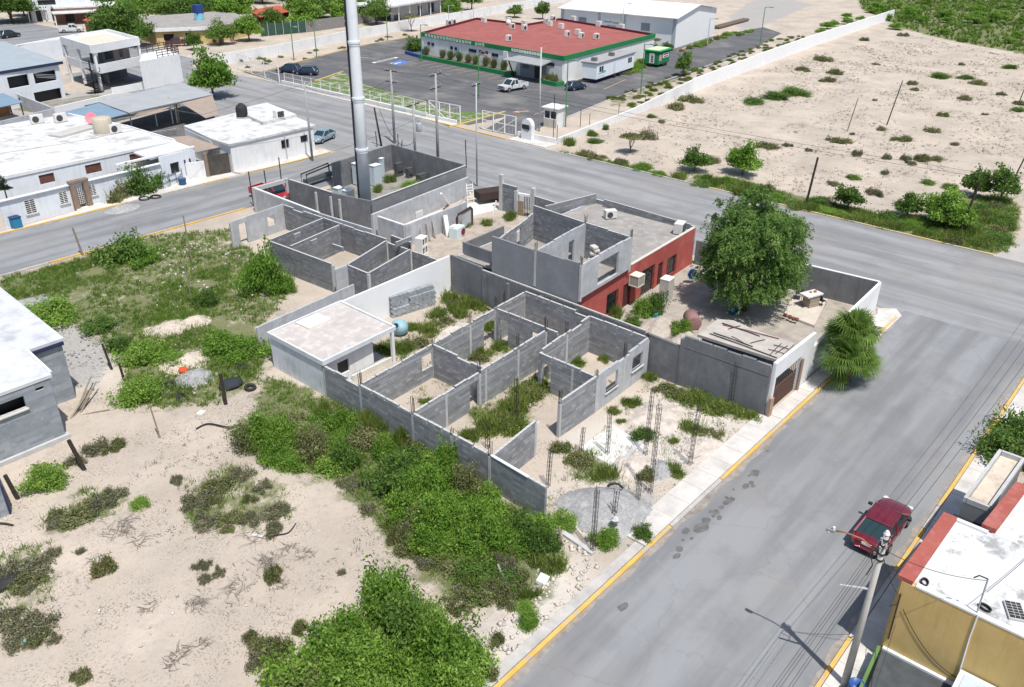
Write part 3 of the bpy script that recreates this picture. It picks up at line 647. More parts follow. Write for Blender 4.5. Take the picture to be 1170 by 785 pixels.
mb = MB(); mb.wall((65.4,34.8),(65.6,46.),-.1,3.6,.2); mb.build('side_wall', blk, rh, world=True)
mb = MB(); mb.wall((46.3,33.9),(46.45,42.2),-.1,3.2,.2); mb.wall((46.5,46.2),(65.3,46.2),-.1,3.3,.18); mb.build('rear_wall', plas, rh, world=True)
for o in win:
    mb = MB(); mb2 = MB(); e = np.array(P1)-np.array(P0); e = e/np.hypot(*e); a = np.array(P0)+e*o[0]; b = np.array(P0)+e*o[1]; n = np.array([-e[1],e[0]])*.03
    mb.wall(a+n, b+n, o[2], o[3], .03); w_ = mb.build('window', glassm, rh, world=True)
    bars(mb2, P0, P1, o[0]-.03, o[1]+.03, o[2], o[3], .14, 5, 3); k_ = mb2.build('window_bars', ironm, w_); k_.data.transform(Matrix.Translation(-rh.location))
for o in dor:
    mb = MB(); e = np.array(P1)-np.array(P0); e = e/np.hypot(*e); a = np.array(P0)+e*o[0]; b = np.array(P0)+e*o[1]; n = np.array([-e[1],e[0]])*.02
    mb.wall(a+n, b+n, 0, 2.1, .05); mb.build('door', M('dark_red_door', (.10,.025,.025), (.06,.02,.02), 3.), rh, world=True)
mb = MB(); mb.prism([(46.4,33.8),(65.3,34.95),(65.45,46.1),(46.55,46.1)], 3.05, 3.22); mb.build('roof', roofg, rh, world=True)
mb = MB(); mb.wall((54.1,34.19),(65.3,34.86),3.53,3.58,.26); mb.build('coping', MATS['cream_coping'], rh, world=True)
# second storey shell
Z2 = 6.3
c1, c2, c3 = (46.2,33.35), (53.35,33.85), (53.45,38.4)
c4 = G2(612.6,285,Z2); c5 = G2(562.7,271,6.1); c6 = G2(610,238,6.0)
wo = opening(c1, c2, (683,300), (704,320))
mb = MB(); mb.wall(c1, c2, 3.54, Z2, .18, [(wo[0],wo[1],max(3.8,wo[2]),min(5.75,wo[3]))], notch=1.2); mb.build('upper_front_wall', plas, rh, world=True)
mb = MB(); mb.wall((46.2,33.5), (c4[0],c4[1]), 3.0, Z2+.01, .17, notch=1.3); mb.wall((c4[0],c4[1]+.02), (c5[0],c5[1]), 2.9, Z2-.1, .17); mb.build('upper_side_wall', M('smooth_grey_plaster', (.25,.257,.275), (.21,.217,.233), .6, (.30,.305,.315), .7), rh, world=True)
mb = MB(); mb.wall(c2, c3, 3.25, Z2-.01, .16, notch=1.2); mb.build('upper_wall', blk2, rh, world=True)
mb = MB(); mb.wall((c4[0]+.1,c4[1]), (c3[0]-.1,c3[1]), 3.25, Z2-.02, .16, [(4.6,5.5,3.2,5.4)], notch=1.2); mb.build('upper_wall', plas, rh, world=True)
mb = MB(); mb.wall((c3[0],c3[1]+.1), c6, 3.25, Z2-.03, .15); mb.build('upper_wall', blk2, rh, world=True)
mb = MB(); mb.wall((c5[0]+.12,c5[1]), (c6[0]-.1,c6[1]), 3.25, 5.6, .15, [(1.2,2.2,3.,5.2),(4.3,5.2,3.,5.2)], notch=1.1); mb.build('upper_wall', blk, rh, world=True)
mb = MB(); mb.wall((c5[0]+.1,c5[1]-.6),(c5[0]+3.2,c5[1]-.6),3.2,5.9,.15,[(1.,1.9,3.,5.1)],z1b=4.4); mb.build('upper_wall', blk2, rh, world=True)
for i, c in enumerate([c1, c2, c3, c4]):
    mb = MB(); mb.box(c[0]-.1,c[0]+.1,c[1]-.1,c[1]+.1,3.3,Z2-.12+.003*i); mb.build('column', conc, rh, world=True)
    mb = MB(); rebars(mb, c[0], c[1], Z2-.1, .7); mb.build('rebar', rust, rh, world=True)
mb = MB(); mb.wall(G2(623.,233,4.4), G2(681,219,4.4), 3.25, 4.2, .15); mb.wall(G2(690,232,3.6),G2(789,258,3.6),3.2,4.0,.15,z1b=3.75); mb.build('parapet', blk2, rh, world=True)
mb = MB(); mb.wall((47.2,42.75),(47.2,46.3),-.1,4.3,.16,[(.3,3.4,.8,3.2)]); mb.wall((47.3,46.25),(52.5,46.5),-.1,4.2,.15); mb.wall((47.3,42.8),(50,42.9),-.1,4.25,.15); mb.build('rear_room', plasd, rh, world=True)
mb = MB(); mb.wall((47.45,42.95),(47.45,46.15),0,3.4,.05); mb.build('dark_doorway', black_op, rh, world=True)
# gear on and around the roof
def ac_unit(label, loc, rz, group=None, size=(.85,.34,.6)):
    t = thing('air_conditioner', label, 'air conditioner', loc, rz, group); a, b, h = size
    mb = MB(); mb.box(-a/2,a/2,-b/2,b/2,.05,h+.05); mb.build('casing', M('ivory_casing', (.66,.65,.61), (.58,.57,.54), 4., obj=True, rough=.5), t, bevel=.02)
    mb = MB(); mb.tube([(-a*.12,-b/2-.012,h*.53),(-a*.12,-b/2+.02,h*.53)], h*.38, 18); mb.build('fan_grille', M('dark_grille', (.07,.07,.075), (.04,.04,.04), 9.), t)
    mb = MB(); mb.box(-a/2+.05,-a/2+.13,-b/2,b/2,-.02,.048); mb.box(a/2-.13,a/2-.05,-b/2,b/2,-.02,.048); mb.build('feet', ironm, t)
    return t
ac_unit('white air conditioner on the cement roof of the red house, far middle', (*G2(697,249,3.25),3.25), -.6, size=(1.1,.7,.75))
t = ac_unit('white window cooler with dark green mesh face at the roof edge by the road', (*G2(776,266,3.25),3.25), .25, size=(1.2,.8,.95))
mb = MB(); mb.box(-.5,.5,-.425,-.4,.15,.9); mb.build('mesh_face', M('teal_mesh', (.05,.10,.11), (.04,.08,.09), 12.), t)
def cooler(label, loc, rz, s=(1.0,.9,.95), legs=0.):
    t = thing('evaporative_cooler', label, 'cooler', loc, rz); a, b, h = s; cm = M('cream_casing', (.70,.66,.57), (.62,.58,.50), 3., obj=True, rough=.5)
    mb = MB(); mb.box(-a/2,a/2,-b/2,b/2,h-.06,h); mb.box(-a/2,a/2,-b/2,b/2,0,.08)
    for sx in (-1,1):
        for sy in (-1,1): mb.box(sx*a/2-.05*(sx>0),sx*a/2+.05*(sx<0),sy*b/2-.05*(sy>0),sy*b/2+.05*(sy<0),.08,h-.06)
    mb.build('frame', cm, t)
    mb = MB(); mb.box(-a/2+.03,a/2-.03,-b/2+.03,b/2-.03,.07,h-.07); mb.build('louvre_panel', M('louvre', (.40,.38,.32), (.30,.28,.24), 14., obj=True), t)
    if legs:
        mb = MB()
        for sx in (-1,1):
            for sy in (-1,1): mb.tube([(sx*a*.45,sy*b*.45,0),(sx*a*.45,sy*b*.45,-legs)], .025, 4)
        mb.build('stand', ironm, t)
    return t
s_, z_ = ONW(P0, P1, 719, 331); e = (np.array(P1)-np.array(P0)); e = e/np.hypot(*e); cpos = np.array(P0)+e*s_+np.array([e[1],-e[0]])*.62
cooler('cream evaporative cooler hung high on the red wall above the first door', (cpos[0],cpos[1],max(1.9,z_)), .05)
cp = G(760,343); t = thing('metal_cabinet', 'tall pale metal cabinet with white top standing against the red wall', 'cabinet', (cp[0],cp[1],0), .1)
mb = MB(); mb.box(-.5,.5,-.42,.42,0,1.95); mb.build('body', M('pale_metal', (.52,.50,.46), (.45,.43,.40), 2., obj=True), t, bevel=.02)
mb = MB(); mb.box(-.52,.52,-.44,.44,1.955,2.06); mb.build('top', M('white_enamel', (.78,.77,.74), (.72,.71,.68), 2., obj=True, rough=.4), t, bevel=.02)
mb = MB(); mb.box(.5,.515,-.3,.3,.95,1.35); mb.build('vent', MATS['dark_grille'], t)
mats_ = MB(); mm = G2(690,312,4.); t = MB(); t.obox((0,0,0), (1.5,.16,1.0), .4, rx=.45); o = t.build('mattress', M('stained_mattress', (.55,.50,.42), (.42,.38,.31), 2., obj=True), bevel=.04); o.location = (49.4,34.6,4.0); tag(o, 'cream mattress leaning inside the open window of the grey upper storey', 'mattress')
for i in range(7):
    t = MB(); t.obox((0,0,0), (.7,.5,.28), .2*i); o = t.build('rubble_bag', M('cement_bag', (.60,.57,.52), (.48,.46,.42), 3., obj=True), bevel=.09); o.location = (52.3+.12*(i%2),36.6+.1*(i%3)-.3*(i%2),3.38+.26*(i//1)); tag(o, 'whitish sack in the heap stacked in the roofless upper room', 'sack', 'sacks stacked in the upper room')
# ---------------- garage with white street front, perimeter walls
gz = 3.72
ga = thing('garage', 'flat roofed garage with white street front and brown slatted gate', 'garage', (46.2,18,0))
F0, F1 = (46.1,17.85), (52.35,17.9); go = (.35, 4.25, -.1, 2.75)
mb = MB(); mb.wall(F0, F1, -.1, 3.95, .22, [go], z1b=3.75); mb.build('front_wall', white_m, ga, world=True)
mb = MB(); mb.prism([G2(*p, gz) for p in [(797,382),(820,364.5),(838,366),(868,379),(908,392),(888,411)]], gz-.2, gz); mb.build('roof', M('chalky_slab', (.48,.44,.40), (.37,.335,.30), 1.1, (.38,.36,.33), 1.4, (.52,.66), .7, bump=.3, bs=10), ga, world=True)
mb = MB(); mb.wall((F0[0]+.4,18.02),(F0[0]+4.2,18.02),0,1.6,.05); mb.build('gate', M('brown_gate', (.20,.10,.075), (.15,.08,.06), 2.5), ga, world=True)
mb = MB()
for k in range(7): mb.wall((F0[0]+.38,17.96),(F0[0]+4.22,17.96),.12+k*.22,.2+k*.22,.03)
mb.build('gate_slats', M('gate_slats', (.10,.06,.05), (.08,.05,.04)), ga, world=True)
mb = MB()
for k in range(12): a_ = F0[0]+.5+k*.32; mb.tube([(a_,18.0,1.6),(a_,18.0,2.7)], .025, 4)
mb.build('gate_bars', ironm, ga, world=True)
mb = MB(); mb.wall((50.4,17.72),(50.42,17.6),0,2.6,.22); mb.wall((46.02,17.55),(46.04,17.73),0,1.5,.35); mb.build('pillar', M('tan_brick', (.42,.29,.21), (.34,.23,.17), 3.), ga, world=True)
gp_=[G2(*p, gz) for p in [(797,382),(820,364.5),(838,366),(868,379),(908,392),(888,411)]]; gc_=np.mean(gp_,0); mb = MB(); mb.prism([(max(46.2,float(gc_[0]+(q[0]-gc_[0])*.9)), max(19.,float(gc_[1]+(q[1]-gc_[1])*.9))) for q in gp_], -.1, gz-.21); mb.build('side_wall', plasd, ga, world=True)
# rebar lying on the roof slab
for i, (a, b) in enumerate([((825,369),(868,384)),((826,371),(890,387)),((811,381),(888,409)),((815,380),(860,396)),((832,376),(846,372)),((880,405),(893,392)),((886,404),(900,395)),((878,399),(896,404)),((884,394),(902,399)),((836,384),(850,392)),((857,392),(874,388))]):
    p, q = Vector(G(*a, gz+.05)), Vector(G(*b, gz+.05)); mb = MB(); mb.tube([(0,0,0),(q-p)*.5+Vector((0,0,.03)),q-p], .035 if i < 4 else .025, 5); o = mb.build('steel_rod', rust if i != 1 else M('red_primer', (.22,.08,.06))); o.location = p
    tag(o, 'rusty steel rod lying on the chalky garage roof slab' if i != 1 else 'reddish steel rod lying along the back edge of the garage roof slab', 'rod', 'rods on the garage roof' if i != 1 else None)
mb = MB(); mb.smooth = True
heap('dirt_heap', (782,391), 1.3, 1.2, .9, M('pale_dirt', (.47,.415,.365), (.38,.335,.295), 3., (.34,.3,.26), 2.), 'pale dirt heap rising beside the garage roof slab behind the broken wall', 'dirt heap', 9)
cw = thing('perimeter_wall', 'white wall round the street corner of the patio with dark inner face', 'wall', (66.9,18.9,0))
mb = MB(); mb.wall((52.5,17.95),(66.95,18.55),-.1,2.55,.2,z1b=2.5); mb.build('street_wall', white_m, cw, world=True)
mb = MB(); mb.wall((66.95,18.7),(66.3,25.),-.1,2.48,.2); mb.wall((66.3,25.02),(65.55,34.6),-.1,2.3,.2); mb.build('road_wall', plasd, cw, world=True)
mb = MB(); mb.wall((67.0,18.6),(66.35,25.),2.49,2.53,.21); mb.build('coping', white_m, cw, world=True)
slab('corner_pavement', [(62,17.8),(66.2,18.0),(67.3,18.4),(68.2,17.2),(67.2,16.4),(62,16.4)], .12, conc_m)
sheet('patio', [(46.3,24.3),(52.2,24.3),(52.2,18.2),(66.6,18.8),(65.4,34.6),(46.4,33.5)], .02, M('patio_dirt', (.42,.375,.325), (.31,.275,.24), .8, (.22,.2,.17), .5, (.5,.68), .8, bump=.3, bs=8))
lp = slab('low_platform', [G2(*p) for p in [(895,362),(930,375),(945,345),(905,340)]], .25, M('platform', (.58,.52,.45), (.48,.43,.37)))
# patio things
bo = G(925,352); t = thing('brick_counter', 'small brick counter with white worktop at the back corner of the patio', 'counter', (bo[0],bo[1],.25), -.35)
mb = MB(); mb.box(-.55,.55,-.4,.4,0,1.0); mb.build('base', M_block('tan_brickwork', (.34,.28,.22), (.42,.35,.28), (.4,.38,.35), w=.22, h=.08), t)
mb = MB(); mb.box(-.95,.75,-.5,.5,1.003,1.12); mb.build('worktop', M('white_slab'), t)
mb = MB(); mb.cyl((.3,0), .12, 1.125, 1.3, 10); mb.cyl((-.1,.1), .09, 1.125, 1.25, 10); mb.build('clay_pots', M('terracotta', (.45,.22,.13), (.36,.17,.1), 3.), t)
def plastic_chair(loc, rz, label):
    t = thing('plastic_chair', label, 'chair', loc, rz)
    mb = MB(); mb.box(-.22,.22,-.22,.22,.42,.46); mb.build('seat', blackm, t)
    mb = MB(); mb.obox((0,.24,.68),(.42,.03,.46),0,-.15); mb.build('backrest', blackm, t)
    for sx in (-1,1):
        for sy in (-1,1): mb = MB(); mb.tube([(sx*.19,sy*.19,.43),(sx*.22,sy*.23,0)], .02, 5); mb.build('leg', blackm, t)
    return t
p = G(938,352); plastic_chair((p[0],p[1],.25), 1.2, 'black plastic chair beside the brick counter')
p = G(912,344); t = thing('iron_grate', 'dark iron grill stand left of the brick counter', 'grill', (p[0],p[1],.25), .3)
mb = MB(); mb.box(-.5,.5,-.3,.3,.6,.66); mb.build('grate', ironm, t)
for sx in (-1,1):
    for sy in (-1,1): mb = MB(); mb.tube([(sx*.45,sy*.25,.6),(sx*.45,sy*.25,0)], .025, 4); mb.build('leg', ironm, t)
for i, (x, y) in enumerate([(897,362),(902,364),(906,366),(910,367)]):
    p = G(x, y, .25); mb = MB(); mb.smooth = True; mb.lathe([(.08,0),(.14,.12),(.16,.26),(.14,.27)], n=10); o = mb.build('clay_pot', M('maroon_clay', (.20,.08,.07), (.15,.06,.05), 5.)); o.location = p; tag(o, 'small dark red pot in the row on the edge of the low patio platform', 'pot', 'pots along the platform edge')
p = G(790,373); t = MB(); t.smooth = True; t.tube([(-.75,0,.6),(-.72,0,.6),(.72,0,.6),(.75,0,.6)], [.5,.58,.58,.5], 20); o = t.build('water_drum', M('faded_maroon', (.30,.17,.17), (.24,.13,.13), 2., obj=True)); o.location = (p[0],p[1],0); o.rotation_euler[2] = .75; tag(o, 'faded maroon drum lying on its side in the sunny patio', 'drum')
p = G(837,358); t = thing('plastic_basin', 'blue basin full of odds and ends in the shade under the big tree', 'basin', p); mb = MB(); mb.lathe([(.35,0),(.55,.32),(.6,.33),(.52,.28),(.3,.06)], n=18); mb.build('basin', M('blue_plastic', (.06,.18,.38), (.05,.15,.32), 3., rough=.45), t)
mb = MB(); mb.obox((.05,.02,.3),(.5,.3,.12),.4); mb.build('contents', M('cyan_cloth', (.12,.40,.48), (.2,.5,.55), 3.), t)
p = G(789,324); t = thing('blue_tub', 'upright white-rimmed blue tub leaning by the far end of the red wall', 'tub', p, -.7); mb = MB(); mb.tube([(0,-.05,.95),(0,.1,.95)], [.62,.5], 20); mb.v = [(v[0]*.75,v[1],v[2]) for v in mb.v]; mb.build('tub', M('white_plastic', (.70,.70,.70), (.62,.62,.62), 3.), t); mb = MB(); mb.tube([(0,-.07,.95),(0,-.06,.95)], .46, 20); mb.v = [(v[0]*.72,v[1],v[2]) for v in mb.v]; mb.build('inside', M('deep_blue', (.03,.09,.30), (.03,.08,.26), 3.), t)
p = G(806,322); t = MB(); t.lathe([(.35,0),(.4,.3),(.38,.62),(.2,.7)], n=14); o = t.build('plastic_bucket', M('white_plastic')); 
o.data.materials[0] = MATS['white_plastic']; o.location = p; tag(o, 'white bucket by the far end of the red wall, right of the blue tub', 'bucket')
p = G(747,377); t = MB(); t.box(-.3,.3,-.25,.25,0,.55); o = t.build('cinder_block', MATS['loose_block'], bevel=.02); o.location = (p[0]+.9,p[1]+.2,0); o.rotation_euler[2] = .3; tag(o, 'grey block among the patio plants beside the boundary wall', 'block')
p = G(748,362); t = MB(); t.smooth = True; t.lathe([(.2,0),(.28,.35),(.3,.36),(.22,.3)], n=12); o = t.build('flower_pot', M('sky_blue_plastic', (.10,.42,.55), (.08,.36,.5), 3.)); o.location = p; tag(o, 'bright sky blue pot among the patio plants', 'flower pot')
heap('dirt_heap', (752,376), 1.9, 1.5, 1.0, MATS['pale_dirt'], 'brown dirt heap among the patio plants beside the boundary wall', 'dirt heap', 4)
# ================================================================ BACK: SECOND HOUSE SHELL, TOWER YARD
h2 = thing('unfinished_house', 'older dark grey block house shell behind the white wall with shrub at its front', 'unfinished house', (*G2(393,255,2.6), 0))
def w2(a, b, z=2.6, ops=(), mat=blk2, name='wall', th=.16, dz=0., z1b=None, notch=None):
    mb = MB(); mb.wall(G2(*a, z), G2(*b, z1b or z), -.1, z+dz, th, ops, z1b=(z1b or z)+dz, notch=notch); return mb.build(name, mat, h2, world=True)
L1 = math.hypot(*(np.array(G2(263,253.5,2.6))-np.array(G2(323.5,233,2.6))))
w2((263,253.5),(323.5,233), ops=[(.8,1.7,-.1,2.1),(L1-2.2,L1-1.3,.9,1.9)], mat=plas)
w2((324.5,233.6),(442.3,273.2), dz=.006, notch=1.4); w2((442.8,273.6),(502,294), dz=-.25, notch=1.4)
w2((368.5,249.4),(309,273.6), dz=.012); w2((387.5,256.8),(332,281), dz=.009)
w2((307.7,275),(379.3,301.3), dz=.003, notch=None); w2((382.3,307.7),(396.8,302.2), dz=-.02, mat=plas); w2((397.4,301.8),(440.5,275.3), dz=.015)
w2((397.3,302.5),(420.6,312.1), dz=.006); w2((421.2,311.8),(468.3,284.8), dz=.012)
for i, c in enumerate([(263,253.5),(323.5,233),(307.7,275),(380,301.6),(397,302.2),(421,312.2),(468.5,284.6),(441,274.5)]):
    p = G2(*c, 2.6); mb = MB(); mb.box(p[0]-.11,p[0]+.11,p[1]-.11,p[1]+.11,-.1,2.5+.004*i); mb.build('column', conc, h2, world=True)
for a, b in [((380,279),(392,283)),((452,277.5),(470,270)),((336,268.5),(343,265.5)),((355,276),(362,273))]:
    mb = MB(); p, q = G2(*a, 2.9), G2(*b, 2.9); mb.wall(p, q, 2.55, 2.95, .15); mb.build('loose_course', blk, h2, world=True)
# tower yard walls
mesh_pl = M('speckled_plaster', (.235,.24,.247), (.18,.185,.19), 6., (.29,.295,.30), .6, (.5,.7), .7)
ty = thing('yard_wall', 'high grey plastered walls boxing in the tower yard', 'wall', (*G2(424,229,3.1), 0))
Z = 3.1
def w3(a, b, z=Z, mat=mesh_pl, th=.18, name='wall', z1b=None, t=ty, ops=(), zb=-.1):
    mb = MB(); mb.wall(G2(*a, z), G2(*b, z1b or z), zb, z, th, ops, z1b=z1b); return mb.build(name, mat, t, world=True)
w3((532,189),(424.6,229), mat=mesh_pl); w3((448,165),(531.5,188.5), Z+.01, plasd); w3((379,186.5),(447.5,164.8), Z-.02, plasd)
w3((329.5,205),(380,220.3), 2.9, plasd); w3((380.3,220.5),(423.8,229.5), 2.92, plasd); w3((535,202),(424.6,245), 2.25, plas, .26)
mb = MB(); mb.wall(G2(531.8,189.2,Z), G2(425,229,Z), Z, Z+.05, .22); mb.build('coping', conc, ty, world=True)
mb = MB(); mb.wall(G2(331,205.3,2.9), G2(379.5,220.2,2.9), 2.91, 2.96, .22); mb.build('coping', conc, ty, world=True)
dw = thing('driveway_wall', 'grey plastered wall of the narrow driveway with the red pickup, left of the tower yard', 'wall', (*G2(290,215,2.6), 0))
w3((290,215),(365.5,243.5), 2.6, plas, t=dw); w3((366,243.8),(425,262), 2.6, plas, t=dw)
mb = MB(); mb.wall(G2(290,214.5,2.6), G2(365.,243.3,2.6), 2.61, 2.65, .2); mb.build('coping', white_m, dw, world=True)
w3((290.5,214),(325,204.5), 2.65, conc, .3, 'lintel', t=dw, zb=2.25)
for c in [(290,215),(327,204.5)]:
    p = G2(*c, 2.6); mb = MB(); mb.box(p[0]-.17,p[0]+.17,p[1]-.17,p[1]+.17,-.1,2.68); mb.build('column', conc, dw, world=True)
for (x, y) in [(361,217),(378,222),(388,225)]:
    p = G2(x, y, 2.85); mb = MB(); mb.box(p[0]-.3,p[0]-.12,p[1]-.3,p[1]-.1,-.1,2.7); mb.build('column', conc, ty, world=True)
sheet('yard_floor', [G2(*p) for p in [(300,238),(382,214),(448,190),(540,212),(430,258),(395,262)]], .015, M('yard_dirt', (.30,.28,.25), (.2,.19,.17), .9, (.10,.14,.05), .5, (.5,.62), .8))
sw = thing('strip_wall', 'low grey plastered wall with white top edge dividing the junk strip behind the tower yard', 'wall', (*G2(462,258,2.2),0))
w3((432,247.5),(462,257.7),2.2,plas,t=sw); w3((462.5,257.5),(533,230.5),2.2,plas,t=sw)
mb = MB(); mb.wall(G2(432,247.3,2.2),G2(461.5,257.3,2.2),2.21,2.26,.2); mb.wall(G2(463,257,2.2),G2(506,240.5,2.2),2.215,2.265,.2); mb.build('coping', white_m, sw, world=True)
w3((447,268.5),(469,276.5),2.2,blk2,t=sw)
sheet('junk_strip',[G2(*p) for p in [(430,275),(470,268),(520,250),(600,246),(612,262),(560,282),(520,296),(470,312)]],.012,M('junk_dirt',(.44,.375,.31),(.33,.285,.24),.9,(.22,.19,.16),1.3,(.52,.68),.8,bump=.3,bs=8))
# monopole
tw = G(417.5,217,2.9); tb = (tw[0]-.15, tw[1]-.1)
mp = thing('monopole_tower', 'very tall white steel mast with ring flanges and black cables rising from the yard', 'mast', (tb[0],tb[1],0))
ms = M('white_steel', (.74,.77,.80), (.68,.71,.75), .8, obj=True, rough=.5)
mb = MB(); mb.smooth = True; mb.tube([(0,0,0),(0,0,12),(0,0,24),(0,0,38)], [.60,.54,.48,.40], 24); mb.build('shaft', ms, mp)
for z in (7.2,12.2,17.4,21.8,27.,33.):
    mb = MB(); r = .60-.0054*z; mb.cyl((0,0), r+.10, z-.1, z+.1, 24); mb.cyl((0,0), r+.05, z-.32, z-.1, 24); mb.build('flange', ms, mp)
mb = MB()
vx = -RT
for k in range(5):
    o = Vector((RT[0]*-1,RT[1]*-1,0)).normalized(); s2 = Vector((-o.y,o.x,0))
    mb.tube([o*.68+s2*(.09*(k-2)), o*.52+s2*(.09*(k-2))+Vector((0,0,37.5))], .07, 6)
mb.build('cable_run', M('black_cable', (.02,.022,.03), (.03,.03,.04), 3.), mp)
mb = MB(); mb.box(-.95,.95,-.95,.95,-.1,.3); mb.build('base_pad', conc, mp)
# equipment cabinets
cabm = M('pale_blue_cabinet', (.56,.62,.66), (.50,.56,.60), 2., obj=True, rough=.5)
def cabinet(px, py, s, label, rz=.1, z=0.):
    p = G(px, py, z); t = thing('equipment_cabinet', label, 'cabinet', p, rz); a, b, h = s
    mb = MB(); mb.box(-a/2,a/2,-b/2,b/2,.1,h); mb.build('body', cabm, t, bevel=.02)
    mb = MB(); mb.box(-a/2+.08,a/2-.08,-b/2-.02,-b/2+.01,.2,h-.12); mb.build('door', M('cabinet_door', (.48,.54,.58), (.44,.5,.54), 2., obj=True), t)
    mb = MB(); mb.box(-a/2-.04,a/2+.04,-b/2-.05,b/2+.04,h+.003,h+.07); mb.build('lid', M('cabinet_lid', (.68,.72,.74), (.62,.66,.68), 2., obj=True), t); return t
cabinet(388,228,(.9,.8,1.35),'lower pale blue cabinet left of the mast, outer of the pair'); cabinet(399,232,(1.,.85,1.45),'lower pale blue cabinet left of the mast, inner of the pair')
cabinet(409,211,(.8,.8,2.5),'tall pale blue cabinet directly left behind the mast'); cabinet(430,212,(1.1,.8,2.4),'tall pale blue cabinet right behind the mast', .05); cabinet(437,203,(.5,.4,2.3),'narrow pale blue box at the right end behind the mast')
t = thing('generator_rack', 'black tubular frame at the left of the tower yard', 'frame', G(368,210), .1); mb = MB(); mb.tube([(-2.2,0,0),(-2.2,0,1.6),(2.0,0,1.9),(2.2,0,1.7),(2.2,0,0)], .1, 6); mb.tube([(-2.2,.9,0),(-2.2,.9,1.5),(2.0,.9,1.8),(2.2,.9,0)], .09, 6); mb.build('frame', blackm, t); mb = MB(); mb.box(-2.1,2.1,.1,.8,.5,.9); mb.build('skid', M('dark_green_skid', (.10,.12,.12)), t)
for (x,y,s,z,l) in [(456,201,(1.,.5,1.6),0,'dark'),(468,203,(.8,.5,1.2),0,'dark'),(482,208,(1.3,.6,1.),0,'dark')]:
    p = G(x,y); mb = MB(); mb.box(-s[0]/2,s[0]/2,-s[1]/2,s[1]/2,0,s[2]); mb.box(-s[0]/2+.1,s[0]/2-.1,-s[1]/2-.1,s[1]/2-.05,s[2]*.4,s[2]*.8); o = mb.build('yard_box', M('charcoal_box',(.06,.065,.07),(.1,.1,.105),3.)); o.location = p; o.rotation_euler[2] = .3*z; tag(o,'dark box among the junk against the far wall of the tower yard','box','dark boxes in the tower yard')
# junk yard strip between tower yard and red house
def plank_lean(name, a, b, w, mat, label, cat='board', zt=2., grp=None):
    p, q = Vector(G(*a)), Vector(G(*b, zt)); mb = MB(); mb.tube([(0,0,0), q-p], w, 4); o = mb.build(name, mat); o.location = p; tag(o, label, cat, grp)
for i, (a, b) in enumerate([((484,277),(478,257)),((492,276),(487,255)),((498,273),(494,252)),((507,268),(505,247)),((512,266),(510,245))]): plank_lean('leaning_board', a, b, .08 if i % 2 else .11, M('bleached_board', (.38,.35,.31), (.3,.27,.24), 4.), 'narrow grey board leaning against the yard wall behind the white wall', zt=1.7, grp='boards leaning on the yard wall')
plank_lean('white_door', (512,270),(508,246), .3, M('white_enamel'), 'pale narrow door panel leaning against the yard wall near the washing machine', 'door', 1.9)
plank_lean('white_pipe', (513,234),(504,221), .13, MATS['white_enamel'], 'white diagonal post propped on the yard wall', 'post', 2.6)
plank_lean('white_pipe', (522,237),(537,220), .09, MATS['white_enamel'], 'thin pale diagonal pole by the white ladder', 'pole', 2.2)
plank_lean('white_pipe', (563,247),(567,229), .08, MATS['white_enamel'], 'short white upright pole beside the dark trailer wheel', 'pole', 1.6)
t = thing('leaning_ladder', 'white slatted ladder leaning at the corner of the tower yard', 'ladder', G(538,231), -.5)
mb = MB()
for s in (-.35,.35): mb.tube([(s,0,0),(s,.5,2.)], .05, 4)
mb.build('rail', MATS['white_enamel'], t); mb = MB()
for k in range(6): mb.tube([(-.35,.08+.075*k,.3+.3*k),(.35,.08+.075*k,.3+.3*k)], .05, 4)
mb.build('rung', MATS['white_enamel'], t)
sheet('pale_slab', [G2(*p) for p in [(522,252),(575,238),(560,228),(520,236)]], .022, M('white_slab'))
p = G(522,270); t = thing('washing_machine', 'pale blue washing machine with dark red round door in the junk strip', 'washing machine', p, .25)
wmm = M('pale_blue_enamel', (.62,.72,.72), (.56,.66,.66), 2., obj=True, rough=.4)
mb = MB(); mb.box(-.75,.75,-.5,.5,0,1.05); mb.build('body', wmm, t, bevel=.04); mb = MB(); mb.tube([(.35,-.5,.5),(.35,-.58,.5)], .33, 16); mb.build('door', M('dark_red_plastic', (.20,.03,.04), (.15,.02,.03), 3.), t); mb = MB(); mb.box(-.7,.1,-.2,.4,1.06,1.18); mb.build('lid', MATS['white_enamel'], t)
p = G(531,262); t = thing('iron_stand', 'dark brown frame with grey panel standing behind the washing machine', 'frame', p, .25)
mb = MB(); mb.tube([(-1.5,0,0),(-1.5,0,1.7),(-1.2,0,1.95),(1.2,0,1.95),(1.5,0,1.7),(1.5,0,0)], .13, 6); mb.build('frame', M('brown_iron', (.07,.04,.035), (.05,.03,.03), 4.), t); mb = MB(); mb.box(-.6,1.3,-.03,.03,.2,1.8); mb.build('panel', plas, t)
p = G(482,290); t = thing('white_cages', 'two white boxes with dark grilles stacked at the wall corner behind the white wall', 'box', p, .3)
for z in (0,.85):
    mb = MB(); mb.box(-.55,.55,-.4,.4,z+.74,z+.84); mb.box(-.55,.55,-.4,.4,z,z+.1); mb.box(-.55,-.43,-.4,.4,z+.1,z+.74); mb.box(.43,.55,-.4,.4,z+.1,z+.74); mb.box(-.06,.06,-.4,.4,z+.1,z+.74); mb.build('case', MATS['white_enamel'], t)
    mb = MB(); mb.box(-.42,.42,-.3,.35,z+.11,z+.73); mb.build('grille', M('dark_grille'), t)
p = G(480,270); t = MB(); t.box(-.5,.5,-.05,.05,0,2.6); o = t.build('white_sheet', MATS['white_enamel']); o.location = (p[0],p[1],0); o.rotation_euler[2] = .1; tag(o, 'white upright panel on the yard wall above the stacked boxes', 'panel')
p = G(561,230); t = thing('cargo_trailer', 'dark brown boxy trailer with big wheel at the road edge beside the tower yard', 'trailer', p, 2.75)
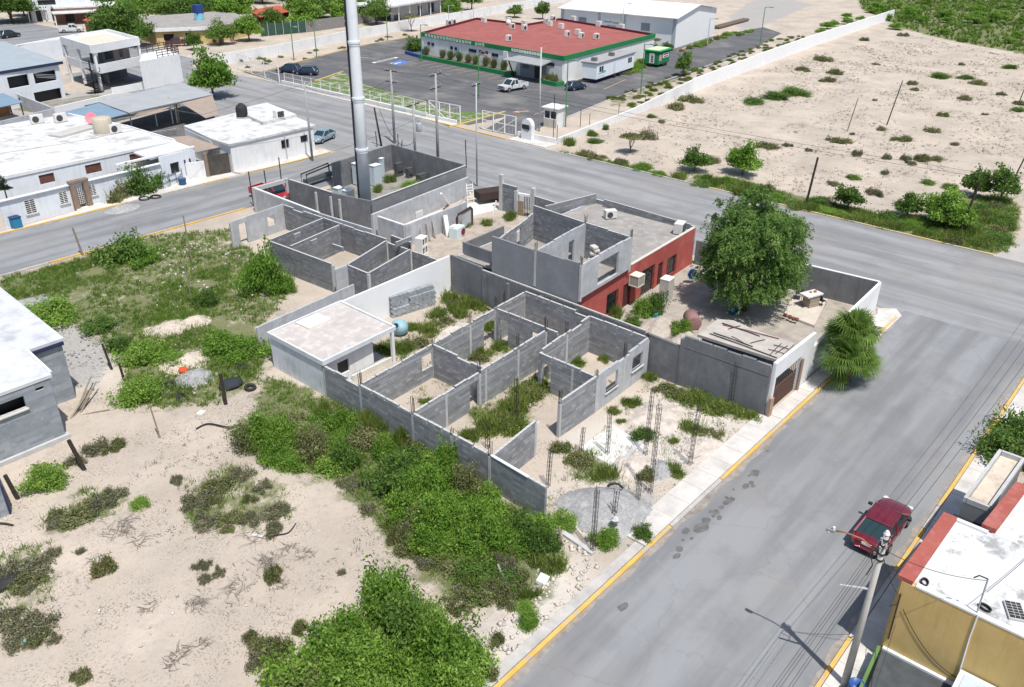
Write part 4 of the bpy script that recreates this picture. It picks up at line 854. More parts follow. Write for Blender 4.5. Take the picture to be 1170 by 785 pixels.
mb = MB(); mb.box(-1.9,1.7,-.8,.8,.45,1.35); mb.build('body', M('dark_brown_panel', (.055,.035,.03), (.04,.028,.025), 4., obj=True), t, bevel=.05)
for y in (-.85,.85):
    mb = MB(); mb.tube([(.9-2.2,y-.12,.48),(.9-2.2,y+.12,.48)], .48, 18); w_ = mb.build('wheel', blackm, t); mb = MB(); mb.tube([(.9-2.2,y-.14,.48),(.9-2.2,y+.14,.48)], .24, 14); mb.build('rim', M('grey_rim', (.35,.35,.36), (.28,.28,.29), 6.), w_)
# gate pieces by the upper road
g6 = thing('block_gateway', 'grey block gateway with white lintel and brown wooden panel behind the red house', 'gateway', G(590,243), 0)
def wz(a, b, z0, z1, th, mat, name, ops=()):
    mb = MB(); mb.wall(G2(*a), G2(*b), z0, z1, th, ops); return mb.build(name, mat, g6, world=True)
wz((573,240),(590,245), -.1, 3.0, .2, blk2, 'wall'); wz((610,249),(650,262), -.1, 2.4, .2, blk2, 'wall')
wz((590.5,245),(609,248.5), 2.2, 2.4, .25, white_m, 'lintel'); wz((591,245.5),(598,247), .1, 1.6, .06, M('brown_board', (.33,.24,.16), (.26,.19,.13), 3.), 'panel')
for c, h in [((573,240),3.9),((590,245),2.6),((609,248.8),3.2)]:
    p = G2(*c); mb = MB(); mb.box(p[0]-.2,p[0]+.2,p[1]-.2,p[1]+.2,-.1,h); mb.build('pillar', conc, g6, world=True)
mb = MB(); a, b = G2(599,247), G2(608,248.5); 
for k in range(6): x = a[0]+(b[0]-a[0])*k/5; y = a[1]+(b[1]-a[1])*k/5; mb.tube([(x,y,0),(x,y,2.15)], .04, 4)
mb.build('gate_bars', ironm, g6, world=True)
# ---------------- utility poles and wires
polem = M('grey_pole_concrete', (.36,.36,.35), (.30,.30,.29), 1., (.25,.25,.25), 2., (.52,.7), .5)
def height_at(foot, ytop):
    p = G(*foot); lo, hi = 0, 40
    for _ in range(50):
        m = (lo+hi)/2; e = np.array([p[0],p[1],m-CAM_H]); k = F_PX/(e@FW)
        if 392.5-k*(e@UP) > ytop: lo = m
        else: hi = m
    return lo
def pole(foot, ytop, r0, r1, label, arms=(), mat=None, lean=(0,0), name='utility_pole', cat='utility pole', transformer=False, insul=True):
    p = G(*foot); h = height_at(foot, ytop); t = thing(name, label, cat, (p[0],p[1],0))
    mb = MB(); mb.smooth = True; mb.tube([(0,0,-.1),(lean[0],lean[1],h)], [r0, r1], 10); mb.build('shaft', mat or polem, t)
    for (z, w, a) in arms:
        mb = MB(); ca, sa = math.cos(a)*w/2, math.sin(a)*w/2; mb.tube([(-ca,-sa,h-z),(ca,sa,h-z)], .06, 4); arm = mb.build('crossarm', ironm, t)
        if insul:
            for f in (-.95,-.5,.5,.95):
                mb = MB(); mb.lathe([(.05,0),(.09,.08),(.05,.16),(.08,.22),(.03,.28)], (f*ca,f*sa,h-z+.05), 8); mb.build('insulator', M('grey_ceramic', (.30,.31,.33), (.24,.25,.27), 5.), arm)
    if transformer:
        mb = MB(); mb.smooth = True; mb.lathe([(.0,0),(.34,.02),(.36,.1),(.36,.95),(.3,1.05),(.1,1.1)], (.6,-.2,h*.55), 14); tr = mb.build('transformer', M('grey_steel', (.40,.42,.44), (.34,.36,.38), 3.), t)
        for k in range(2): mb = MB(); mb.cyl((.5+.2*k,-.2), .05, h*.55+1.08, h*.55+1.4, 8); mb.build('bushing', M('grey_ceramic'), tr)
    return t, (p[0],p[1],h)
pa = R(95)
PA = pole((451,164),80,.19,.13,'grey utility pole with two crossarms nearest the mast, standing at the yard corner',[(.15,2.2,pa),(1.5,1.9,pa)],transformer=False)
PB = pole((475,190),118,.17,.12,'shorter grey pole with fuse cutouts, second from the mast',[(.2,2.4,.2)],transformer=True)
PC = pole((501,200),84,.19,.13,'grey utility pole with two crossarms, third from the mast, rising from the yard wall',[(.15,2.4,.25),(1.6,2.2,.25)])
PD = pole((545,213),95,.10,.07,'slim pale metal pole right of the tower yard',[(.2,1.8,.25)], M('galvanised', (.48,.50,.51), (.42,.44,.45), 2.))
PE = pole((436,167),123,.13,.11,'dark wooden pole leaning slightly beside the mast',(),darkwood,(-.5,.4))
PF = pole((357,184),94,.16,.10,'plain grey street pole on the corner in front of the white corner house',())
for i, (f, yt) in enumerate([((431,168),150),((455,167),153),((459,168),160),((533,192),160),((290,236),196),((324,228),180),((306,225),194)]):
    p = G(*f); t = MB(); t.tube([(0,0,-.05),(rnd.uniform(-.1,.1),rnd.uniform(-.1,.1),height_at(f,yt))], .06, 5); o = t.build('wall_post', ironm); o.location = p; tag(o, 'thin dark post standing on the line of the tower yard walls', 'post', 'thin posts around the tower yard')
def wire(a, b, sag, label, r=.014, grp='overhead wires'):
    A, B = Vector(a), Vector(b); pts = []
    for k in range(17):
        f = k/16; p = A.lerp(B, f); p.z -= sag*4*f*(1-f); pts.append(p-A)
    mb = MB(); mb.tube(pts, r, 4, False); o = mb.build('overhead_wire', M('wire_black', (.03,.03,.03))); o.location = A; tag(o, label, 'wire', grp)
def at(P, dz, dx=0., dy=0.): return (P[1][0]+dx, P[1][1]+dy, P[1][2]-dz)
for k in (-1,1):
    wire(at(PA,.0,k*.1,k*.9), at(PC,.0,k*1.,k*.3), .4, 'thin black wire strung between the crossarm poles above the tower yard')
    wire(at(PC,.0,k*1.,k*.3), at(PD,.1,k*.8,k*.2), .5, 'thin black wire strung between the crossarm poles above the tower yard')
    wire(at(PD,.1,k*.8,k*.2), (86.5+k*.6,-20,9.5), 1.1, 'thin black wire running along the wide cross road')
    wire(at(PA,1.4,0,k*.8), at(PF,.5,0,k*.1), 1.4, 'thin black wire from the mast side pole to the plain street pole')
wire(at(PB,.1), at(PC,3.), .5, 'thin black wire strung between the crossarm poles above the tower yard'); wire(at(PE,.2), at(PB,4.5), 2.2, 'drooping black cable between the leaning pole and the fuse pole', .03, None)
wire(at(PF,.2), (20,89.3,8.), 1.2, 'thin black wire along the side street houses', grp=None)
wire(at(PC,4.), (47.,80.,3.2), 1.0, 'thin black wire dropping from the yard pole towards the driveway', grp=None)
# ================================================================ HOUSES ALONG THE SIDE STREET
wroof = M('white_sealed_roof', (.61,.61,.605), (.53,.53,.525), .8, (.34,.335,.325), .7, (.52,.64), .8, bump=.1)
bluewh = M('bluish_white_wall', (.72,.75,.79), (.66,.69,.73), .6, (.55,.57,.58), .7, (.54,.72), .5, streak=(.5,.52,.54))
tan = M('tan_shade_cloth', (.33,.265,.22), (.29,.235,.195), 1.2, (.37,.31,.26), 2.)
def part(t, name, mat, fn, **kw):
    mb = MB(); fn(mb); return mb.build(name, mat, t, world=True, **kw)
A0, A1 = (26.9,90.0), (44.3,90.9)
ha = thing('white_house', 'low white house with barred windows and a brown gate portal facing the side street', 'house', (27,90,0))
ops = [opening(A0,A1,(24,221),(42,242)), opening(A0,A1,(63,209),(78,231)), opening(A0,A1,(97,199),(110,222)), opening(A0,A1,(129,193),(141,212))]
ops = [(a,b,max(.7,c),min(2.25,d)) for a,b,c,d in ops]
gp = opening(A0,A1,(77,200),(103,238)); gp = (gp[0]+.35, gp[1]-.35, -.1, 2.2)
part(ha,'front_wall',bluewh,lambda m: m.wall(A0,A1,-.1,2.7,.2,ops+[gp]))
part(ha,'coping',white_m,lambda m: m.wall((26.8,89.93),(44.3,90.83),2.71,2.79,.5))
for o in ops:
    e = np.array(A1)-np.array(A0); e = e/np.hypot(*e); n = np.array([-e[1],e[0]])*.06
    w_ = part(ha,'window',glassm,lambda m: m.wall(np.array(A0)+n+e*o[0],np.array(A0)+n+e*o[1],o[2],o[3],.03))
    mb = MB(); bars(mb,A0,A1,o[0],o[1],o[2],o[3],.12,2,7,.03); k_ = mb.build('window_bars',MATS['white_enamel'],w_); k_.data.transform(Matrix.Translation(-ha.location))
    part(ha,'window_sill',conc,lambda m: m.wall(np.array(A0)-n*1.5+e*(o[0]-.15),np.array(A0)-n*1.5+e*(o[1]+.15),o[2]-.14,o[2]-.02,.24))
e = np.array(A1)-np.array(A0); e = e/np.hypot(*e); n = np.array([e[1],-e[0]])
def portal(m):
    c = np.array(A0)+n*.25
    m.wall(c+e*(gp[0]-.55),c+e*(gp[0]-.02),-.1,2.9,.55); m.wall(c+e*(gp[1]+.02),c+e*(gp[1]+.55),-.1,2.9,.55); m.wall(c+e*(gp[0]-.6),c+e*(gp[1]+.6),2.905,3.15,.6)
part(ha,'gate_portal',M('brown_stone',(.27,.20,.16),(.22,.16,.125),2.),portal)
def gt(m): bars(m,A0,A1,gp[0],gp[1],.05,2.2,.05,4,11,.035)
part(ha,'gate',ironm,gt); part(ha,'gate_step',M('cream_plaster'),lambda m: m.wall(np.array(A0)+n*.5+e*(gp[0]-.5),np.array(A0)+n*.5+e*(gp[1]+1.4),-.05,.2,.7))
part(ha,'body',bluewh,lambda m: (m.wall((28.,95.3),(49.,95.8),-.1,3.5,.2,[(5.,6.6,1.9,2.9),(10.,11.8,1.9,2.9),(15.2,16.9,1.9,3.05),(17.2,18.6,1.9,3.05)]), m.wall((49.,95.9),(48.4,106.5),-.1,3.5,.2), m.wall((28.5,118),(46.4,118.2),-.1,3.5,.2), m.wall((48.4,106.6),(46.5,118.1),-.1,3.5,.2)))
part(ha,'rear_window',M('brown_opening',(.16,.07,.055),(.10,.045,.04),3.),lambda m: m.wall((33,95.45),(34.7,95.5),1.9,2.95,.05)); part(ha,'rear_window',MATS['brown_opening'],lambda m: m.wall((38,95.55),(39.9,95.6),1.9,2.95,.05)); part(ha,'rear_window',MATS['brown_opening'],lambda m: m.wall((43.2,95.7),(46.8,95.78),1.9,3.1,.05))
part(ha,'roof',wroof,lambda m: m.prism([(15,95.1),(49.0,95.8),(48.5,106.5),(46.5,118.3),(40,118.3),(15,117)],3.3,3.52))
part(ha,'roof_edge',white_m,lambda m: (m.wall((28,95.2),(49.1,95.75),3.3,3.62,.22),m.wall((49.05,95.9),(48.55,106.6),3.3,3.66,.2),m.wall((48.5,106.7),(46.5,118.2),3.3,3.64,.2)))
part(ha,'roof_slab',M('grey_slab',(.50,.48,.46),(.42,.4,.38),1.5),lambda m: m.prism([(40.5,106.5),(45.8,108.2),(45.2,110.2),(39.8,108.4)],3.53,3.75))
part(ha,'right_wing',bluewh,lambda m: (m.wall((44.35,90.95),(48.9,91.6),-.1,3.4,.2,[(1.2,2.4,1.1,2.4)]),m.wall((49.,91.6),(49.0,95.8),-.1,3.42,.2)))
part(ha,'right_wing_opening',black_op,lambda m: m.wall((45.4,91.25),(46.9,91.45),1.0,2.5,.03))
part(ha,'right_wing_slits',M('navy_slit',(.05,.06,.09)),lambda m: (m.wall((47.4,91.24),(47.6,91.27),.6,2.4,.05),m.wall((48.1,91.34),(48.3,91.37),.6,2.4,.05)))
part(ha,'right_wing_beam',white_m,lambda m: m.wall((39.5,91.0),(49.15,91.7),3.43,3.62,.35))
part(ha,'roof_panel',bluewh,lambda m: m.prism([(43.5,91.2),(48.9,91.9),(48.9,95.6),(43.5,95.0)],3.2,3.4))
for i,(x,y,l) in enumerate([(43,141,'white air conditioner at the back left of the white roof'),(70,139.5,'white air conditioner at the back middle of the white roof'),(132,152,'white air conditioner beside the beige tank on the white roof')]):
    ac_unit(l,(*G2(x,y,3.53),3.53),-.15+.1*i,size=(1.5,.55,1.05))
p = G(119,152,3.53); t = thing('roof_tank','beige cylindrical water tank on the right of the white roof','water tank',p); mb = MB(); mb.smooth = True; mb.lathe([(.0,.05),(1.1,.05),(1.12,.12),(1.12,1.75),(1.0,1.9),(.3,1.95)],n=22); mb.build('tank',M('beige_plastic',(.50,.44,.35),(.44,.39,.31),2.),t); mb = MB(); mb.box(-1.2,1.2,-1.2,1.2,-.02,.1); mb.build('base',conc,t)
p = G(106,142,3.53); t = thing('pink_dish','round faded pink dish standing at the back of the white roof','dish',p); mb = MB(); mb.smooth = True; mb.lathe([(.05,0),(.35,.05),(.6,.16),(.72,.3),(.7,.3),(.3,.1)],n=18); o = mb.build('dish',M('pink_plastic',(.72,.25,.30),(.66,.22,.27),2.),t); o.rotation_euler = (1.2,0,-.6); o.location = (0,0,.75); mb = MB(); mb.cyl((0,.1),.04,0,.8,6); mb.build('stand',ironm,t)
p = G(20,261); t = thing('blue_bin','blue plastic bin at the left end of the white house front','bin',p,.1); mb = MB(); mb.prism([(-.42,-.42),(.42,-.42),(.42,.42),(-.42,.42)],0,1.15); mb.build('body',M('teal_blue_plastic',(.03,.22,.38),(.03,.19,.33),2.),t,bevel=.06); mb = MB(); mb.box(-.47,.47,-.47,.47,1.155,1.24); mb.build('lid',M('navy_lid',(.03,.06,.14)),t,bevel=.03)
# steel cargo rack and pot
p = G(196,213); t = thing('white_rack','white panelled rack with dark frame on the pavement','rack',p,.35); mb = MB(); mb.box(-1.3,.9,-.04,.04,.1,1.3); mb.build('panel',bluewh,t); mb = MB()
for x in (-1.3,-.2,.9,1.9): mb.tube([(x,-.07,0),(x,-.07,1.6)],.04,4)
for z in (.05,.7,1.35): mb.tube([(-1.3,-.08,z),(1.9,-.08,z)],.04,4)
mb.build('frame',M('blue_grey_steel',(.18,.22,.26)),t)
p = G(209,212); t = MB(); t.lathe([(.35,0),(.45,.8),(.48,.82),(.38,.75)],n=14); o = t.build('blue_pot',M('navy_plastic',(.05,.11,.22),(.04,.09,.18),3.)); o.location = p; tag(o,'large navy blue pot beside the white rack on the pavement','pot')
heap('gravel_heap',(140,240),1.9,1.2,.6,gravel,'grey gravel heap at the kerb in front of the white house','gravel heap',12)
# carport wall, shade sail
cp_ = thing('carport','white carport wall with a tan cloth roof between the two white houses','carport',(*G2(205,208),0))
q0, q1 = G2(205,207), G2(236,203)
part(cp_,'low_wall',white_m,lambda m: m.wall(q0,q1,-.1,2.0,.18)); part(cp_,'gate',M('dark_gate',(.06,.055,.05),(.10,.085,.07),2.),lambda m: m.wall(G2(237,203),G2(264,198),.0,2.5,.1))
part(cp_,'pillar',M('brown_stone'),lambda m: m.wall(G2(236.5,203),G2(240,202.5),-.1,2.9,.3))
def sail(pts, z, sag=.35, n=10):
    def f(m):
        P = [np.array((*G2(x,y,zz),zz)) for (x,y),zz in zip(pts,z)]; vs=[]
        for i in range(n+1):
            for j in range(n+1):
                u,v = i/n,j/n; p = P[0]*(1-u)*(1-v)+P[1]*u*(1-v)+P[2]*u*v+P[3]*(1-u)*v; p = p.copy(); p[2] -= sag*16*u*(1-u)*v*(1-v); vs.append(p)
        m.smooth=True; m.add(vs,[(i*(n+1)+j,(i+1)*(n+1)+j,(i+1)*(n+1)+j+1,i*(n+1)+j+1) for i in range(n) for j in range(n)])
        vs2=[(a,b,c-.03) for a,b,c in vs]; m.add(vs2,[(i*(n+1)+j+1,(i+1)*(n+1)+j+1,(i+1)*(n+1)+j,i*(n+1)+j) for i in range(n) for j in range(n)])
    return f
part(cp_,'cloth_roof',tan,sail([(190,157),(216,155),(252,168),(206,178)],[2.9,3.2,2.8,2.7],.25))
# corner house
hb = thing('corner_house','small plain white corner house with two dark windows and a black roof tank','house',(53,90,0))
B0, B1 = (52.7,89.9), (64.9,90.2)
wb = [opening(B0,B1,(320,156),(330,168)),opening(B0,B1,(342,149.5),(351,161))]; wb = [(a,b,max(.9,c),min(2.5,d)) for a,b,c,d in wb]
part(hb,'front_wall',white_m,lambda m: m.wall(B0,B1,-.1,3.3,.2,wb))
part(hb,'side_wall',white_m,lambda m: (m.wall((64.85,90.4),(67.2,103.5),-.1,3.25,.2),m.wall((52.8,90.1),(52.6,93.2),-.1,3.28,.2),m.wall((52.5,93.3),(53.5,101.2),-.1,3.24,.2),m.wall((53.6,101.3),(67.2,103.7),-.1,3.22,.2)))
part(hb,'roof',wroof,lambda m: m.prism([(52.5,89.65),(65.2,89.95),(67.5,103.9),(53.5,101.5),(52.4,93.)],3.31,3.55)); part(hb,'roof_step',wroof,lambda m: m.prism([(60.5,94.5),(66.,95.),(67.4,103.7),(62.,103.)],3.56,3.95))
for o in wb:
    e = np.array(B1)-np.array(B0); e=e/np.hypot(*e); nn=np.array([-e[1],e[0]])*.05
    w_ = part(hb,'window',glassm,lambda m: m.wall(np.array(B0)+nn+e*o[0],np.array(B0)+nn+e*o[1],o[2],o[3],.03))
    mb=MB(); bars(mb,B0,B1,o[0],o[1],o[2],o[3],.11,3,2,.025); k_=mb.build('window_bars',ironm,w_); k_.data.transform(Matrix.Translation(-hb.location))
part(hb,'drain_pipe',conc,lambda m: m.tube([(60.3,89.72,0),(60.3,89.72,3.5)],.06,6)); part(hb,'plinth',M('plinth_grey',(.45,.44,.42)),lambda m: m.wall((52.7,89.76),(60.,89.95),-.1,.12,.25))
p = G(277,134,3.6); t = thing('black_tank','black ribbed water tank on the roof of the corner house','water tank',p); mb=MB(); mb.smooth=True; mb.lathe([(.0,.1),(.72,.1),(.75,.2),(.72,.35),(.75,.5),(.72,.65),(.75,.8),(.72,.95),(.75,1.1),(.72,1.3),(.5,1.6),(.3,1.68),(.28,1.8),(.05,1.82)],n=22); mb.build('tank',blackm,t); mb=MB(); mb.cyl((0,0),.8,-.02,.12,16); mb.build('base',conc,t)
p = G(319,134,3.95); t = thing('swamp_cooler','white swamp cooler with dark mesh face on the corner house roof','cooler',p,-.1); mb=MB(); mb.box(-.6,.6,-.5,.5,0,.95); mb.build('case',MATS['white_enamel'],t,bevel=.03); mb=MB(); mb.box(-.45,.45,-.53,-.495,.12,.85); mb.build('mesh_face',M('dark_grille'),t)
# big metal canopies behind
met = M('grey_metal_roof',(.35,.365,.38),(.30,.315,.33),.5,(.40,.41,.42),1.,rough=.75,spec=.15); metb = M('blue_metal_roof',(.20,.28,.36),(.17,.25,.33),.5,rough=.75,spec=.15)
ca = thing('metal_canopy','large grey sheet metal canopy over a dark yard behind the white houses','canopy',(*G2(113,117,3.6),0))
def quadroof(pts,z,mat,name,t,th=.1): part(t,name,mat,lambda m: m.prism([G2(*p,zz) for p,zz in zip(pts,z)],[v-th for v in z],list(z)))
quadroof([(113,116.5),(206,94),(243.6,107.6),(147,128.7)],(3.9,3.9,3.5,3.5),met,'roof',ca)
quadroof([(62,131),(113,117.5),(146,129.5),(108,139)],(3.6,3.8,3.4,3.3),metb,'blue_roof',ca)
part(ca,'fascia',M('navy_steel',(.03,.04,.09)),lambda m: m.wall(G2(113,117,3.9),G2(146.5,129,3.45),3.5,3.72,.12,z1b=3.5))
part(ca,'edge',conc,lambda m: m.wall(G2(148,129.2,3.4),G2(243,108,3.4),3.25,3.42,.1))
for x,y in [(152,151),(180,145),(198,142),(203,141),(128,139.5),(242,130)]:
    p=G2(x,y); part(ca,'post',MATS['white_enamel'],lambda m: m.tube([(*p,0),(*p,3.35)],.09,6))
part(ca,'floor',M('dark_yard_floor',(.16,.15,.15),(.1,.1,.1),.6),lambda m: m.prism([(50,107),(66,108.5),(67,126),(52,122)],.03,.05))
part(ca,'back_wall',blk2,lambda m: m.wall((51.,123.3),(67,127),-.1,3.2,.2)); part(ca,'low_wall',blk2,lambda m: m.wall(G2(140,150,1.5),G2(200,142,1.5),-.1,.9,.2))
p=G(205,140); t=thing('arched_pipe','mustard arched pipe and white props at the open front of the canopy','pipe',p); mb=MB(); mb.tube([(0,0,0),(0,0,3.0),(-.3,.1,3.5),(-.9,.3,3.7),(-1.4,.5,3.3),(-1.6,.5,2.6)],.13,8); mb.build('pipe',M('mustard_pipe',(.50,.38,.18),(.42,.32,.16),3.),t); mb=MB(); mb.tube([(-1.4,.2,2.2),(2.4,-1.2,1.)],.08,5); mb.build('prop',MATS['white_enamel'],t)
s1 = thing('shade_sail','tan shade sail sloping down beside the metal canopy behind the corner house','shade sail',(*G2(243,108,3.4),0)); part(s1,'cloth',tan,sail([(205,116.5),(242.5,108),(250.5,131),(235,135)],[3.3,3.4,2.6,2.3],.1))
for x,y in [(250,138),(236,141)]: p=G2(x,y); part(s1,'post',conc,lambda m: m.tube([(*p,0),(*p,2.6)],.07,6))
s2 = thing('shade_sail','narrow drooping tan shade cloth along the front edge of the metal canopy','shade sail',(*G2(160,131,3.),0)); part(s2,'cloth',tan,sail([(124,136),(148,129.5),(196,121.5),(178,129.)],[3.0,3.3,3.35,2.9],.2))
part(s2,'cord',conc,lambda m: m.tube([(*G2(178,129.5,2.9),2.9),(*G2(124,137,3.0),3.0)],.03,4))
# two-storey white house with open terraces
hc = thing('two_storey_house','white two storey house with open roofed terrace and solid white block on its right','house',(63,145,0))
part(hc,'upper_roof',white_m,lambda m: m.prism([(63.2,145.2),(72.6,148.2),(73.4,160.8),(64.,158.)],6.55,6.9))
part(hc,'roof_parapet',white_m,lambda m: (m.wall((63.1,145.1),(72.7,148.15),6.2,7.5,.25),m.wall((63.1,145.4),(63.9,158.1),6.2,7.48,.25),m.wall((72.7,148.4),(73.5,160.9),6.2,7.46,.25),m.wall((64.2,158.1),(73.3,160.9),6.2,7.44,.25)))
part(hc,'roof_screed',M('beige_screed',(.62,.55,.46),(.55,.5,.43),.8),lambda m: m.prism([(64.2,147),(71.8,149.2),(72.6,159.8),(65,157.2)],6.91,6.96))
part(hc,'middle_floor',white_m,lambda m: (m.prism([(63.3,145.4),(72.6,148.4),(73.3,160.6),(64.1,157.8)],3.1,3.4),m.wall((63.35,145.3),(72.6,148.3),2.9,4.35,.2),m.wall((63.3,145.6),(64.,157.8),2.9,4.3,.2)))
for (x,y) in [(63.4,145.4),(72.5,148.4),(63.7,151.8),(64.,157.7),(68.,146.9)]:
    part(hc,'column',white_m,lambda m: m.box(x-.2,x+.2,y-.2,y+.2,-.1,6.5)) if (x,y)!=(68.,146.9) else None
part(hc,'inner_wall',plasd,lambda m: (m.wall((66.2,153.5),(73.,155.6),-.1,6.4,.2,[(1.,2.2,3.4,5.6)]),m.wall((67.,150.),(67.6,153.4),-.1,6.3,.2)))
part(hc,'pink_wall',M('dusty_pink_wall',(.48,.34,.29),(.42,.30,.26),.8),lambda m: m.wall((69.,150.8),(72.3,151.8),3.4,6.3,.2,[(1.2,2.,3.4,5.4)]))
part(hc,'side_block',white_m,lambda m: (m.prism([(69.2,142.3),(77.3,143.9),(78.3,150.5),(73.2,149.)],-.1,4.55),m.wall((63.6,142.3),(69.,142.6),-.1,1.1,.15)))
def rail(m):
    for a,b in [((73.,148.8),(78.2,150.4)),((77.3,144.),(78.2,150.4)),((72.9,143.2),(77.3,144.))]:
        for z in (5.0,5.4,5.8): m.tube([(*a,z),(*b,z)],.07,4)
        for k in range(5): x=a[0]+(b[0]-a[0])*k/4; y=a[1]+(b[1]-a[1])*k/4; m.tube([(x,y,4.5),(x,y,5.8)],.06,4)
part(hc,'roof_railing',ironm,rail)
def stair(m):
    c=(62.2,145.2)
    m.cyl(c,.12,0,5.2,8)
    for k in range(20):
        a=k*.42; m.obox((c[0]+.75*math.cos(a),c[1]+.75*math.sin(a),.2+k*.19),(1.3,.4,.06),a)
    m.tube([(c[0]+1.4*math.cos(k*.21),c[1]+1.4*math.sin(k*.21),1.1+k*.095) for k in range(40)],.05,4)
part(hc,'spiral_stair',ironm,stair)
# house with navy edged metal roof
hd = thing('white_house','white house with navy edged pale metal roof and two wide dark upper openings','house',(52,143,0))
D0,D1=(46.5,142.9),(57.4,145.4); e_=np.array(D1)-np.array(D0); LD=float(np.hypot(*e_))
part(hd,'front_wall',bluewh,lambda m: m.wall(D0,D1,-.1,5.2,.25,[(2.3,5.7,2.9,4.6),(6.6,10.4,2.9,4.5),(5.9,10.6,-.1,1.7)]))
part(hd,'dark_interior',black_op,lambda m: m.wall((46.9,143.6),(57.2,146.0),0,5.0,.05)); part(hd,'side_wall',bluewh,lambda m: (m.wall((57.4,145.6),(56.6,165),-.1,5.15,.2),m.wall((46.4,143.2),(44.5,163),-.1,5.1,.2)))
part(hd,'roof',M('pale_metal_roof',(.36,.405,.43),(.31,.35,.375),.5,rough=.45),lambda m: m.prism([(44.,142.4),(58.,145.2),(57.6,166.5),(42,166)],[5.45,5.45,6.3,6.3],[5.6,5.6,6.45,6.45]))
part(hd,'fascia',M('navy_steel'),lambda m: m.wall((44.,142.3),(58.1,145.1),5.2,5.62,.12))
part(hd,'stair_rail',MATS['white_enamel'],lambda m: [m.tube([(53.4+.1*k,144.9+.02*k,4.3-.25*k),(56.8,145.6,3.6-.25*k)],.06,4) for k in range(3)])
hw2 = thing('white_wall','long pale rendered wall with bright top running behind the navy edged roof','wall',(*G2(10,60,3.),0)); part(hw2,'wall',bluewh,lambda m: m.wall(G2(9,54,3.4),G2(68,45,3.4),-.1,3.4,.3)); part(hw2,'coping',wroof,lambda m: m.prism([G2(9,54,3.45),G2(68,44.5,3.45),G2(75,41,3.45),G2(20,51,3.45)],3.41,3.5))
bc = thing('blue_canopy','small blue metal lean-to roof at the left edge over an orange stall','canopy',(*G2(20,118,2.8),0)); quadroof([(-12,112),(3,106),(27,116.5),(-8,124)],(3.2,3.2,2.6,2.6),metb,'roof',bc)
for x,y in [(27,132),(14,131)]: p=G2(x,y); part(bc,'post',ironm,lambda m: m.tube([(*p,0),(*p,2.6)],.09,5))
part(bc,'stall',M('orange_stall',(.42,.20,.07),(.30,.14,.06),1.5),lambda m: m.prism([G2(-5,135),G2(12,131),G2(13,125),G2(-4,128)],0,1.5))
gw = thing('grey_wall','grey concrete wall running back beside the lean-to and white yard wall','wall',(*G2(30,135),0)); part(gw,'wall',plas,lambda m: (m.wall(G2(14,105,2.),G2(60,123,2.),-.1,2.,.25),m.wall(G2(60,124,2.),G2(-10,141,2.),-.1,2.,.25)))
part(gw,'yard_wall',white_m,lambda m: m.wall(G2(62,124,2.),G2(132,108,2.),-.1,2.2,.25))
p=G(90,130); sheet('yard_court',[G2(*q) for q in [(15,125),(60,132),(150,118),(110,108),(60,115)]],.02,M('yard_dirt'))
# ---------------- street on the far left: houses, cars come later
hy = thing('yellow_house','long low yellow house with grey flat roof and a two-tone roof tank','house',(95,180,0))
ym = M('yellow_wall',(.62,.46,.22),(.56,.41,.19),.5,(.60,.5,.34),.6,(.5,.7),.6)
part(hy,'wall',ym,lambda m: (m.wall((94.,183.5),(104.2,178.),-.1,3.1,.3,[(1.5,3.6,.9,2.2),(6.,7.2,.9,2.3)]),m.wall((104.5,178.),(115.5,181.3),-.1,3.1,.3,[(4.,5.5,.9,2.2)]),m.wall((94.,183.8),(97.,203),-.1,3.1,.3)))
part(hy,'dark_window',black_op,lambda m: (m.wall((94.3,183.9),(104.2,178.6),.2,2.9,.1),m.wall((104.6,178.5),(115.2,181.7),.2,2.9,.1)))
part(hy,'roof',roofg,lambda m: m.prism([(93.4,183.2),(104.2,177.5),(116.2,180.9),(122.5,200),(104,203),(97.,206)],3.1,3.4)); part(hy,'white_parapet',white_m,lambda m: m.wall((93.3,183.2),(104.2,177.4),2.8,3.5,.3))
part(hy,'porch',M('pale_brick',(.52,.36,.27)),lambda m: m.box(104.6,105.5,175.9,176.6,-.1,2.6)); part(hy,'porch_pier',MATS['pale_brick'],lambda m: m.box(107.8,108.5,176.6,177.2,-.1,2.6))
p=G(228,23,3.4); t=thing('roof_tank','blue topped tank with pale lower half on the yellow house roof','water tank',p); mb=MB(); mb.lathe([(.0,0),(1.0,0),(1.0,1.5)],n=16); mb.build('lower',M('sky_tank',(.25,.55,.68),(.2,.5,.62),2.),t); mb=MB(); mb.box(-.9,.9,-.9,.9,1.51,3.3); mb.build('upper',M('navy_tank',(.03,.06,.2)),t)
def redroof(label,pts,z,wallm): 
    c=G2(*pts[0],z); t=thing('red_roof_shed',label,'shed',(*c,0)); P=[G2(*q,z) for q in pts]; ctr=np.mean(P,0)
    part(t,'roof',M('red_tin',(.48,.10,.07),(.42,.09,.06),.6),lambda m: m.prism(P,z-.15,z)); part(t,'wall',wallm,lambda m: m.prism([tuple(ctr+(np.array(q)-ctr)*.85) for q in P],-.1,z-.2)); return t
brk=M('dusky_brick',(.28,.15,.11),(.22,.12,.09),1.)
redroof('red tin roof shed behind the tree left of the yellow house',[(94,23),(108,16.5),(118,19),(106,25)],3.,brk); redroof('bright red tin roof in the trees right of the yellow house',[(284,12),(318,6),(334,12.5),(297,19.5)],3.2,brk); redroof('small sliver of red roof among trees left of the yellow house',[(138,16),(152,15),(156,18),(140,20)],3.,brk); redroof('dark red roof corner in the trees left of the mast',[(356,6),(364,5),(368,12),(360,13)],3.,brk)
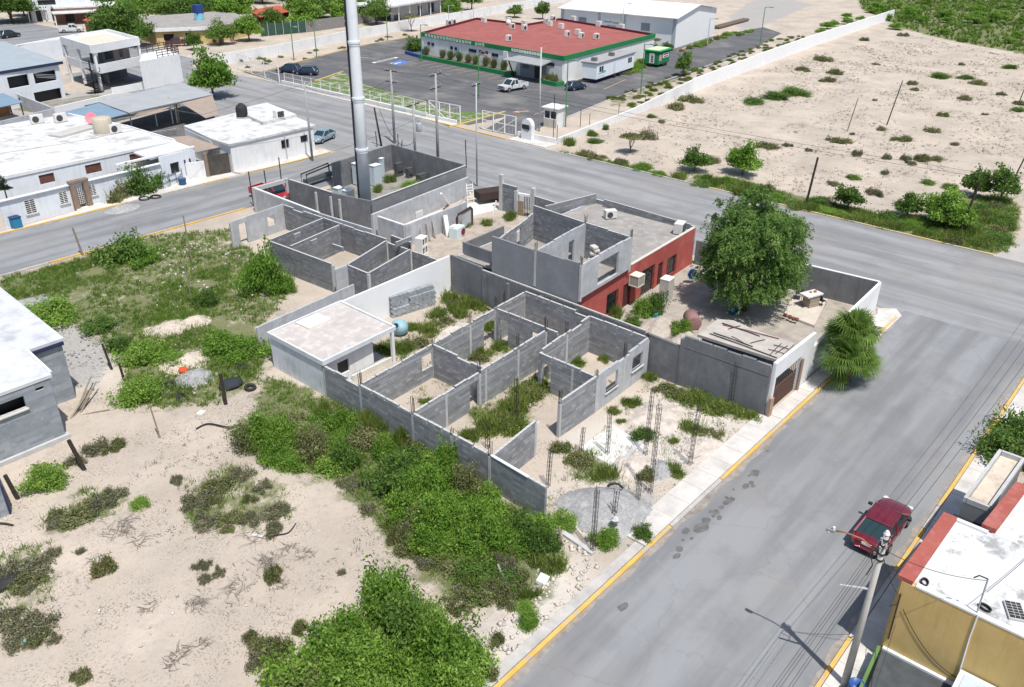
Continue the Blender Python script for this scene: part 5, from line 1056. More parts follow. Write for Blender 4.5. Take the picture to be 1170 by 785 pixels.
def simple_house(label,base,size,rz,h,wm,rm,ops=(),canopy=None):
    t=thing('far_house',label,'house',(*base,0),rz); a,b=size
    mb=MB(); mb.wall((0,0),(a,0),-.1,h,.25,ops); mb.wall((a,.15),(a,b),-.1,h,.25); mb.wall((0,.15),(0,b),-.1,h,.25); mb.wall((.1,b),(a-.1,b),-.1,h,.25); mb.build('wall',wm,t)
    mb=MB(); mb.box(-.2,a+.2,-.2,b+.2,h,h+.3); mb.build('roof',rm,t)
    for o in ops: mb=MB(); mb.box(o[0],o[1],.15,.2,o[2],o[3]); mb.build('window',black_op,t)
    if canopy: mb=MB(); mb.box(canopy[0],canopy[1],-canopy[2],-.25,2.7,2.9); mb.build('canopy',wroof,t); [ (lambda m: (m.box(x-.12,x+.12,-canopy[2]+.2,-canopy[2]+.45,-.1,2.7),m.build('post',white_m,t)))(MB()) for x in (canopy[0]+.3,canopy[1]-.3)]
    return t
simple_house('far white house with tall columns and tan shutter at the top left',G2(38,25),(14,10),-.35,6.,bluewh,wroof,[(1,2.2,0,2.8),(4.5,8.5,0,2.9),(2,6,3.8,5)],(-1.,3.5,1.2))
simple_house('far white house with wide white awning and dark red wall at the top left',G2(66,27),(16,11),-.3,3.4,brk,wroof,[(2,4,.3,2.3),(7,9,.3,2.3)],(-1,10,5.))
simple_house('far bluish white house top partly seen above the awning roof',G2(85,14),(22,10),-.3,5.,bluewh,wroof,[(3,5,2.5,4),(12,14,2.5,4)])
fm = M('green_mesh',(.03,.075,.055),(.045,.095,.07),1.5)
t=thing('green_mesh_fence','dark green mesh fence right of the yellow house','fence',(*G2(297,42),0)); part(t,'mesh',fm,lambda m: m.wall(G2(298,42),G2(350,37),.1,2.6,.06))
for k in range(7): x=298+52*k/6; p=G2(x,42-5*k/6); part(t,'post',conc,lambda m: m.tube([(p[0],p[1]-.1,0),(p[0],p[1]-.1,3.1)],.07,5))
t=thing('grey_board_fence','grey board fence and shed wall beside the green mesh fence','fence',(*G2(351,36),0)); part(t,'boards',M('grey_boards',(.25,.24,.23),(.2,.19,.18),2.),lambda m: (m.wall(G2(351,37),G2(394,31),-.1,2.6,.1),m.wall(G2(395,30.5),G2(440,22),-.1,2.2,.1)))
t=thing('far_shed','grey slanted tin roof among trees behind the board fence','shed',(*G2(365,20),0)); part(t,'roof',M('grey_tin',(.40,.39,.38),(.34,.33,.32),1.),lambda m: m.prism([G2(351,17,3),G2(378,17.5,3),G2(366,6,3.),G2(352,7,3.)],2.8,3.)); part(t,'wall',plasd,lambda m: m.prism([G2(353,18,2.),G2(376,18.5,2.),G2(366,9,2.),G2(354,10,2.)],-.1,2.75))
lw = thing('long_white_wall','long low white wall crossing behind the car park from left to top','wall',(*G2(300,67),0)); part(lw,'wall',white_m,lambda m: [m.wall(G2(*a),G2(*b),-.1,2.1,.25) for a,b in [((236,77),(318,63.5)),((318.3,63.4),(394,47)),((394.3,46.9),(455,35.5)),((455.3,35.4),(560,17.)),((560.3,16.9),(680,-4))]])
tb_ = thing('school_block','pale building with white roof and dark glazed arcade at the top beside the mast','building',(*G2(450,22),0)); b0,b1=G2(447,24),G2(522,10)
part(tb_,'wall',plas,lambda m: m.wall(b0,b1,-.1,3.6,.3,[(1.,4.,0,1.3),(12,14,0,2.6),(17,20,.3,2.8),(23,26,.3,2.8),(29,32,.3,2.8)])); part(tb_,'glazing',M('blue_glass',(.05,.09,.13),(.04,.07,.1),2.,rough=.2),lambda m: m.wall((b0[0],b0[1]+.4),(b1[0],b1[1]+.4),0,3.4,.05))
d=np.array(b1)-np.array(b0); d=d/np.hypot(*d); nb=np.array([-d[1],d[0]]); part(tb_,'roof',wroof,lambda m: m.prism([tuple(np.array(b0)-d*2-nb*2.5),tuple(np.array(b1)+d*2-nb*2.5),tuple(np.array(b1)+d*2+nb*14),tuple(np.array(b0)-d*8+nb*14)],3.62,4.0))
for k in range(8): p=np.array(b0)+d*(1+k*4.9)-nb*1.8; part(tb_,'post',white_m,lambda m: m.tube([(*p,0),(*p,3.6)],.16,5))
# ================================================================ CLINIC COMPOUND
green_m = M('green_trim',(.02,.20,.07),(.018,.17,.06),.6); redr = M('brick_red_roof',(.33,.105,.092),(.27,.085,.075),.35,(.38,.16,.14),.5,(.5,.72),.6)
K = [(124.6,132.9),(122.6,94.8),(157.,98.2),(162.,126.8),(149.6,126.0),(149.,140.6)]
cl = thing('clinic','single storey white clinic with flat brick red roof and green band','clinic',(122.6,94.8,0))
part(cl,'wall',white_m,lambda m: [m.wall(K[i],K[(i+1)%6],-.1,3.95,.25+.01*i) for i in range(6)])
part(cl,'roof',redr,lambda m: m.prism(K,4.2,4.3))
part(cl,'green_band',green_m,lambda m: (m.wall((124.5,133.1),(122.45,94.6),3.96,4.75,.3),m.wall((122.4,94.55),(157.2,98.05),3.965,4.76,.3)))
part(cl,'roof_edge',M('maroon_edge',(.14,.02,.035),(.12,.018,.03),.5),lambda m: [m.wall(K[i],K[(i+1)%6],3.97,4.72,.28+.01*i) for i in (2,3,4,5)])
part(cl,'white_pilaster',white_m,lambda m: m.wall((123.1,109.2),(123.05,108.2),-.1,3.9,.55))
fx = lambda y: 122.6+(y-94.8)*.0525
def facade(name, y0, y1, z0, z1, mat, off=.16, th=.05): part(cl,name,mat,lambda m: m.wall((fx(y1)-off,y1),(fx(y0)-off,y0),z0,z1,th))
def fpy(x,y): s_,z_=ONW(K[1],K[0],x,y); return K[1][1]+s_*.9986, z_
for (a,b,c,d_) in [(489,48,492,51),(493.5,49,496.5,52),(515,53,518,56),(520,54,523,57),(536.5,56,545,59.5),(548,57.5,558,61.5),(562.5,61,570,64.5),(624.5,71,634,75.5)]:
    y0,z1=fpy(a,b); y1,z0=fpy(c,d_); facade('slot_window',min(y0,y1),max(y0,y1),(z0+z1)/2-.28,(z0+z1)/2+.28,M('navy_glass',(.02,.025,.06),rough=.2))
# raised letters on the band (too small in the photo to read: pale letter-like strokes), wall murals
def letters(m,y_hi,y_lo,n,z0,z1):
    st=(y_hi-y_lo)/n
    for k in range(n):
        if n>15 and rnd.random()<.12: continue
        y=y_hi-k*st; x=fx(y)-.36
        for q in range(2): m.box(x-.03,x+.03,y-st*(.18+.42*q)-.08,y-st*(.18+.42*q)+.08,z0,z1)
        zz=rnd.choice([z0,(z0+z1)/2-.05,z1-.14]); m.box(x-.035,x+.028,y-st*.6,y-st*.2,zz,zz+.13)
part(cl,'sign_letters',M('silver_letters',(.62,.67,.66),(.5,.55,.55),2.),lambda m: letters(m,131.6,114.2,19,4.05,4.6)); part(cl,'sign_letters',white_m,lambda m: letters(m,107.2,99.6,12,4.1,4.6))
def mural(m,pts,w):
    for a,b in zip(pts,pts[1:]):
        ya,za=fpy(*a); yb,zb=fpy(*b); dy,dz=yb-ya,zb-za; L=math.hypot(dy,dz) or 1; ny,nz=-dz/L*w/2,dy/L*w/2
        P=[(ya+ny,za+nz),(yb+ny,zb+nz),(yb-ny,zb-nz),(ya-ny,za-nz)]
        m.add([(fx(y)-.19,y,z) for y,z in P]+[(fx(y)-.12,y,z) for y,z in P],[(3,2,1,0),(0,1,5,4),(1,2,6,5),(2,3,7,6),(3,0,4,7)]); m.add([(fx(y)-.191,y,z) for y,z in P],[(0,1,2,3)])
part(cl,'mural_figure',M('teal_paint',(.15,.42,.38),(.2,.46,.42),1.),lambda m: mural(m,[(515,58),(518,63),(522,60),(525,56),(526,60),(524,66)],.28))
part(cl,'mural_figure',M('rose_paint',(.55,.28,.28),(.6,.36,.34),1.),lambda m: (mural(m,[(548,62),(551,58),(555,59),(556,63),(553,68)],.3),mural(m,[(556,64),(561,67),(563,75),(556,77)],.3)))
part(cl,'mural_figure',M('grey_blue_paint',(.40,.46,.52),(.5,.55,.6),1.),lambda m: mural(m,[(553,69),(556,66),(560,68),(562,74)],.25))
part(cl,'blue_corner',M('royal_blue_paint',(.03,.08,.28)),lambda m: m.wall((124.35,132.8),(124.3,131.9),0,1.5,.3))
# entrance canopy
part(cl,'entrance_canopy',M('grey_canopy',(.32,.33,.34),(.27,.28,.29),1.),lambda m: m.prism([(123.0,105.2),(119.2,106.2),(119.0,96.9),(122.4,97.2)],[3.5,3.1,3.1,3.5],[3.65,3.25,3.25,3.65]))
for y in (105.2,98.): part(cl,'canopy_strut',ironm,lambda m: (m.tube([(119.8,y,3.1),(121.4,y,.1)],.13,5)))
part(cl,'entrance_wall',M('grey_entrance',(.30,.32,.36),(.26,.28,.32),.6),lambda m: m.wall((fx(105)-.2,105),(fx(98.6)-.2,98.6),0,3.3,.06)); part(cl,'entrance_door',black_op,lambda m: m.wall((fx(102)-.26,101.4),(fx(100)-.26,99.9),0,2.4,.05)); part(cl,'entrance_window',M('grey_window',(.15,.17,.18),(.11,.13,.14),2.),lambda m: m.wall((fx(104)-.26,104.3),(fx(103)-.26,102.9),1.5,2.7,.05))
# planters
t=thing('green_planter','long green painted planter kerb along the clinic front','planter',(122.5,118,0)); part(t,'kerb',green_m,lambda m: m.prism([(123.6,131.5),(122.2,131.6),(120.8,105.6),(122.4,105.5)],-.1,.75)); part(t,'blue_kerb',MATS['royal_blue_paint'],lambda m: m.wall((122.9,131.7),(124.2,137.5),-.1,.6,.6))
part(t,'soil',M('planter_soil',(.16,.12,.08)),lambda m: m.prism([(123.4,131.2),(122.6,131.2),(121.2,106.),(122.2,106.)],.755,.78))
t=thing('green_planter','short green planter at the clinic corner with dry bushes','planter',(121.5,96,0)); part(t,'kerb',green_m,lambda m: m.prism([(122.2,98.2),(119.9,98.),(119.6,93.9),(121.3,93.3),(122.3,94.6)],-.1,.7)); part(t,'soil',MATS['planter_soil'],lambda m: m.prism([(122.,98.),(120.2,97.8),(120.,94.2),(121.2,93.8),(122.,94.7)],.705,.73))
for i,(x,y) in enumerate([(513,29),(518,28),(553,26),(581.5,26.5),(585,33),(599,29.5),(599,35),(581,47),(628,30),(641,33),(655,24.5),(684,30.5),(710,34),(648,42),(664,44),(681,45),(660,40),(632,24),(624,27)]):
    p=G(x,y,4.31); ac_unit('small white air conditioner on the brick red clinic roof',p,rnd.choice([0,1.57,.2]),'air conditioners on the clinic roof',(1.1,.8,1.1))
p=G(581,28,4.31); t=MB(); t.smooth=True; t.lathe([(.1,0),(.55,.1),(.6,.5),(.45,.95),(.1,1.1)],n=14); o=t.build('roof_tank',MATS['white_enamel']); o.location=p; tag(o,'round white tank at the back edge of the red clinic roof','water tank')
# office trailer
def xf(a,b): d=np.array(b)-np.array(a); return math.atan2(d[1],d[0])
ta,tb2=G2(681,96),G2(722,82); t=thing('office_trailer','long white office trailer with grey roof parked beside the clinic','trailer',(*ta,0),xf(ta,tb2)); LT=math.hypot(tb2[0]-ta[0],tb2[1]-ta[1])+.6
mb=MB(); mb.box(0,LT,0,3.,.75,3.35); mb.build('body',M('trailer_white',(.74,.78,.82),(.70,.74,.78),.5),t,bevel=.04); mb=MB(); mb.box(-.15,LT+.15,-.15,3.15,3.355,3.6); mb.build('roof',M('grey_trailer_roof',(.36,.35,.35),(.30,.29,.29),1.),t); mb=MB(); mb.box(-.17,LT+.17,-.17,3.17,3.4,3.5); mb.build('roof_edge',M('purple_grey_edge',(.16,.15,.24)),t)
mb=MB(); mb.box(.1,LT-.1,.2,2.8,.4,.74); mb.build('chassis',M('navy_chassis',(.02,.025,.07)),t)
for x in (1.,LT-2.6): mb=MB(); mb.box(x,x+1.5,-.03,.02,1.9,2.8); mb.build('window',glassm,t); mb=MB(); mb.box(x+.7,x+.8,-.04,-.031,1.9,2.8); mb.build('window_post',MATS['trailer_white'],t)
mb=MB(); mb.box(LT*.42,LT*.42+1.,-.02,.02,.85,2.9); mb.build('door',M('trailer_door',(.66,.70,.74)),t); mb=MB(); mb.box(.5,3.4,-.014,-.006,1.55,1.7); mb.box(1.8,3.5,-.016,-.006,1.66,1.95); mb.build('teal_emblem',M('teal_emblem',(.10,.36,.45),(.2,.42,.5),3.),t); mb=MB()
for k in range(7): mb.box(.5+k*.38,.5+k*.38+.22,-.014,-.004,1.05,1.2)
mb.build('lettering',M('grey_lettering',(.35,.4,.45)),t)
for x in (LT*.48,LT*.62):
    for y in (.1,2.9): mb=MB(); mb.tube([(x,y-.18,.42),(x,y+.1,.42)],.42,16); mb.build('wheel',blackm,t)
for x in (1.6,LT*.55): mb=MB(); mb.box(x-.4,x+.4,1.,1.9,3.61,4.2); mb.build('roof_cooler',M('dark_grey_steel',(.16,.16,.165)),t)
mb=MB(); mb.tube([(LT,.6,.5),(LT+1.8,1.5,.5),(LT,2.4,.5)],.1,5); mb.box(LT+1.4,LT+1.7,1.2,1.8,.2,.9); mb.build('hitch',MATS['navy_chassis'],t)
# green food trailer
ga_,gb_=G2(752,77.5),G2(763,74.2); t=thing('green_trailer','bright green vending trailer with white sign panels beside the white warehouse','trailer',(*ga_,0),xf(ga_,gb_)+.02); 
gm=M('vivid_green',(.02,.19,.075),(.018,.16,.065),.8,obj=True); mb=MB(); mb.box(-.2,4.7,0,3.1,.5,2.9); mb.build('body',gm,t,bevel=.1); mb=MB(); mb.box(-.35,4.9,-.3,3.25,2.905,3.2); mb.build('roof',M('bright_green',(.03,.34,.10),(.03,.3,.09),.8),t,bevel=.1); mb=MB(); mb.box(-.1,4.7,.1,3.0,3.205,3.24); mb.build('roof_top',M('pale_green_top',(.55,.62,.42),(.5,.58,.38),.8),t)
mb=MB(); mb.box(-.24,-.19,.9,1.95,.75,2.6); mb.build('sign_panel',MATS['white_enamel'],t); mb=MB()
for z in (.95,1.35,1.75): mb.box(-.26,-.235,1.1,1.6,z,z+.28)
mb.build('sign_squares',M('teal_dark',(.02,.12,.10)),t); mb=MB()
for z in (2.1,2.25,2.38): mb.box(-.26,-.236,1.05,1.75,z,z+.06)
mb.build('sign_lines',M('grey_lettering'),t); mb=MB(); mb.box(1.6,4.2,-.04,.02,1.6,2.5); mb.build('menu_panel',MATS['white_enamel'],t); mb=MB(); mb.box(1.8,4.0,-.055,-.035,2.15,2.35); mb.box(2.,3.9,-.055,-.035,1.75,1.95); mb.build('menu_lines',M('dark_grey_print',(.1,.1,.11)),t); mb=MB(); mb.box(.1,1.1,-.03,.02,1.2,2.4); mb.build('picture_panel',M('rose_paint'),t)
for x in (2.2,3.2): mb=MB(); mb.tube([(x,-.1,.36),(x,.12,.36)],.36,14); mb.build('wheel',blackm,t)
# warehouse
wa,wb_,wc=(170.6,101.2),(193.6,104.4),(181.,130.); t=thing('warehouse','white steel warehouse with low gable roof beyond the clinic','warehouse',(*wa,0))
u=np.array(wb_)-np.array(wa); v_=np.array((-u[1],u[0])); v_=v_/np.hypot(*v_)*29.; wd=tuple(np.array(wa)+v_); we=tuple(np.array(wb_)+v_)
wh=M('shaded_ribbed_steel',(.72,.76,.80),(.68,.72,.76),.4,rough=.5); sunlitw=M('sunlit_steel',(.80,.81,.82),(.77,.78,.79),.4,rough=.5)  # same white steel: bluish shade and bright sun put into the two wall colours
part(t,'long_wall',wh,lambda m: m.wall(wd,wa,-.1,6.2,.2,[(2.,3.,0.,0)])) ; part(t,'gable_wall',sunlitw,lambda m: (m.wall(wa,tuple((np.array(wa)+np.array(wb_))/2),-.1,6.2,.2,z1b=7.9),m.wall(tuple((np.array(wa)+np.array(wb_))/2),wb_,-.1,7.9,.2,z1b=6.2)))
part(t,'back_wall',wh,lambda m: (m.wall(wb_,we,-.1,6.15,.2),m.wall(we,wd,-.1,6.15,.2)))
def groof(m):
    A,B,D,E=[np.array(q) for q in (wa,wb_,wd,we)]; eu=u/np.hypot(*u); ev=v_/np.hypot(*v_); A=A-eu*.9-ev*.6; B=B+eu*.9-ev*.6; D=D-eu*.9+ev*.6; E=E+eu*.9+ev*.6; m1,m2=(A+B)/2,(D+E)/2
    m.prism([tuple(A),tuple(m1),tuple(m2),tuple(D)],[6.2,7.95,7.95,6.2],[6.35,8.1,8.1,6.35]); m.prism([tuple(m1),tuple(B),tuple(E),tuple(m2)],[7.95,6.2,6.2,7.95],[8.1,6.35,6.35,8.1])
part(t,'roof',M('white_steel_roof',(.78,.80,.82),(.74,.76,.78),.4,rough=.45),groof)
trim=M('grey_trim',(.42,.47,.51),(.38,.43,.47),1.)
eu=u/np.hypot(*u); ev=v_/np.hypot(*v_)
def wbox(name,s0,s1,z0,z1,mat,off=.14,th=.06): part(t,name,mat,lambda m: m.wall(tuple(np.array(wa)+ev*s1-eu*off),tuple(np.array(wa)+ev*s0-eu*off),z0,z1,th))
wbox('corner_trim',-.05,.75,0,6.2,trim); wbox('corner_trim',28.2,29.,0,6.2,trim); wbox('downpipe',12.2,12.9,0,6.2,trim); wbox('downpipe',18.6,19.2,0,6.2,trim)
wbox('vent_window',6.2,8.3,3.1,4.7,M('grey_louvre',(.28,.31,.33),(.22,.25,.27),3.)); wbox('vent_window',22.2,24.2,3.,4.7,M('grey_louvre')); wbox('sign_board',13.2,18.2,2.2,5.2,M('pale_sign',(.74,.80,.80)),.15); wbox('dark_door_top',14.5,16.5,1.3,2.1,black_op,.2)
part(t,'sign_lines',M('grey_lettering'),lambda m: [m.wall(tuple(np.array(wa)+ev*s1-eu*.2),tuple(np.array(wa)+ev*s0-eu*.2),z0,z1,.04) for s0,s1,z0,z1 in [(13.8,15.4,4.,4.3),(15.6,17.6,4.1,4.4),(14.4,15.6,3.3,3.55),(15.8,16.8,3.35,3.6)]])
part(t,'ground_sill',M('plinth_grey'),lambda m: m.wall(tuple(np.array(wa)+ev*29-eu*.1),tuple(np.array(wa)-eu*.1),-.1,.3,.35))
# guard booth
bp=G(636,147); t=thing('guard_booth','white guard booth with flat roof and dark windows at the car park gate','booth',(bp[0],bp[1],0),.12)
mb=MB(); mb.wall((-.0,2.2),(0,0),-.05,2.7,.1,[(.15,1.0,1.3,2.35),(1.15,2.05,1.3,2.35)]); mb.wall((.06,0),(2.3,0),-.05,2.7,.1); mb.wall((2.3,.06),(2.3,2.2),-.05,2.7,.1); mb.wall((2.24,2.2),(.06,2.2),-.05,2.7,.1); mb.build('wall',white_m,t); mb=MB(); mb.box(-.3,2.6,-.3,2.5,2.71,2.9); mb.build('roof',MATS['white_enamel'],t,bevel=.03)
mb=MB(); mb.box(.02,.05,.15,1.05,1.3,2.35); mb.box(.02,.05,1.2,2.05,1.3,2.35); mb.build('window',glassm,t); mb=MB(); mb.box(-.06,-.01,.05,2.15,.05,1.2); mb.build('lower_panel',M('beige_panel',(.5,.47,.42)),t)
sp=G(603,160); t=thing('meter_cabinet','white arched meter cabinet with black panel behind the low white gate wall','cabinet',(sp[0],sp[1],0),1.57+3.14); mb=MB(); mb.prism([(-.9,-.35),(.9,-.35),(.9,.35),(-.9,.35)],-.1,2.1); mb.tube([(0,-.35,2.05),(0,.35,2.05)],.88,18); mb.build('body',white_m,t); mb=MB(); mb.box(-.75,.55,-.39,-.36,1.55,2.15); mb.build('panel',black_op,t)
# fences and gates
fencem=MATS['white_enamel']
def railing(label,a,b,h,npost,name='fence',cat='fence',zb=.0,rails=(.3,.95),diag=False,mat=None,r=.055):
    p,q=np.array(a),np.array(b); t=thing(name,label,cat,(*p,0)); m_=mat or fencem
    for k in range(npost+1): c=p+(q-p)*k/npost; part(t,'post',m_,lambda m: m.tube([(*c,zb),(*c,h)],r*1.15,5))
    part(t,'rail',m_,lambda m: [m.tube([(*p,zb+(h-zb)*f),(*q,zb+(h-zb)*f)],r*.7,4) for f in rails])
    nb=int(np.hypot(*(q-p))/.6); part(t,'mesh_wires',M('galvanised_mesh',(.50,.53,.54),(.46,.48,.5),2.),lambda m: [m.tube([(*(p+(q-p)*k/nb),zb),(*(p+(q-p)*k/nb),h)],.014,3) for k in range(nb)])
    if diag: part(t,'brace',m_,lambda m: m.tube([(*p,h*.9),(*(p+(q-p)*.55),zb+.1)],r*.8,4))
    return t
railing('white mesh fence on low white wall along the car park front',(88.5,99.4),(88.0,129.),2.0,12,zb=.62,rails=(.02,.5,1.)); railing('short white fence bay beside the large gate post',(88.3,94.),(88.45,99.),2.3,2,zb=.62,rails=(.02,.5,1.))
t=thing('low_wall','low white wall carrying the car park fence','wall',(88.3,110,0)); part(t,'wall',white_m,lambda m: (m.wall((88.2,87.4),(87.9,93.6),-.1,.6,.25),m.wall((88.4,93.7),(88.0,130),-.1,.62,.25)))
railing('white sliding gate with diagonal brace left of the parking exit',(88.35,93.2),(88.75,87.2),2.6,3,'gate','gate',.15,(0.,.5,1.),True,r=.09); railing('white sliding gate with diagonal brace right of the parking exit',(88.9,76.6),(88.6,82.6),2.7,3,'gate','gate',.15,(0.,.5,1.),True,r=.09)
railing('white gate frame at the far end of the car park fence',(88.,130.6),(90.4,147.),2.9,3,'gate','gate',.1,(.0,.5,1.),True,r=.1)
t=thing('low_wall','low white wall with rounded end beside the meter cabinet','wall',(89.4,73,0)); part(t,'wall',white_m,lambda m: m.wall((88.9,76.2),(89.5,69.9),-.1,.8,.25))
bw=thing('boundary_wall','long straight white wall between the car park verge and the bare desert lot','wall',(89.6,69.8,0)); PB_=[G2(637,165),G2(720,133),G2(790,106),G2(860,79),G2(928,53.5),G2(1020,21)]
for i,(a,b) in enumerate(zip(PB_,PB_[1:])): part(bw,'wall',bright if i>1 else white_m,lambda m: m.wall(a,tuple(np.array(b)-.02*(np.array(b)-np.array(a))/np.hypot(*(np.array(b)-np.array(a)))),-.1,[.85,1.0,2.3,2.6,2.6][i],.25,z1b=[1.0,2.2,2.5,2.6,2.3][i]))
for k in range(6): f=k/5; c=np.array(PB_[0])*(1-f)+np.array(PB_[2])*f; part(bw,'post',ironm,lambda m: m.tube([(c[0],c[1]+.12,.5),(c[0],c[1]+.12,2.6)],.04,4))
lampg=M('green_lamp_paint',(.09,.24,.09),(.07,.2,.08),2.)
def lamp(foot,ytop,label,mat,arm=(0,-1.2)):
    p=G(*foot); h=height_at(foot,ytop); t=thing('street_lamp',label,'street lamp',(p[0],p[1],0)); mb=MB(); mb.tube([(0,0,-.05),(0,0,h)],[.11,.07],8); mb.build('pole',mat,t); mb=MB(); mb.tube([(0,0,h-.1),(arm[0],arm[1],h+.05)],.05,5); mb.build('arm',mat,t); mb=MB(); mb.obox((arm[0]*1.3,arm[1]*1.3,h+.05),(.35 if not arm[0] else .8,.8 if not arm[0] else .35,.16)); mb.build('lamp_head',M('grey_lamp',(.3,.31,.32)),t)
lamp((336,69),30,'green lamp post behind the blue cars at the far left of the car park',lampg); lamp((362,66),28,'green lamp post left of the mast by the yellow kerb',lampg); lamp((443,47),15,'green lamp post right of the mast by the yellow kerb',lampg); lamp((646,145),68,'green lamp post beside the guard booth',lampg); lamp((732,107),50,'green lamp post beside the office trailer',lampg); lamp((547,112),62,'thin green lamp post in front of the clinic planter',lampg); lamp((482,70),28,'green lamp post at the left corner of the clinic',lampg)
lamp((710,50),4,'grey lamp post in front of the warehouse long wall',conc); lamp((808,52),21,'grey lamp post at the right end of the warehouse',conc); lamp((513,36),6,'lamp post behind the clinic by the long white wall',conc); lamp((541,22),-4,'lamp post beside the trees behind the clinic roof',conc); lamp((868,53),8,'green lamp post on the far verge right of the warehouse',lampg)
t,_=pole((616,150),54,.13,.09,'tall grey metal pole beside the guard booth',[(4.2,1.1,1.4)],MATS['galvanised'],name='metal_pole',cat='pole',insul=False) if 'galvanised' in MATS else (None,None)
for (x,y,yt,l) in [(632,162,108,'thin black post behind the low gate wall'),(663,145,125,'thin dark post on the gravel beside the white boundary wall')]:
    p=G(x,y); tb3=MB(); tb3.tube([(0,0,0),(0,0,height_at((x,y),yt))],.05,5); o=tb3.build('post',ironm); o.location=p; tag(o,l,'post')
# desert lot posts
for (x,y,yt,lx,l) in [(920,237,180,.35,'thick dark post leaning at the roadside edge of the desert lot'),(968,150,112,.6,'thin grey post leaning in the middle of the desert lot, left one'),(1013,143,92,.9,'dark post leaning in the middle of the desert lot'),(1095,268,207,.7,'thick dark post in the green corner of the desert lot'),(1157,207,165,.9,'dark leaning post at the right edge of the desert lot'),(1163,120,102,.3,'small far post at the right edge of the desert lot')]:
    p=G(x,y); h=height_at((x,y),yt); tb3=MB(); tb3.tube([(0,0,-.1),(lx*RT[0]+.1,lx*RT[1],h)],[.14,.11] if 'thick' in l else [.09,.07],7); o=tb3.build('wooden_post',darkwood if 'grey' not in l else wood); o.location=p; tag(o,l,'post')
t=thing('pipe_stack','dark pipes lying on the ground right of the warehouse','pipes',G(835,29)); mb=MB(); [mb.tube([(-9,-.6*k,.4),(11,-.6*k+2,.4)],.35,8) for k in range(3)]; mb.build('pipes',M('brown_pipe',(.16,.12,.09),(.12,.09,.07),1.),t)
# ================================================================ YELLOW HOUSE, NEAR POLE, GREY HOUSE AT LEFT
yh = thing('yellow_walled_house','near house with mustard yellow side wall, white flat roof and brick red copings','house',(31,5,0))
must = M('mustard_wall',(.60,.43,.175),(.53,.38,.15),.7,(.64,.49,.25),.9,(.52,.72),.5,streak=(.42,.28,.09))
ZR = 4.75
part(yh,'side_wall',must,lambda m: m.wall((31.0,4.95),(31.0,-9),.9,ZR-.02,.22)); part(yh,'street_wall',must,lambda m: m.wall((31.15,4.97),(36.5,4.86),-.1,ZR-.03,.2))
part(yh,'inner_wall',white_m,lambda m: (m.wall((36.5,4.75),(36.5,3.1),-.1,ZR-.04,.2),m.wall((36.6,3.05),(41.,2.75),-.1,ZR-.05,.2)))
part(yh,'roof',M('cracked_white_roof',(.61,.61,.605),(.53,.53,.525),.7,(.27,.27,.265),.9,(.54,.63),.85,bump=.1),lambda m: m.prism([(31.12,-9),(36.6,-9),(36.6,2.95),(36.4,4.8),(31.12,4.9)],ZR-.2,ZR))
part(yh,'roof',MATS['cracked_white_roof'],lambda m: m.prism([(36.62,-9),(41.2,-9),(41.2,2.7),(36.62,2.98)],ZR-.2,ZR-.004))
part(yh,'roof_lip',white_m,lambda m: (m.wall((31.0,4.4),(31.0,-9),ZR-.018,ZR+.07,.26),m.wall((36.5,4.6),(36.5,3.1),ZR+.002,ZR+.12,.2)))
redc = M('red_coping',(.36,.10,.08),(.32,.085,.07),.9,(.42,.17,.14),1.5)
part(yh,'red_coping',redc,lambda m: (m.prism([(30.9,4.55),(36.5,4.42),(36.5,5.02),(30.9,5.16)],ZR+.01,ZR+.2),m.prism([(36.7,2.85),(41.2,2.55),(41.2,3.1),(36.7,3.45)],ZR+.012,ZR+.26)))
part(yh,'lower_roof',M('dark_slate_roof',(.075,.085,.09),(.055,.06,.065),2.,rough=.7),lambda m: m.prism([(27.6,4.5),(30.85,4.9),(30.85,-9),(27.6,-9)],.7,.88)); part(yh,'lower_edge',white_m,lambda m: m.wall((30.8,4.9),(30.8,-9),.882,.99,.16)); part(yh,'lower_fascia',M('lime_green_paint',(.13,.23,.07),(.10,.18,.055),1.),lambda m: (m.wall((27.4,4.75),(30.8,5.05),.2,.94,.14),m.wall((27.5,4.6),(27.5,-9),.2,.93,.12)))
part(yh,'balcony_box',M('grey_balcony',(.22,.23,.235),(.18,.19,.195),1.2),lambda m: m.prism([(39.75,3.62),(45.4,3.4),(45.4,4.62),(39.75,4.8)],-.1,3.7)); part(yh,'balcony_floor',M('stained_cream_floor',(.62,.54,.44),(.50,.43,.35),1.2,(.36,.3,.25),1.,(.5,.66),.7),lambda m: m.prism([(39.9,3.75),(45.3,3.53),(45.3,4.48),(39.9,4.66)],3.702,3.72)); part(yh,'balcony_rim',conc,lambda m: [m.wall(a,b,3.705,3.98+.004*i,.16) for i,(a,b) in enumerate([((39.75,4.76),(45.4,4.58)),((39.82,3.68),(39.82,4.66)),((39.92,3.67),(45.4,3.45)),((45.32,3.55),(45.32,4.48))])])
part(yh,'dark_awning',M('dark_tarp',(.025,.03,.038),(.018,.02,.026),2.),lambda m: m.prism([(36.7,3.55),(39.6,3.5),(39.6,5.0),(36.7,5.2)],2.9,2.96)); part(yh,'blue_grey_roof',M('blue_grey_tarp',(.05,.075,.115),(.04,.06,.09),1.),lambda m: m.prism([(41.25,-6),(46,-6),(46,3.),(41.25,2.9)],3.6,3.68))
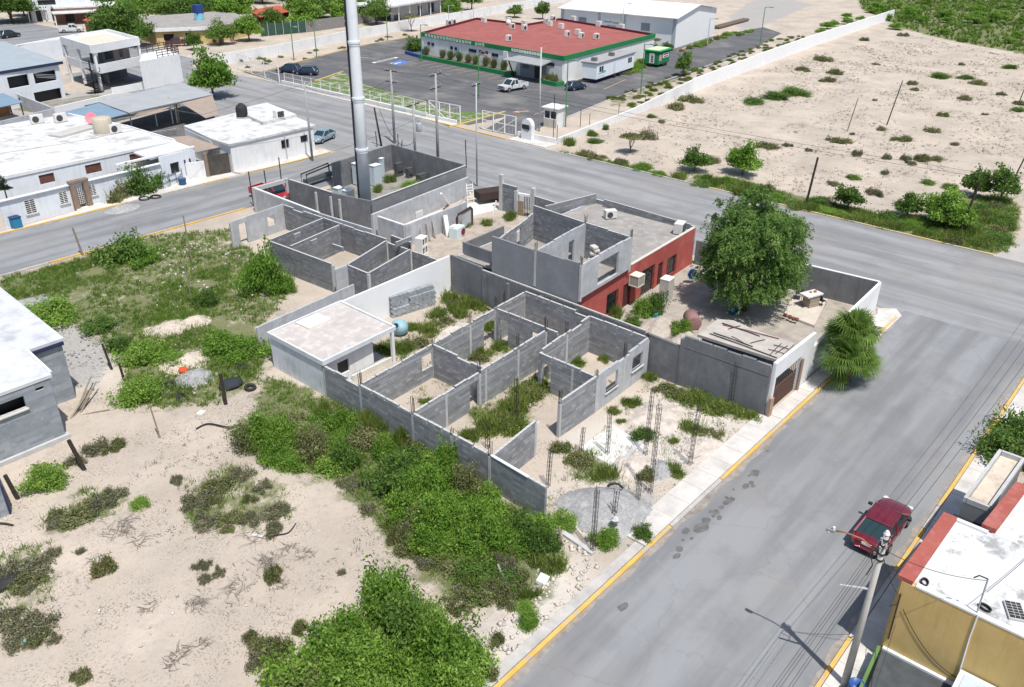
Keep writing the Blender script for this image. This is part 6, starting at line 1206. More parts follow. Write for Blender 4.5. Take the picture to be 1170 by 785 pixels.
part(yh,'vent_pipe',M('silver_duct',(.6,.62,.63),(.5,.52,.53),3.,rough=.4,metal=.4),lambda m: m.tube([(36.9,4.6,3.2),(37.1,3.6,3.3),(37.2,3.3,4.)],.14,8)); part(yh,'conduit',white_m,lambda m: m.tube([(30.86,2.0,ZR+.1),(30.86,2.0,3.6),(30.85,1.9,1.2)],.035,6)); part(yh,'stair_box',M('grey_white_paint'),lambda m: m.box(29.6,30.8,.3,1.9,.885,1.9)); part(yh,'stair_glass',M('pale_glass',(.45,.52,.55),(.5,.56,.6),2.,rough=.2),lambda m: m.box(29.8,30.6,.5,1.7,1.905,1.93))
t=thing('roof_grille','dark gridded vent panel lying on the white roof near the mustard wall','vent panel',(32.1,.95,ZR),.45); mb=MB(); mb.box(-.5,.5,-.32,.32,.02,.12); mb.build('frame',M('silver_frame',(.55,.56,.57)),t); mb=MB(); mb.box(-.46,.46,-.28,.28,.125,.14); mb.build('panel',M('brown_black',(.05,.045,.04),(.03,.028,.025),3.),t); mb=MB(); [mb.box(-.46+.153*k-.008,-.46+.153*k+.008,-.28,.28,.142,.15) for k in range(1,6)]; [mb.box(-.46,.46,-.1+.19*k-.008,-.1+.19*k+.008,.143,.1515) for k in range(2)]; mb.build('grid',MATS['silver_frame'],t)
t=thing('roof_tank','round blue grey tank lid at the right edge of the white roof','tank',(32.0,-.15,ZR)); mb=MB(); mb.smooth=True; mb.lathe([(.45,0),(.5,.5),(.35,.75),(.1,.8)],n=18); mb.build('tank',M('blue_grey_plastic',(.12,.18,.23),(.1,.15,.2),2.),t)
def coil(c,r,rz,label):
    mb=MB(); mb.smooth=True
    for k in range(3): mb.tube([(r*math.cos(a)*(1+.05*k),r*.62*math.sin(a)*(1+.05*k),.04+.03*k) for a in np.linspace(0,6.5,22)],.03,5)
    o=mb.build('cable_coil',blackm); o.location=c; o.rotation_euler[2]=rz; tag(o,label,'cable coil')
coil((31.35,4.2,ZR+.01),.2,.3,'black cable coil on the white roof corner by the red coping'); coil((31.5,1.9,ZR+.01),.22,1.2,'loose cable coil on the white roof beside the dark vent panel'); coil((34.2,.3,ZR+.01),.35,.4,'black cable bundle on the upper right of the white roof')
t=thing('antenna_mast','thin leaning service mast at the edge of the white roof above the mustard wall','mast',(31.05,2.05,ZR)); mb=MB(); mb.tube([(0,0,-.7),(-.05,.02,0),(-.15,.05,1.9)],.035,6); mb.build('mast',M('grey_steel'),t); mb=MB(); mb.tube([(-.15,.05,1.9),(-.3,.35,2.0),(-.3,.5,1.8)],.03,5); mb.build('weather_head',ironm,t)
t=thing('antenna_mast','short service bracket on the street corner of the mustard wall','mast',(30.85,4.75,1.9)); mb=MB(); mb.tube([(0,.05,-.4),(0,.1,2.2)],.03,5); mb.tube([(0,.1,1.6),(-.25,.3,1.6)],.03,4); mb.build('mast',M('brown_iron'),t)
# near utility pole
foot=(28.53,5.54); t=thing('utility_pole','tall round concrete pole with street lamp arm at the bottom right kerb','utility pole',(*foot,0))
pm=M('pale_pole_concrete',(.42,.41,.385),(.36,.35,.33),.9,(.27,.26,.25),2.,(.52,.7),.5)
mb=MB(); mb.smooth=True; mb.tube([(0,0,-.1),(0,0,8.45)],[.165,.105],16); mb.build('shaft',pm,t)
mb=MB(); mb.cyl((0,0),.13,8.455,8.6,12,.06); mb.build('cap',M('pale_cap',(.66,.67,.66)),t)
mb=MB(); mb.smooth=True; mb.tube([(.0,.1,7.4),(-.02,.8,7.75),(-.05,1.5,7.72),(-.08,1.85,7.6)],.035,8); mb.build('lamp_arm',M('rusty_arm',(.36,.15,.08),(.28,.12,.07),4.),t)
mb=MB(); mb.obox((-.1,2.0,7.58),(.18,.38,.12),.0,-.15); lh=mb.build('lamp_head',M('lamp_grey',(.26,.27,.28),(.22,.23,.24),4.),t,bevel=.03); mb=MB(); mb.sphere((-.1,2.05,7.48),.11,10,6); mb.build('lens',M('lamp_lens',(.6,.6,.58),rough=.2),lh); mb=MB(); mb.cyl((-.1,1.9),.05,7.66,7.78,8); mb.build('photocell',MATS['white_enamel'],lh)
mb=MB(); mb.tube([(-.05,.1,5.6),(-.3,1.1,5.35)],.05,6); mb.build('cross_bar',MATS['galvanised'],t)
for z in (7.2,7.5,7.9,8.2):
    mb=MB(); mb.cyl((0,0),.155,z-.03,z+.03,12); mb.build('band',ironm,t)
for k,(dx,dy,z) in enumerate([(.16,.1,8.2),(.16,-.1,8.0),(-.16,.1,8.15),(-.16,-.12,7.9),(0,.2,7.85),(.1,.2,7.5),(-.05,.22,7.3)]):
    mb=MB(); mb.lathe([(.03,0),(.06,.05),(.03,.09),(.06,.14),(.02,.18)],(dx,dy,z),8); mb.build('insulator',M('grey_ceramic'),t)
mb=MB(); mb.tube([(-.1,.1,7.9),(-.35,.3,7.5),(-.2,.15,6.9),(-.3,.25,6.4)],.02,5); mb.tube([(.1,.1,8.1),(.35,.25,7.5),(.2,.15,7.)],.02,5); mb.build('loose_cables',blackm,t)
T0=(28.53,5.54)
wire((T0[0]+.1,T0[1]+.15,8.25),(90,6.0,8.6),1.5,'thin black wire running above the street past the dark red car',.011); wire((T0[0]+.1,T0[1]-.12,8.1),(90,5.2,8.3),1.4,'thin black wire running above the street past the dark red car',.011)
for dy,z in ((.2,8.2),(-.1,8.1),(.1,7.9),(.25,7.6),(.0,7.2)): wire((T0[0]-.1,T0[1]+dy,z),(-14,5.7+dy*2,z+.2),.8,'thin black wire leaving the near pole towards the bottom of the view',.008)
wire((T0[0],T0[1],7.6),(30.9,4.85,3.9),.25,'pale service wire from the near pole down to the mustard wall corner',.013,'service wires to the mustard house'); wire((T0[0],T0[1],7.7),(31.0,2.1,6.5),.3,'dark wire from the near pole to the service mast on the white roof',.012,None); wire((30.85,4.7,2.4),(27.3,4.2,.9),.1,'pale service wire along the mustard wall to the lower roof',.014,'lower pale wires'); wire((30.85,4.6,3.4),(30.86,1.9,1.3),.5,'sagging yellowish wire across the mustard wall',.015,None); wire((31.0,2.0,ZR+1.2),(40,.5,ZR+.4),.2,'thin wire lying across the white roof from the mast to the right',.012,None)
p=G(968,784); t=thing('blue_barrel','open blue barrel at the foot of the near utility pole','barrel',(28.1,5.0,.135)); mb=MB(); mb.smooth=True; mb.lathe([(.28,0),(.32,.3),(.3,.55),(.33,.85),(.30,.86),(.27,.5),(.05,.45)],n=20); mb.build('body',M('royal_blue_plastic',(.03,.09,.30),(.03,.08,.26),3.,rough=.4),t)
# grey block house at the left edge
gh=thing('grey_block_house','grey concrete block house with white flat roof and open window slots at the left edge','house',(14.8,49,0))
pb=M_block('painted_grey_block',(.27,.30,.33),(.34,.37,.40),(.38,.40,.42),w=.6,h=.22); H_=4.25
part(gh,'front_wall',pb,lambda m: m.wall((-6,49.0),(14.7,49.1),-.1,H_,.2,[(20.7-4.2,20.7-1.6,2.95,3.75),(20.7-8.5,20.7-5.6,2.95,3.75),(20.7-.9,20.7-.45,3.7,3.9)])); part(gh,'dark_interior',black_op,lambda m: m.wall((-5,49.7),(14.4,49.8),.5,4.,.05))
part(gh,'side_wall',pb,lambda m: (m.wall((14.7,49.3),(14.9,53.2),-.1,H_-.01,.2),m.wall((11.,53.35),(17.2,53.3),-.1,H_-.02,.2),m.wall((17.2,53.5),(17.6,66),-.1,H_-.01,.2)))
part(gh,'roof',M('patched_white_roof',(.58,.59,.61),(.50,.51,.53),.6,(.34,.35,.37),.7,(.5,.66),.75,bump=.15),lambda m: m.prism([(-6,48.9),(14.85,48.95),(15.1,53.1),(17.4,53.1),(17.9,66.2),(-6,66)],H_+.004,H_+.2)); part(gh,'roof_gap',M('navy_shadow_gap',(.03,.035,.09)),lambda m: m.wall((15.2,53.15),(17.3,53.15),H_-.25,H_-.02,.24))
part(gh,'roof_kerb',white_m,lambda m: (m.wall((6,55.),(14.9,53.3),H_+.205,H_+.36,.2),m.wall((14.9,49.2),(15.1,53.),H_+.205,H_+.3,.16)))
part(gh,'window_sill',M('cream_plaster'),lambda m: (m.wall((14.7-4.25,48.97),(14.7-1.55,48.98),2.84,2.93,.24),m.wall((14.7-8.6,48.96),(14.7-5.55,48.965),2.84,2.93,.24))); part(gh,'plinth',conc,lambda m: m.wall((-6,48.9),(14.9,49.0),-.1,.25,.4))
part(gh,'rear_wall',pb,lambda m: m.wall((17.3,66.1),(-6,66),-.1,H_-.03,.2))
gs=thing('small_blue_grey_hut','corner of a pale hut with navy edge at the far left edge','hut',(*G2(-8,590),0)); part(gs,'wall',pb,lambda m: m.prism([G2(11,588),G2(-40,610),G2(-60,570),G2(-4,556)],-.1,1.9)); part(gs,'edge',M('navy_steel'),lambda m: m.wall(G2(12.5,588),G2(-2,555),0,1.95,.08))
# posts in the left field
for (x,y,yt,lx,r,l) in [(258,462,427,.0,.13,'thick dark burnt post standing beside the dark tarp'),(97,537,503,-.45,.14,'thick dark leaning post below the grey block house'),(21,570,543,-.3,.13,'thick dark leaning post at the far left edge'),(142,434,415,-.1,.09,'short dark post in the green growth near the grey slab'),(128,422,393,-.25,.09,'slim dark leaning post on the grey slab edge'),(183,500,462,-.2,.05,'thin leaning stick in the bare ground'),(95,292,260,-.35,.10,'grey leaning post at the kerb of the side street'),(219,300,246,.0,.06,'tall thin stake in the grass near the street'),(218,340,288,.0,.05,'thin pale stake in the field'),(160,283,258,.0,.05,'thin stake among bushes at the street kerb')]:
    p=G(x,y); h=height_at((x,y),yt); mb=MB(); mb.tube([(0,0,-.1),(RT[0]*lx,RT[1]*lx,h)],[r,r*.85],7); o=mb.build('wooden_post',darkwood if 'dark' in l else wood); o.location=p; tag(o,l,'post')
def stick(a,b,za,zb,r,mat,label,cat='stick',grp=None):
    p,q=Vector(G(*a,za)),Vector(G(*b,zb)); mb=MB(); mb.tube([(0,0,0),(q-p)*.5+Vector((0,0,.03)),q-p],[r,r*.9,r*.7],6); o=mb.build('stick',mat); o.location=p; tag(o,label,cat,grp)
stick((585,684),(569,645),.1,.5,.09,M('bleached_board'),'long pale plank lying in the scrub near the street','plank'); stick((571,671),(564,664),.1,.3,.09,darkwood,'short dark stake in the scrub near the street','stake'); stick((642,624),(639,602),0,1.1,.07,wood,'grey wooden stake beside the low footing','stake')
for i,(a,b) in enumerate([((88,470),(104,430)),((92,472),(110,436)),((85,476),(100,446)),((94,466),(108,440)),((80,480),(98,452)),((95,474),(125,468))]): stick(a,b,.05,.7 if i<5 else .1,.06,wood,'dead branch in the brushwood pile beside the grey block house','branch','brushwood pile')
def dead_branch(px,py,n,L,label,grp='dead brush on bare ground'):
    c=G(px,py,.03); mb=MB()
    for k in range(int(n*2.2)):
        a=rnd.uniform(0,6.28); e_=rnd.uniform(0,6.28); rr_=L*.55*rnd.random()**.5; p=Vector((rr_*math.cos(e_),rr_*math.sin(e_),.04)); d=Vector((math.cos(a),math.sin(a),rnd.uniform(.1,.5))); pts=[p]
        for s in range(4): d=(d+Vector((rnd.uniform(-.4,.4),rnd.uniform(-.4,.4),rnd.uniform(-.3,.1)))).normalized(); pts.append(pts[-1]+d*L*.16); pts[-1].z=max(.03,pts[-1].z)
        mb.tube(pts,[.016,.013,.011,.009,.006],4)
    o=mb.build('dead_brush',M('grey_twig',(.24,.21,.18),(.17,.15,.125),6.)); o.location=c; tag(o,label,'dead brush',grp)
for (x,y,n,L) in [(135,605,20,1.3),(305,645,14,1.1),(225,690,14,.9),(290,612,10,1.2),(198,758,8,.8),(270,672,10,.9),(330,628,8,.8),(160,620,8,.9),(350,635,7,.7),(110,640,6,.6),(205,745,7,.7),(320,668,8,.7),(790,520,8,.7),(170,695,6,.6),(230,735,6,.7)]: dead_branch(x,y,n,L,'grey dead brush lying on the bare ground of the left field')
def tyre(px,py,r,rx,label,z=.0):
    p=G(px,py,z); mb=MB(); mb.smooth=True; n=20; m_=8; vs=[];fs=[]
    for i in range(n):
        for j in range(m_):
            a,b=2*math.pi*i/n,2*math.pi*j/m_; rr=r+.11*math.cos(b); vs.append((rr*math.cos(a),rr*math.sin(a),.11+.11*math.sin(b)))
    for i in range(n):
        for j in range(m_): fs.append((i*m_+j,((i+1)%n)*m_+j,((i+1)%n)*m_+(j+1)%m_,i*m_+(j+1)%m_))
    mb.add(vs,fs); o=mb.build('old_tyre',blackm); o.location=p; o.rotation_euler=(rx,0,.3); tag(o,label,'tyre')
tyre(194,441,.33,.15,'old black tyre on bare ground near the red scrap'); tyre(207,456,.33,.9,'old tyre half upright in the bare ground'); tyre(277,420,.3,.1,'old tyre in the grass above the dark tarp'); tyre(286,444,.3,.2,'old tyre in the grass right of the dark tarp')
tyre(165,228,.5,.1,'black tyre on the pavement under the green shrubs'); tyre(178,226,.5,.1,'black tyre on the pavement right of the shrubs')
p=G(264,440); mb=MB(); mb.smooth=True; mb.sphere((0,0,0),.9,14,8,(1,.75,.5)); mb.v=[(v[0],v[1],max(0,v[2])+.06*mnoise.noise(Vector(v)*3)) for v in mb.v]; o=mb.build('dark_tarp',M('charcoal_tarp',(.035,.04,.05),(.025,.03,.035),3.)); o.location=p; tag(o,'dark grey tarp bundle in the grass beside the thick burnt post','tarp')
mb=MB(); mb.smooth=True; mb.sphere((0,0,.2),.34,12,8,(1,1,.75)); o=mb.build('red_scrap',M('orange_red_plastic',(.70,.09,.03),(.62,.07,.03),4.)); o.location=G(210,426); tag(o,'bright orange red plastic scrap on the bare ground','scrap')
mb=MB(); mb.lathe([(.06,0),(.11,.08),(.09,.12),(.03,.11)],n=7); o=mb.build('turquoise_bag',M('turquoise_plastic',(.10,.60,.52),(.2,.65,.58),6.)); o.location=G(30,733,.12); tag(o,'small turquoise plastic piece in the grey scrub at the bottom left','plastic scrap')
mb=MB(); mb.smooth=True; mb.sphere((0,0,0),.8,12,8,(1.2,.6,.55)); mb.v=[(v[0],v[1],max(0,v[2])) for v in mb.v]; o=mb.build('dark_bag',blackm); o.location=G(8,668); tag(o,'black rubbish bag in grey scrub at the left edge','bag')
hose('thin_hose',[G(305,613,.05),G(318,611,.1),G(330,608,.08),G(338,598,.05)],.03,blackm,'thin dark hose curving on the bare left field beside the scrub'); hose('white_pipe_piece',[G(288,611,.06),G(300,613,.06)],.07,MATS['white_enamel'],'short white pipe piece beside the scrub in the left field','pipe')
hose('thin_hose',[G(224,490,.05),G(238,484,.1),G(262,488,.12),G(275,484,.05)],.05,blackm,'dark hose lying along the dug line in the left field'); stick((0,598),(15,600),.05,.05,.07,darkwood,'dark bar on the ground at the left edge','bar')
p=G(230,474); mb=MB(); mb.obox((0,0,.1),(.5,.4,.2),.4); o=mb.build('pale_board',MATS['cream_slab']); o.location=p; tag(o,'small pale square board on the bare ground below the tyres','board')
mb=MB(); mb.obox((0,0,.15),(.6,.5,.2),.3,.2); o=mb.build('white_board',MATS['white_enamel']); o.location=G(620,665); tag(o,'bluish white square board among rubble by the street kerb','board')
heap('rubble_heap',(210,415),1.9,1.7,.6,M('pale_rubble',(.60,.52,.44),(.48,.41,.34),5.,(.36,.31,.26),3.,bump=.6),'pale earth heap in the grass above the orange scrap','rubble heap',21)
heap('rubble_heap',(222,432),1.6,1.3,.5,gravel,'grey ashy heap beside the old tyres','rubble heap',31); heap('rubble_heap',(195,375),2.2,1.5,.4,MATS['pale_rubble'],'pale rubble hump in the middle of the grassy field','rubble heap',33); heap('rubble_heap',(28,352),2.4,2.,.7,gravel,'grey gravel hump in the grass left of the block house','rubble heap',36); heap('rubble_heap',(222,368),1.6,1.2,.5,MATS['pale_rubble'],'small tan earth hump in the grass near the annex','rubble heap',39)
# ================================================================ VEHICLES
rubber=M('tyre_rubber',(.02,.02,.021),(.028,.028,.03),6.,rough=.8,obj=True)
def paint(name,c,c2=None,rough=.28):
    if name in MATS: return MATS[name]
    t=NT(name); t.set(rough,.25,.5); t.b.inputs['Coat Weight'].default_value=.6; t.b.inputs['Coat Roughness'].default_value=.08
    v=t.objc(); t.base(t.mix(t.ramp(t.noise(v,1.4,5),.4,.75),c,c2 or tuple(x*.8+.02 for x in c))); MATS[name]=t.m; return t.m
carglass=M_glass('car_glass',(.02,.045,.05),.05); lampr=M('tail_lamp_red',(.45,.02,.02),(.35,.015,.015),3.,rough=.15); lampw=M('head_lamp',(.62,.65,.68),(.5,.52,.55),3.,rough=.12); chrome=M('alloy',(.50,.51,.52),(.40,.41,.42),8.,rough=.3,metal=.7)
def wheel(t,x,y,r=.33,w=.22):
    s=1 if y>0 else -1
    mb=MB(); mb.smooth=True; prof=[(r*.62,-w/2),(r*.93,-w/2),(r,-w/2+.04),(r,w/2-.04),(r*.93,w/2),(r*.62,w/2)]; n=24; vs=[];fs=[]
    for q,h in prof:
        for k in range(n): a=2*math.pi*k/n; vs.append((x+q*math.cos(a),y+h,r+q*math.sin(a)))
    for i in range(len(prof)-1):
        for k in range(n): fs.append((i*n+k,i*n+(k+1)%n,(i+1)*n+(k+1)%n,(i+1)*n+k))
    mb.add(vs,fs); wh_=mb.build('wheel',rubber,t)
    mb=MB(); mb.tube([(x,y-w*.42,r),(x,y+w*.42,r)],r*.63,20)
    for k in range(5): a=k*1.2566+.3; mb.obox((x+.32*r*math.cos(a),y+s*w*.44,r+.32*r*math.sin(a)),(r*.55,.03,r*.16),0,0,-a)
    mb.build('rim',chrome,wh_)
def sedan(label,loc,rz,pm,L=4.6,Wd=1.78,H=1.45,cat='car',kind='sedan',name='parked_car',group=None):
    t=thing(name,label,cat,loc,rz,group); hw=Wd/2; l=L/2
    # body stations: x, half width, belt z, bottom z
    if kind=='sedan': st=[(-l,hw*.66,.80,.42),(-l+.08,hw*.82,.93,.30),(-l+.35,hw*.97,.985,.24),(-l*.45,hw,.96,.2),(0,hw,.93,.2),(l*.42,hw,.93,.2),(l*.62,hw*.99,.90,.2),(l-.35,hw*.9,.80,.22),(l-.1,hw*.72,.68,.27),(l,hw*.5,.56,.38)]
    else: st=[(-l,hw*.84,.85,.42),(-l+.05,hw*.93,.98,.3),(-l+.3,hw*.98,1.0,.24),(-l*.45,hw,.97,.2),(0,hw,.95,.2),(l*.42,hw,.95,.2),(l*.6,hw*.99,.92,.2),(l-.3,hw*.93,.83,.22),(l-.06,hw*.82,.70,.27),(l,hw*.65,.58,.38)]
    mb=MB(); mb.smooth=True; vs=[];fs=[]
    for x,w,zt,zb in st:
        zm=(zt+zb)/2; vs+=[(x,0,zt+.035),(x,w*.55,zt+.03),(x,w*.86,zt),(x,w*.97,zt-.09),(x,w,zm+.05),(x,w*.99,zm-.12),(x,w*.93,zb),(x,w*.4,zb-.02)]
        vs+=[(x,-w*.4,zb-.02),(x,-w*.93,zb),(x,-w*.99,zm-.12),(x,-w,zm+.05),(x,-w*.97,zt-.09),(x,-w*.86,zt),(x,-w*.55,zt+.03)]
    n=15
    for i in range(len(st)-1):
        for k in range(n): fs.append((i*n+k,(i+1)*n+k,(i+1)*n+(k+1)%n,i*n+(k+1)%n))
    fs.append(tuple(range(n-1,-1,-1))); fs.append(tuple(range((len(st)-1)*n,len(st)*n))); fs=[f[::-1] for f in fs]
    mb.add(vs,fs); mb.build('body',pm,t,sub=1)
    # greenhouse
    if kind=='sedan': xb0,xb1,xt0,xt1=-l*.84,l*.50,-l*.46,l*.13
    else: xb0,xb1,xt0,xt1=-l*.93,l*.46,-l*.72,l*.10
    zb,zt=.93,H-.04; wb_,wt=hw*.9,hw*.72
    A=[(xb0,-wb_,zb+.03),(xb1,-wb_,zb-.02),(xb1,wb_,zb-.02),(xb0,wb_,zb+.03)]; B=[(xt0,-wt,zt),(xt1,-wt,zt),(xt1,wt,zt),(xt0,wt,zt)]
    def lerp(p,q,f): return tuple(p[i]+(q[i]-p[i])*f for i in range(3))
    mb=MB(); inn=[lerp(lerp(A[i],B[i],.02),((A[0][0]+A[1][0])/2,0,zb),.015) for i in range(4)]; mb.add(inn+[lerp(b,((xt0+xt1)/2,0,zt),.02) for b in B],[(0,1,5,4),(1,2,6,5),(2,3,7,6),(3,0,4,7)]); mb.build('windows',carglass,t)
    mb=MB(); mb.smooth=True; m5=[]
    g_=6
    for i in range(g_+1):
        for j in range(g_+1):
            u,v=i/g_,j/g_; x=xt0-.05+(xt1-xt0+.1)*u; y=(-wt-.03)+(2*wt+.06)*v; m5.append((x,y,zt+.01+.07*math.sin(math.pi*(.15+.7*u))*math.sin(math.pi*(.12+.76*v))-.02))
    mb.add(m5,[(i*(g_+1)+j,(i+1)*(g_+1)+j,(i+1)*(g_+1)+j+1,i*(g_+1)+j+1) for i in range(g_) for j in range(g_)]); mb.add([(a,b,c-.05) for a,b,c in m5],[(i*(g_+1)+j+1,(i+1)*(g_+1)+j+1,(i+1)*(g_+1)+j,i*(g_+1)+j) for i in range(g_) for j in range(g_)]); mb.build('roof',pm,t)
    mb=MB()
    for i in range(4): mb.tube([A[i],lerp(A[i],B[i],.5),B[i]],[.075,.06,.055],6)
    for s in (-1,1):
        xm=(xt0+xt1)/2-.05; mb.tube([(xm-.12,s*wb_,zb),(xm,s*wt,zt)],.045,5)
    for s in (0,2): mb.tube([B[s],B[s+1]],.05,5)
    mb.tube([B[1],B[2]],.045,5); mb.tube([B[0],B[3]],.05,5); mb.build('pillars',pm,t)
    for s in (-1,1):
        wheel(t,l*.60,s*(hw-.1)); wheel(t,-l*.58,s*(hw-.1))
        mb=MB(); mb.obox((xb1-.45,s*(hw+.1),.98),(.16,.22,.14)); mb.build('mirror',pm if kind!='sedan' else blackm,t,bevel=.03)
        mb=MB(); mb.obox((-l+.12,s*hw*.66,.80),(.2,hw*.34,.17),s*.5); mb.build('tail_lamp',lampr,t,bevel=.03)
        mb=MB(); mb.obox((l-.2,s*hw*.68,.66),(.26,hw*.34,.13),-s*.5); mb.build('headlamp',lampw,t,bevel=.03)
    mb=MB(); mb.obox((-l+.0,0,.78),(.05,.5,.13)); mb.build('licence_plate',MATS['white_enamel'],t)
    mb=MB(); mb.box(-l+.04,-l+.2,-hw*.6,hw*.6,.28,.4); mb.box(l-.16,l-.02,-hw*.5,hw*.5,.3,.42); mb.build('lower_bumper',blackm,t)
    mb=MB()
    for s in (-1,1): mb.box(-.05,-.035,s*hw-.006,s*hw+.006,.3,.9); mb.box(.1,.26,s*hw-.01,s*hw+.02,.76,.79); mb.box(-.72,-.56,s*hw-.01,s*hw+.02,.77,.80)
    mb.build('door_seams',blackm,t)
    return t
car=sedan('dark red sedan parked at the right kerb of the near street',(39.55,8.0,.034),0,paint('dark_red_paint',(.165,.014,.026),(.20,.025,.038)),4.85,1.86,1.47)
p=G(366,163); 
mb=MB()
sedan('silver blue sedan behind the white corner house',(*G2(369,161),.03),R(200),paint('silver_blue_paint',(.28,.35,.42),(.33,.40,.46)),cat='car')
sedan('dark navy hatchback parked in front of the office trailer',(*G2(658,102.5),.013),xf(G2(646,105),G2(671,101)),paint('navy_paint',(.02,.035,.08),(.03,.05,.1)),4.0,1.7,1.5,kind='hatch')
sedan('dark blue car parked in the far left corner of the car park, left one',(*G2(330,83),.013),R(120),paint('navy_paint'.replace('navy','deep_navy'),(.02,.03,.07)),4.6,1.8,1.65,kind='hatch'); sedan('dark blue car parked in the far left corner of the car park, right one',(*G2(350,85.5),.013),R(120),MATS['deep_navy_paint'],4.5,1.8,1.55,kind='hatch')
sedan('dark car parked on the far street at the top left edge',(*G2(12,43),.03),R(15),paint('black_paint',(.025,.025,.028)),4.6,1.8,1.6,kind='hatch')
def pickup(label,loc,rz,pm,L=5.6,Wd=1.98,H=1.9):
    t=thing('pickup_truck',label,'pickup truck',loc,rz); hw=Wd/2; l=L/2; z0=.42
    mb=MB()
    mb.prism([(-.55,-hw),(l*.98,-hw*.95),(l*.98,hw*.95),(-.55,hw)],z0,[1.15,1.12,1.12,1.15])
    mb.build('body',pm,t,bevel=.09)
    mb=MB(); mb.box(-l,-.6,-hw,-hw+.09,z0+.05,1.2); mb.box(-l,-.6,hw-.09,hw,z0+.05,1.2); mb.box(-l,-l+.08,-hw+.1,hw-.1,z0+.05,1.18); mb.box(-l+.09,-.6,-hw+.1,hw-.1,z0+.04,z0+.25); mb.build('bed',pm,t,bevel=.02)
    mb=MB(); mb.box(-l+.1,-.65,-hw+.11,hw-.11,z0+.26,z0+.3); mb.build('bed_liner',M('bed_liner_dark',(.03,.03,.06),(.025,.025,.045),4.),t)
    A=[(-.5,-hw*.93,1.14),(1.55,-hw*.93,1.12),(1.55,hw*.93,1.12),(-.5,hw*.93,1.14)]; B=[(-.35,-hw*.78,H-.05),(.75,-hw*.78,H-.05),(.75,hw*.78,H-.05),(-.35,hw*.78,H-.05)]
    mb=MB(); mb.add(A+B,[(0,1,5,4),(1,2,6,5),(2,3,7,6),(3,0,4,7)]); mb.build('windows',carglass,t)
    mb=MB(); mb.prism([(b[0]+(.06 if b[0]>0 else -.06),b[1]*1.03) for b in B],H-.06,H+.02); mb.build('roof',pm,t,bevel=.04)
    mb=MB(); [mb.tube([A[i],B[i]],.06,5) for i in range(4)]; [mb.tube([(.35,s*hw*.94,1.13),(.25,s*hw*.79,H-.05)],.06,5) for s in (-1,1)]; mb.build('pillars',pm,t)
    for s in (-1,1):
        wheel(t,l*.62,s*(hw-.08),.4,.26); wheel(t,-l*.60,s*(hw-.08),.4,.26)
        mb=MB(); mb.obox((l-.06,s*hw*.74,.95),(.12,.36,.2)); mb.build('headlamp',lampw,t); mb=MB(); mb.obox((-l-.005,s*hw*.85,.95),(.06,.16,.34)); mb.build('tail_lamp',lampr,t); mb=MB(); mb.obox((1.15,s*(hw+.13),1.2),(.14,.26,.22)); mb.build('mirror',blackm,t)
    mb=MB(); mb.box(l-.03,l+.02,-hw*.55,hw*.55,.72,1.02); mb.box(l-.1,l+.06,-hw*.9,hw*.9,.45,.62); mb.box(-l-.08,-l,-hw*.9,hw*.9,.5,.66); mb.build('grille_bumper',M('grey_bumper',(.16,.17,.18),(.12,.13,.14),4.,rough=.4),t)
    return t
pickup('white crew cab pickup parked at the clinic entrance',(*G2(586,103),.013),xf(G2(606,99),G2(568,106)),paint('white_car_paint',(.78,.79,.80),(.74,.75,.76)))
pickup('white pickup parked by the awning house on the far street',(*G2(82,37),.03),R(-25),MATS['white_car_paint'],5.2,1.85,1.8); pickup('dark maroon pickup in front of the yellow house',(*G2(204,52.5),.03),R(150),paint('maroon_paint',(.11,.02,.035),(.13,.03,.045)),5.3,1.9,1.8)
pickup('bright red pickup inside the narrow driveway beside the tower yard',(*G2(312,228),.02),R(-82),paint('bright_red_paint',(.55,.02,.03),(.48,.02,.03)),5.4,1.9,1.85)
# ================================================================ VEGETATION
LG = M_leaf('bright_leaf', (.10,.20,.028), (.205,.37,.05), (.35,.50,.11), .5)
LD = M_leaf('dark_leaf', (.07,.14,.026), (.135,.235,.045), (.22,.34,.08), .44)
LO = M_leaf('olive_scrub', (.12,.14,.05), (.185,.20,.08), (.28,.275,.13), .3)
LS = M_leaf('grey_scrub', (.135,.14,.08), (.195,.195,.115), (.28,.265,.17), .25)
LW = M_leaf('weed_blade', (.10,.16,.028), (.18,.255,.05), (.30,.34,.10), .4)
LP = M_leaf('palm_leaf', (.12,.21,.04), (.215,.33,.07), (.37,.44,.15), .42)
LM = M_leaf('mesquite_leaf', (.06,.135,.026), (.125,.235,.05), (.24,.36,.10), .42)
barkm = M('bark', (.16,.125,.095), (.10,.08,.06), 5., bump=.4, bs=20)
def quads(c, nrm, up, ln, wd):
    """leaf quads centred c, normal nrm, long axis up"""
    side = np.cross(up, nrm); side /= np.linalg.norm(side, axis=1, keepdims=True)+1e-9
    u = up*(ln[:,None]/2); s = side*(wd[:,None]/2)
    v = np.stack([c-u-s*.45, c-u*.1+s, c+u+s*.2, c+u*.1-s], 1)
    return v.reshape(-1, 3)
def unit(a): return a/(np.linalg.norm(a, axis=1, keepdims=True)+1e-9)
